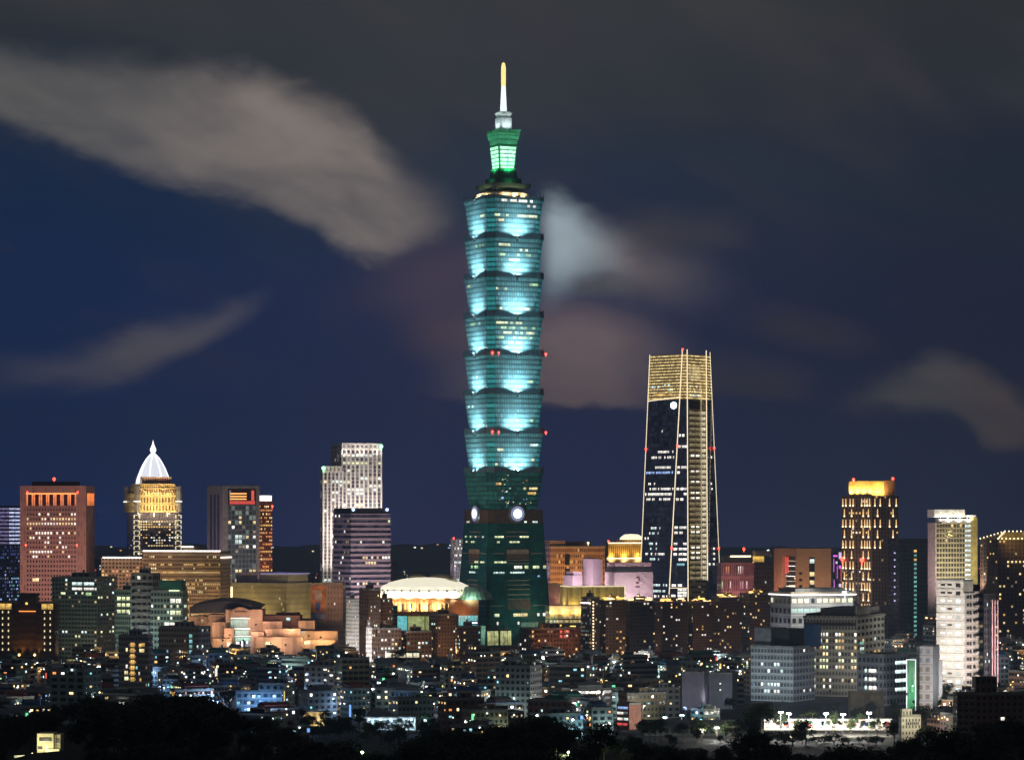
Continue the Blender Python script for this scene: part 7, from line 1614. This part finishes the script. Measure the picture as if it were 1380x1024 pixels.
for k in range(46):
    Yb = RF.uniform(8600, 9300); px = RF.uniform(0, 1380); x = X(px, Yb); z0 = far_z(x, Yb)
    if z0 < 6: continue
    root = thing('hillside_house', 'tiny house light on the dark far hills', 'house', (x, Yb, z0), 'house lights on the far hills')
    mb = MB(); mb.box(x - 5, x + 5, Yb - 4, Yb + 4, z0 - 3, z0 + 6); mb.build('wall', M['conc'], root)
    mb = MB(); mb.face([(x - 3, Yb - 4.2, z0 + 1), (x + 3, Yb - 4.2, z0 + 1), (x + 3, Yb - 4.2, z0 + 4), (x - 3, Yb - 4.2, z0 + 4)], [(0, 0), (1, 0), (1, 1), (0, 1)]); mb.build('window', L[RF.choice(['white', 'warm', 'blue', 'orange', 'cool'])], root)

# ------------------------------------------------------------------ trees
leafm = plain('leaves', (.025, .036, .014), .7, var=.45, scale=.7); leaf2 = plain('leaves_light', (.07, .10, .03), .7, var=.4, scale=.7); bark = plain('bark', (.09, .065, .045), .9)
def tree_meshes(seed, H, Rc, n):
    r = random.Random(seed); tm = MB()
    tm.tube((0, 0, -.5), (0, 0, H * .45), .28, .17, 7, caps=False); lumps = []
    for k in range(9):
        a = r.random() * 2 * pi; d = Rc * (.25 + .5 * r.random()); zz = H * (.48 + .42 * r.random()); d *= 1.15 - abs(zz / H - .6)
        c = (d * cos(a), d * sin(a), zz); lumps.append((c, Rc * r.uniform(.32, .52))); tm.tube((0, 0, H * r.uniform(.25, .45)), c, .11, .03, 5, caps=False)
    lumps.append(((0, 0, H * .82), Rc * .5))
    cm = MB()
    for k in range(n):
        c, rad = r.choice(lumps); u = r.random() ** .45 * rad
        t, ph = r.random() * 2 * pi, math.acos(2 * r.random() - 1); p = (c[0] + u * sin(ph) * cos(t), c[1] + u * sin(ph) * sin(t), c[2] + u * cos(ph) * .8)
        s = r.uniform(.22, .5); a1, b1 = r.random() * 2 * pi, r.uniform(-.9, .9)
        e1 = (cos(a1) * cos(b1) * s, sin(a1) * cos(b1) * s, sin(b1) * s); e2 = (-sin(a1) * s * .7, cos(a1) * s * .7, r.uniform(-.3, .3) * s)
        cm.face([tuple(p[i] - e1[i] for i in range(3)), tuple(p[i] + e2[i] for i in range(3)), tuple(p[i] + e1[i] for i in range(3)), tuple(p[i] - e2[i] for i in range(3))])
    return tm, cm
PROTO = []
RT = random.Random(17)
protos = [(101, 11, 4.6, 1500), (102, 9.5, 5.2, 1500), (103, 13, 4.2, 1500), (104, 8, 4.4, 1200), (105, 12, 6, 1900)]
def place_tree(i, x, y, z, sc, label, group=None, name='broadleaf_tree', leaf=None):
    if len(PROTO) <= i or PROTO[i] is None:
        while len(PROTO) <= i: PROTO.append(None)
    root = thing(name, label, 'tree', (x, y, z), group); root.scale = (sc, sc, sc); root.rotation_euler = (0, 0, RT.random() * 6.28)
    if PROTO[i] is None:
        tm, cm = tree_meshes(*protos[i]); o1 = tm.build('trunk', bark, None); o2 = cm.build('crown', leafm, None); PROTO[i] = (o1, o2)
    else:
        o1, o2 = PROTO[i][0].copy(), PROTO[i][1].copy(); C.objects.link(o1); C.objects.link(o2)
    for o in (o1, o2): o.parent = root; o.location = (0, 0, 0)
    if leaf: o2.material_slots[0].link = 'OBJECT'; o2.material_slots[0].material = leaf
    return root
nt = 0
while nt < 285:
    Yt = RT.choice([RT.uniform(540, 760), RT.uniform(740, 960), RT.uniform(820, 930)]); px = RT.uniform(-30, 1410); x = X(px, Yt); z = hill_z(x, Yt); i = RT.randrange(5); sc = RT.uniform(.75, 1.15)
    H = protos[i][1] * sc; top = PY(z + H * 1.0, Yt)
    if top > 1034: 
        if RT.random() < .97: continue
    if abs(px - 60) < 48 and 640 < Yt < 720: continue
    if abs(px - 60) < 52 and Yt < 700: continue
    lim = crest(px) - RT.uniform(-10, 5)
    if top < lim:
        H2 = max(2.5, (CAMZ - (lim - HZ) / F * Yt) - z); sc *= H2 / H
        if sc < .4: continue
    place_tree(i, x, Yt, z - .3, sc, 'black leafy tree in the unlit wood on the near hill', 'trees of the dark wooded hill'); nt += 1
k = 0
while k < 70:
    Yt = RT.uniform(430, 640); px = RT.uniform(-20, 1400); x = X(px, Yt); z = hill_z(x, Yt); i = RT.randrange(5); sc = RT.uniform(.35, .7)
    top = PY(z + protos[i][1] * sc, Yt)
    if top > 1036 or top < 985 or (abs(px - 60) < 60 and Yt < 705): continue
    place_tree(i, x, Yt, z - 1.2 * sc, sc, 'black shrub low on the near edge of the unlit wood', 'shrubs at the near edge of the wood', 'shrub'); k += 1
# trees round the sports court and in the lanes
for (px, Yt, i, sc, lab) in ((1022, 1470, 4, 1.6, 'large round black tree left of the floodlit court'), (1008, 1462, 1, 1.3, 'dark tree leaning on the large round tree left of the court'), (1052, 1536, 0, 1.0, 'lamplit tree before the left end of the white pavilion'), (1078, 1530, 3, .95, 'lamplit tree before the white pavilion, second from its left end'), (1096, 1490, 1, .55, 'lamplit shrub like tree before the middle of the pavilion'), (1122, 1534, 0, .95, 'yellow green lit tree below the middle floodlight mast'), (1146, 1530, 3, 1.0, 'yellow green lit tree below the fourth floodlight mast'), (1160, 1536, 2, .8, 'yellow lit pale tree below the rightmost floodlight mast'), (1182, 1508, 1, 1.0, 'half lit tree right of the rightmost floodlight mast'), (1205, 1450, 4, .95, 'dark bushy tree before the small white house'), (1228, 1440, 0, .95, 'dark tree touching the small white house wall'), (1250, 1430, 1, 1.2, 'dark tree right of the small white house'),
                            (1038, 1590, 0, .9, 'green lit tree behind the left floodlight masts'), (1092, 1592, 3, 1.0, 'green lit tree behind the floodlit court, between the mast groups'), (1012, 1590, 2, .7, 'green lit tree at the left rear of the court'), (1155, 1600, 1, .8, 'green lit tree in front of the tan panelled wall')):
    place_tree(i, X(px, Yt), Yt, 0, sc, lab, 'trees around the sports court', leaf=leaf2 if 'lit' in lab else None)  # trees called lit get lighter leaves, lamplight put into the colour
k = 0
while k < 46:
    Yt = RT.uniform(1400, 2300); px = RT.uniform(-10, 1390); x = X(px, Yt)
    if any(a - 2 < x < b_ + 2 and c - 2 < Yt < d + 2 for a, b_, c, d in ZONES + PLACED): continue
    place_tree(RT.randrange(5), x, Yt, 0, RT.uniform(.8, 1.3), 'dim leafy tree in a lane among the low blocks', 'trees in lanes of the low city', 'street_tree'); k += 1
k = 0
while k < 84:
    px, Yt = RT.choice([(RT.uniform(1000, 1215), RT.uniform(1586, 1700)), (RT.uniform(465, 590), RT.uniform(1440, 1535)), (RT.uniform(390, 470), RT.uniform(1480, 1570)), (RT.uniform(860, 1000), RT.uniform(1440, 1500))]); x = X(px, Yt)
    if any(a - 1 < x < b_ + 1 and c + 8 < Yt < d + 1 for a, b_, c, d in ZONES[3:] if d - c < 80) or any(a < x < b_ and c < Yt < d for a, b_, c, d in PLACED): 
        if RT.random() < .995: continue
    place_tree(RT.randrange(5), x, Yt, 0, RT.uniform(.5, .95), 'dim tree on the open ground around the low halls', 'trees around the low halls', 'park_tree', leaf=leaf2 if RT.random() < .5 else None); k += 1
for k in range(15):
    px = 1034 + k * 11.2 + RT.uniform(-3, 3); Yt = RT.uniform(1448, 1474); H_ = Z(RT.uniform(983, 992), Yt); i = RT.randrange(5)
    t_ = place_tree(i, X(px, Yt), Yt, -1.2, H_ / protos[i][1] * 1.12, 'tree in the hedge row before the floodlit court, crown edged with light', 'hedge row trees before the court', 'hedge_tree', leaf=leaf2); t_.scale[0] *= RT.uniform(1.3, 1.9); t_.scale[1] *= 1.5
def palm(px, Yt, h, lab):
    x = X(px, Yt); root = thing('palm_tree', lab, 'palm tree', (x, Yt, 0), 'palms at the sports court'); tm = MB(); tm.tube((x, Yt, 0), (x + .4, Yt, h), .24, .16, 7); tm.build('trunk', bark, root); cm = MB()
    for q in range(13):
        a = 2 * pi * q / 13 + RT.random() * .3; pr = (x + .4, Yt, h); el = RT.uniform(.2, .9)
        for s in range(5):
            d = (s + 1) * .62; zz = h + el * d - .17 * d * d; nx = (x + .4 + d * cos(a), Yt + d * sin(a), zz); wv = (-sin(a) * .34, cos(a) * .34)
            cm.face([(pr[0] - wv[0], pr[1] - wv[1], pr[2] - .12), (nx[0] - wv[0], nx[1] - wv[1], nx[2] - .12), nx, pr]); cm.face([pr, nx, (nx[0] + wv[0], nx[1] + wv[1], nx[2] - .12), (pr[0] + wv[0], pr[1] + wv[1], pr[2] - .12)]); pr = nx
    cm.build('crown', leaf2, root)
for (px, Yt, h, lab) in ((1026, 1540, 9.5, 'green lit palm left of the two left masts'), (1083, 1545, 9, 'green lit palm between mast groups, leftmost there'), (1094, 1540, 10, 'green lit palm between mast groups, rightmost there'), (1124, 1548, 10, 'green lit palm between the middle and fourth masts')): palm(px, Yt, h, lab)
for (px, py, Yt, col, pw, lab, mt) in ((766, 1014, 820, (.85, 1, .5), 3500, 'greenish park lamp glowing low in the wood, below the pagoda tower', 'limelamp'), (818, 978, 960, (.9, 1, .8), 2500, 'white green park lamp standing at the edge of the wood', 'limelamp'), (161, 980, 800, (.8, .9, 1), 160, 'small bluish lamp deep in the wood at left', 'cool'), (488, 1014, 900, (.6, 1, .4), 3500, 'green park lamp in shrubs below the blue white hall', 'limelamp'), (560, 1003, 930, (.75, .95, 1), 350, 'dim park lamp in trees below the blue white hall', 'cool')):
    if mt == 'limelamp' and mt not in L: L[mt] = lamp('lime_lamp', (.85, 1, .65), 5.0)
    x, z = X(px, Yt), Z(py, Yt); z0 = hill_z(x, Yt); root = thing('park_lamp', lab, 'park lamp', (x, Yt, z0)); mb = MB(); mb.tube((x, Yt, z0 - .3), (x, Yt, z), .09, .06, 6); mb.build('pole', M['pole'], root)
    mb = MB(); mb.ball((x, Yt, z + .2), .40, seg=10, rings=6); mb.build('lamp_globe', L[mt], root); la = bpy.data.lights.new('park_light', 'POINT'); la.energy = pw; la.color = col; la.shadow_soft_size = .3; o = bpy.data.objects.new('park_light', la); C.objects.link(o); o.parent = root; o.location = (0, -.8, z - z0)
# ------------------------------------------------------------------ night air
def haze():
    m = bpy.data.materials.new('night_haze'); m.use_nodes = True; t = NT(m.node_tree); t.n.clear()
    o = t.node('ShaderNodeOutputMaterial'); v = t.node('ShaderNodeVolumePrincipled')
    v.inputs['Density'].default_value = HAZE_D; v.inputs['Color'].default_value = (.52, .70, 1, 1); v.inputs['Anisotropy'].default_value = .2
    t.l.new(v.outputs[0], o.inputs['Volume'])
    mb = MB(); mb.box(-4100, 4100, -2100, 12000, -4, 525); mark(mb.build('haze', m), kind='stuff')
HAZE_D = 1.1e-4
haze()
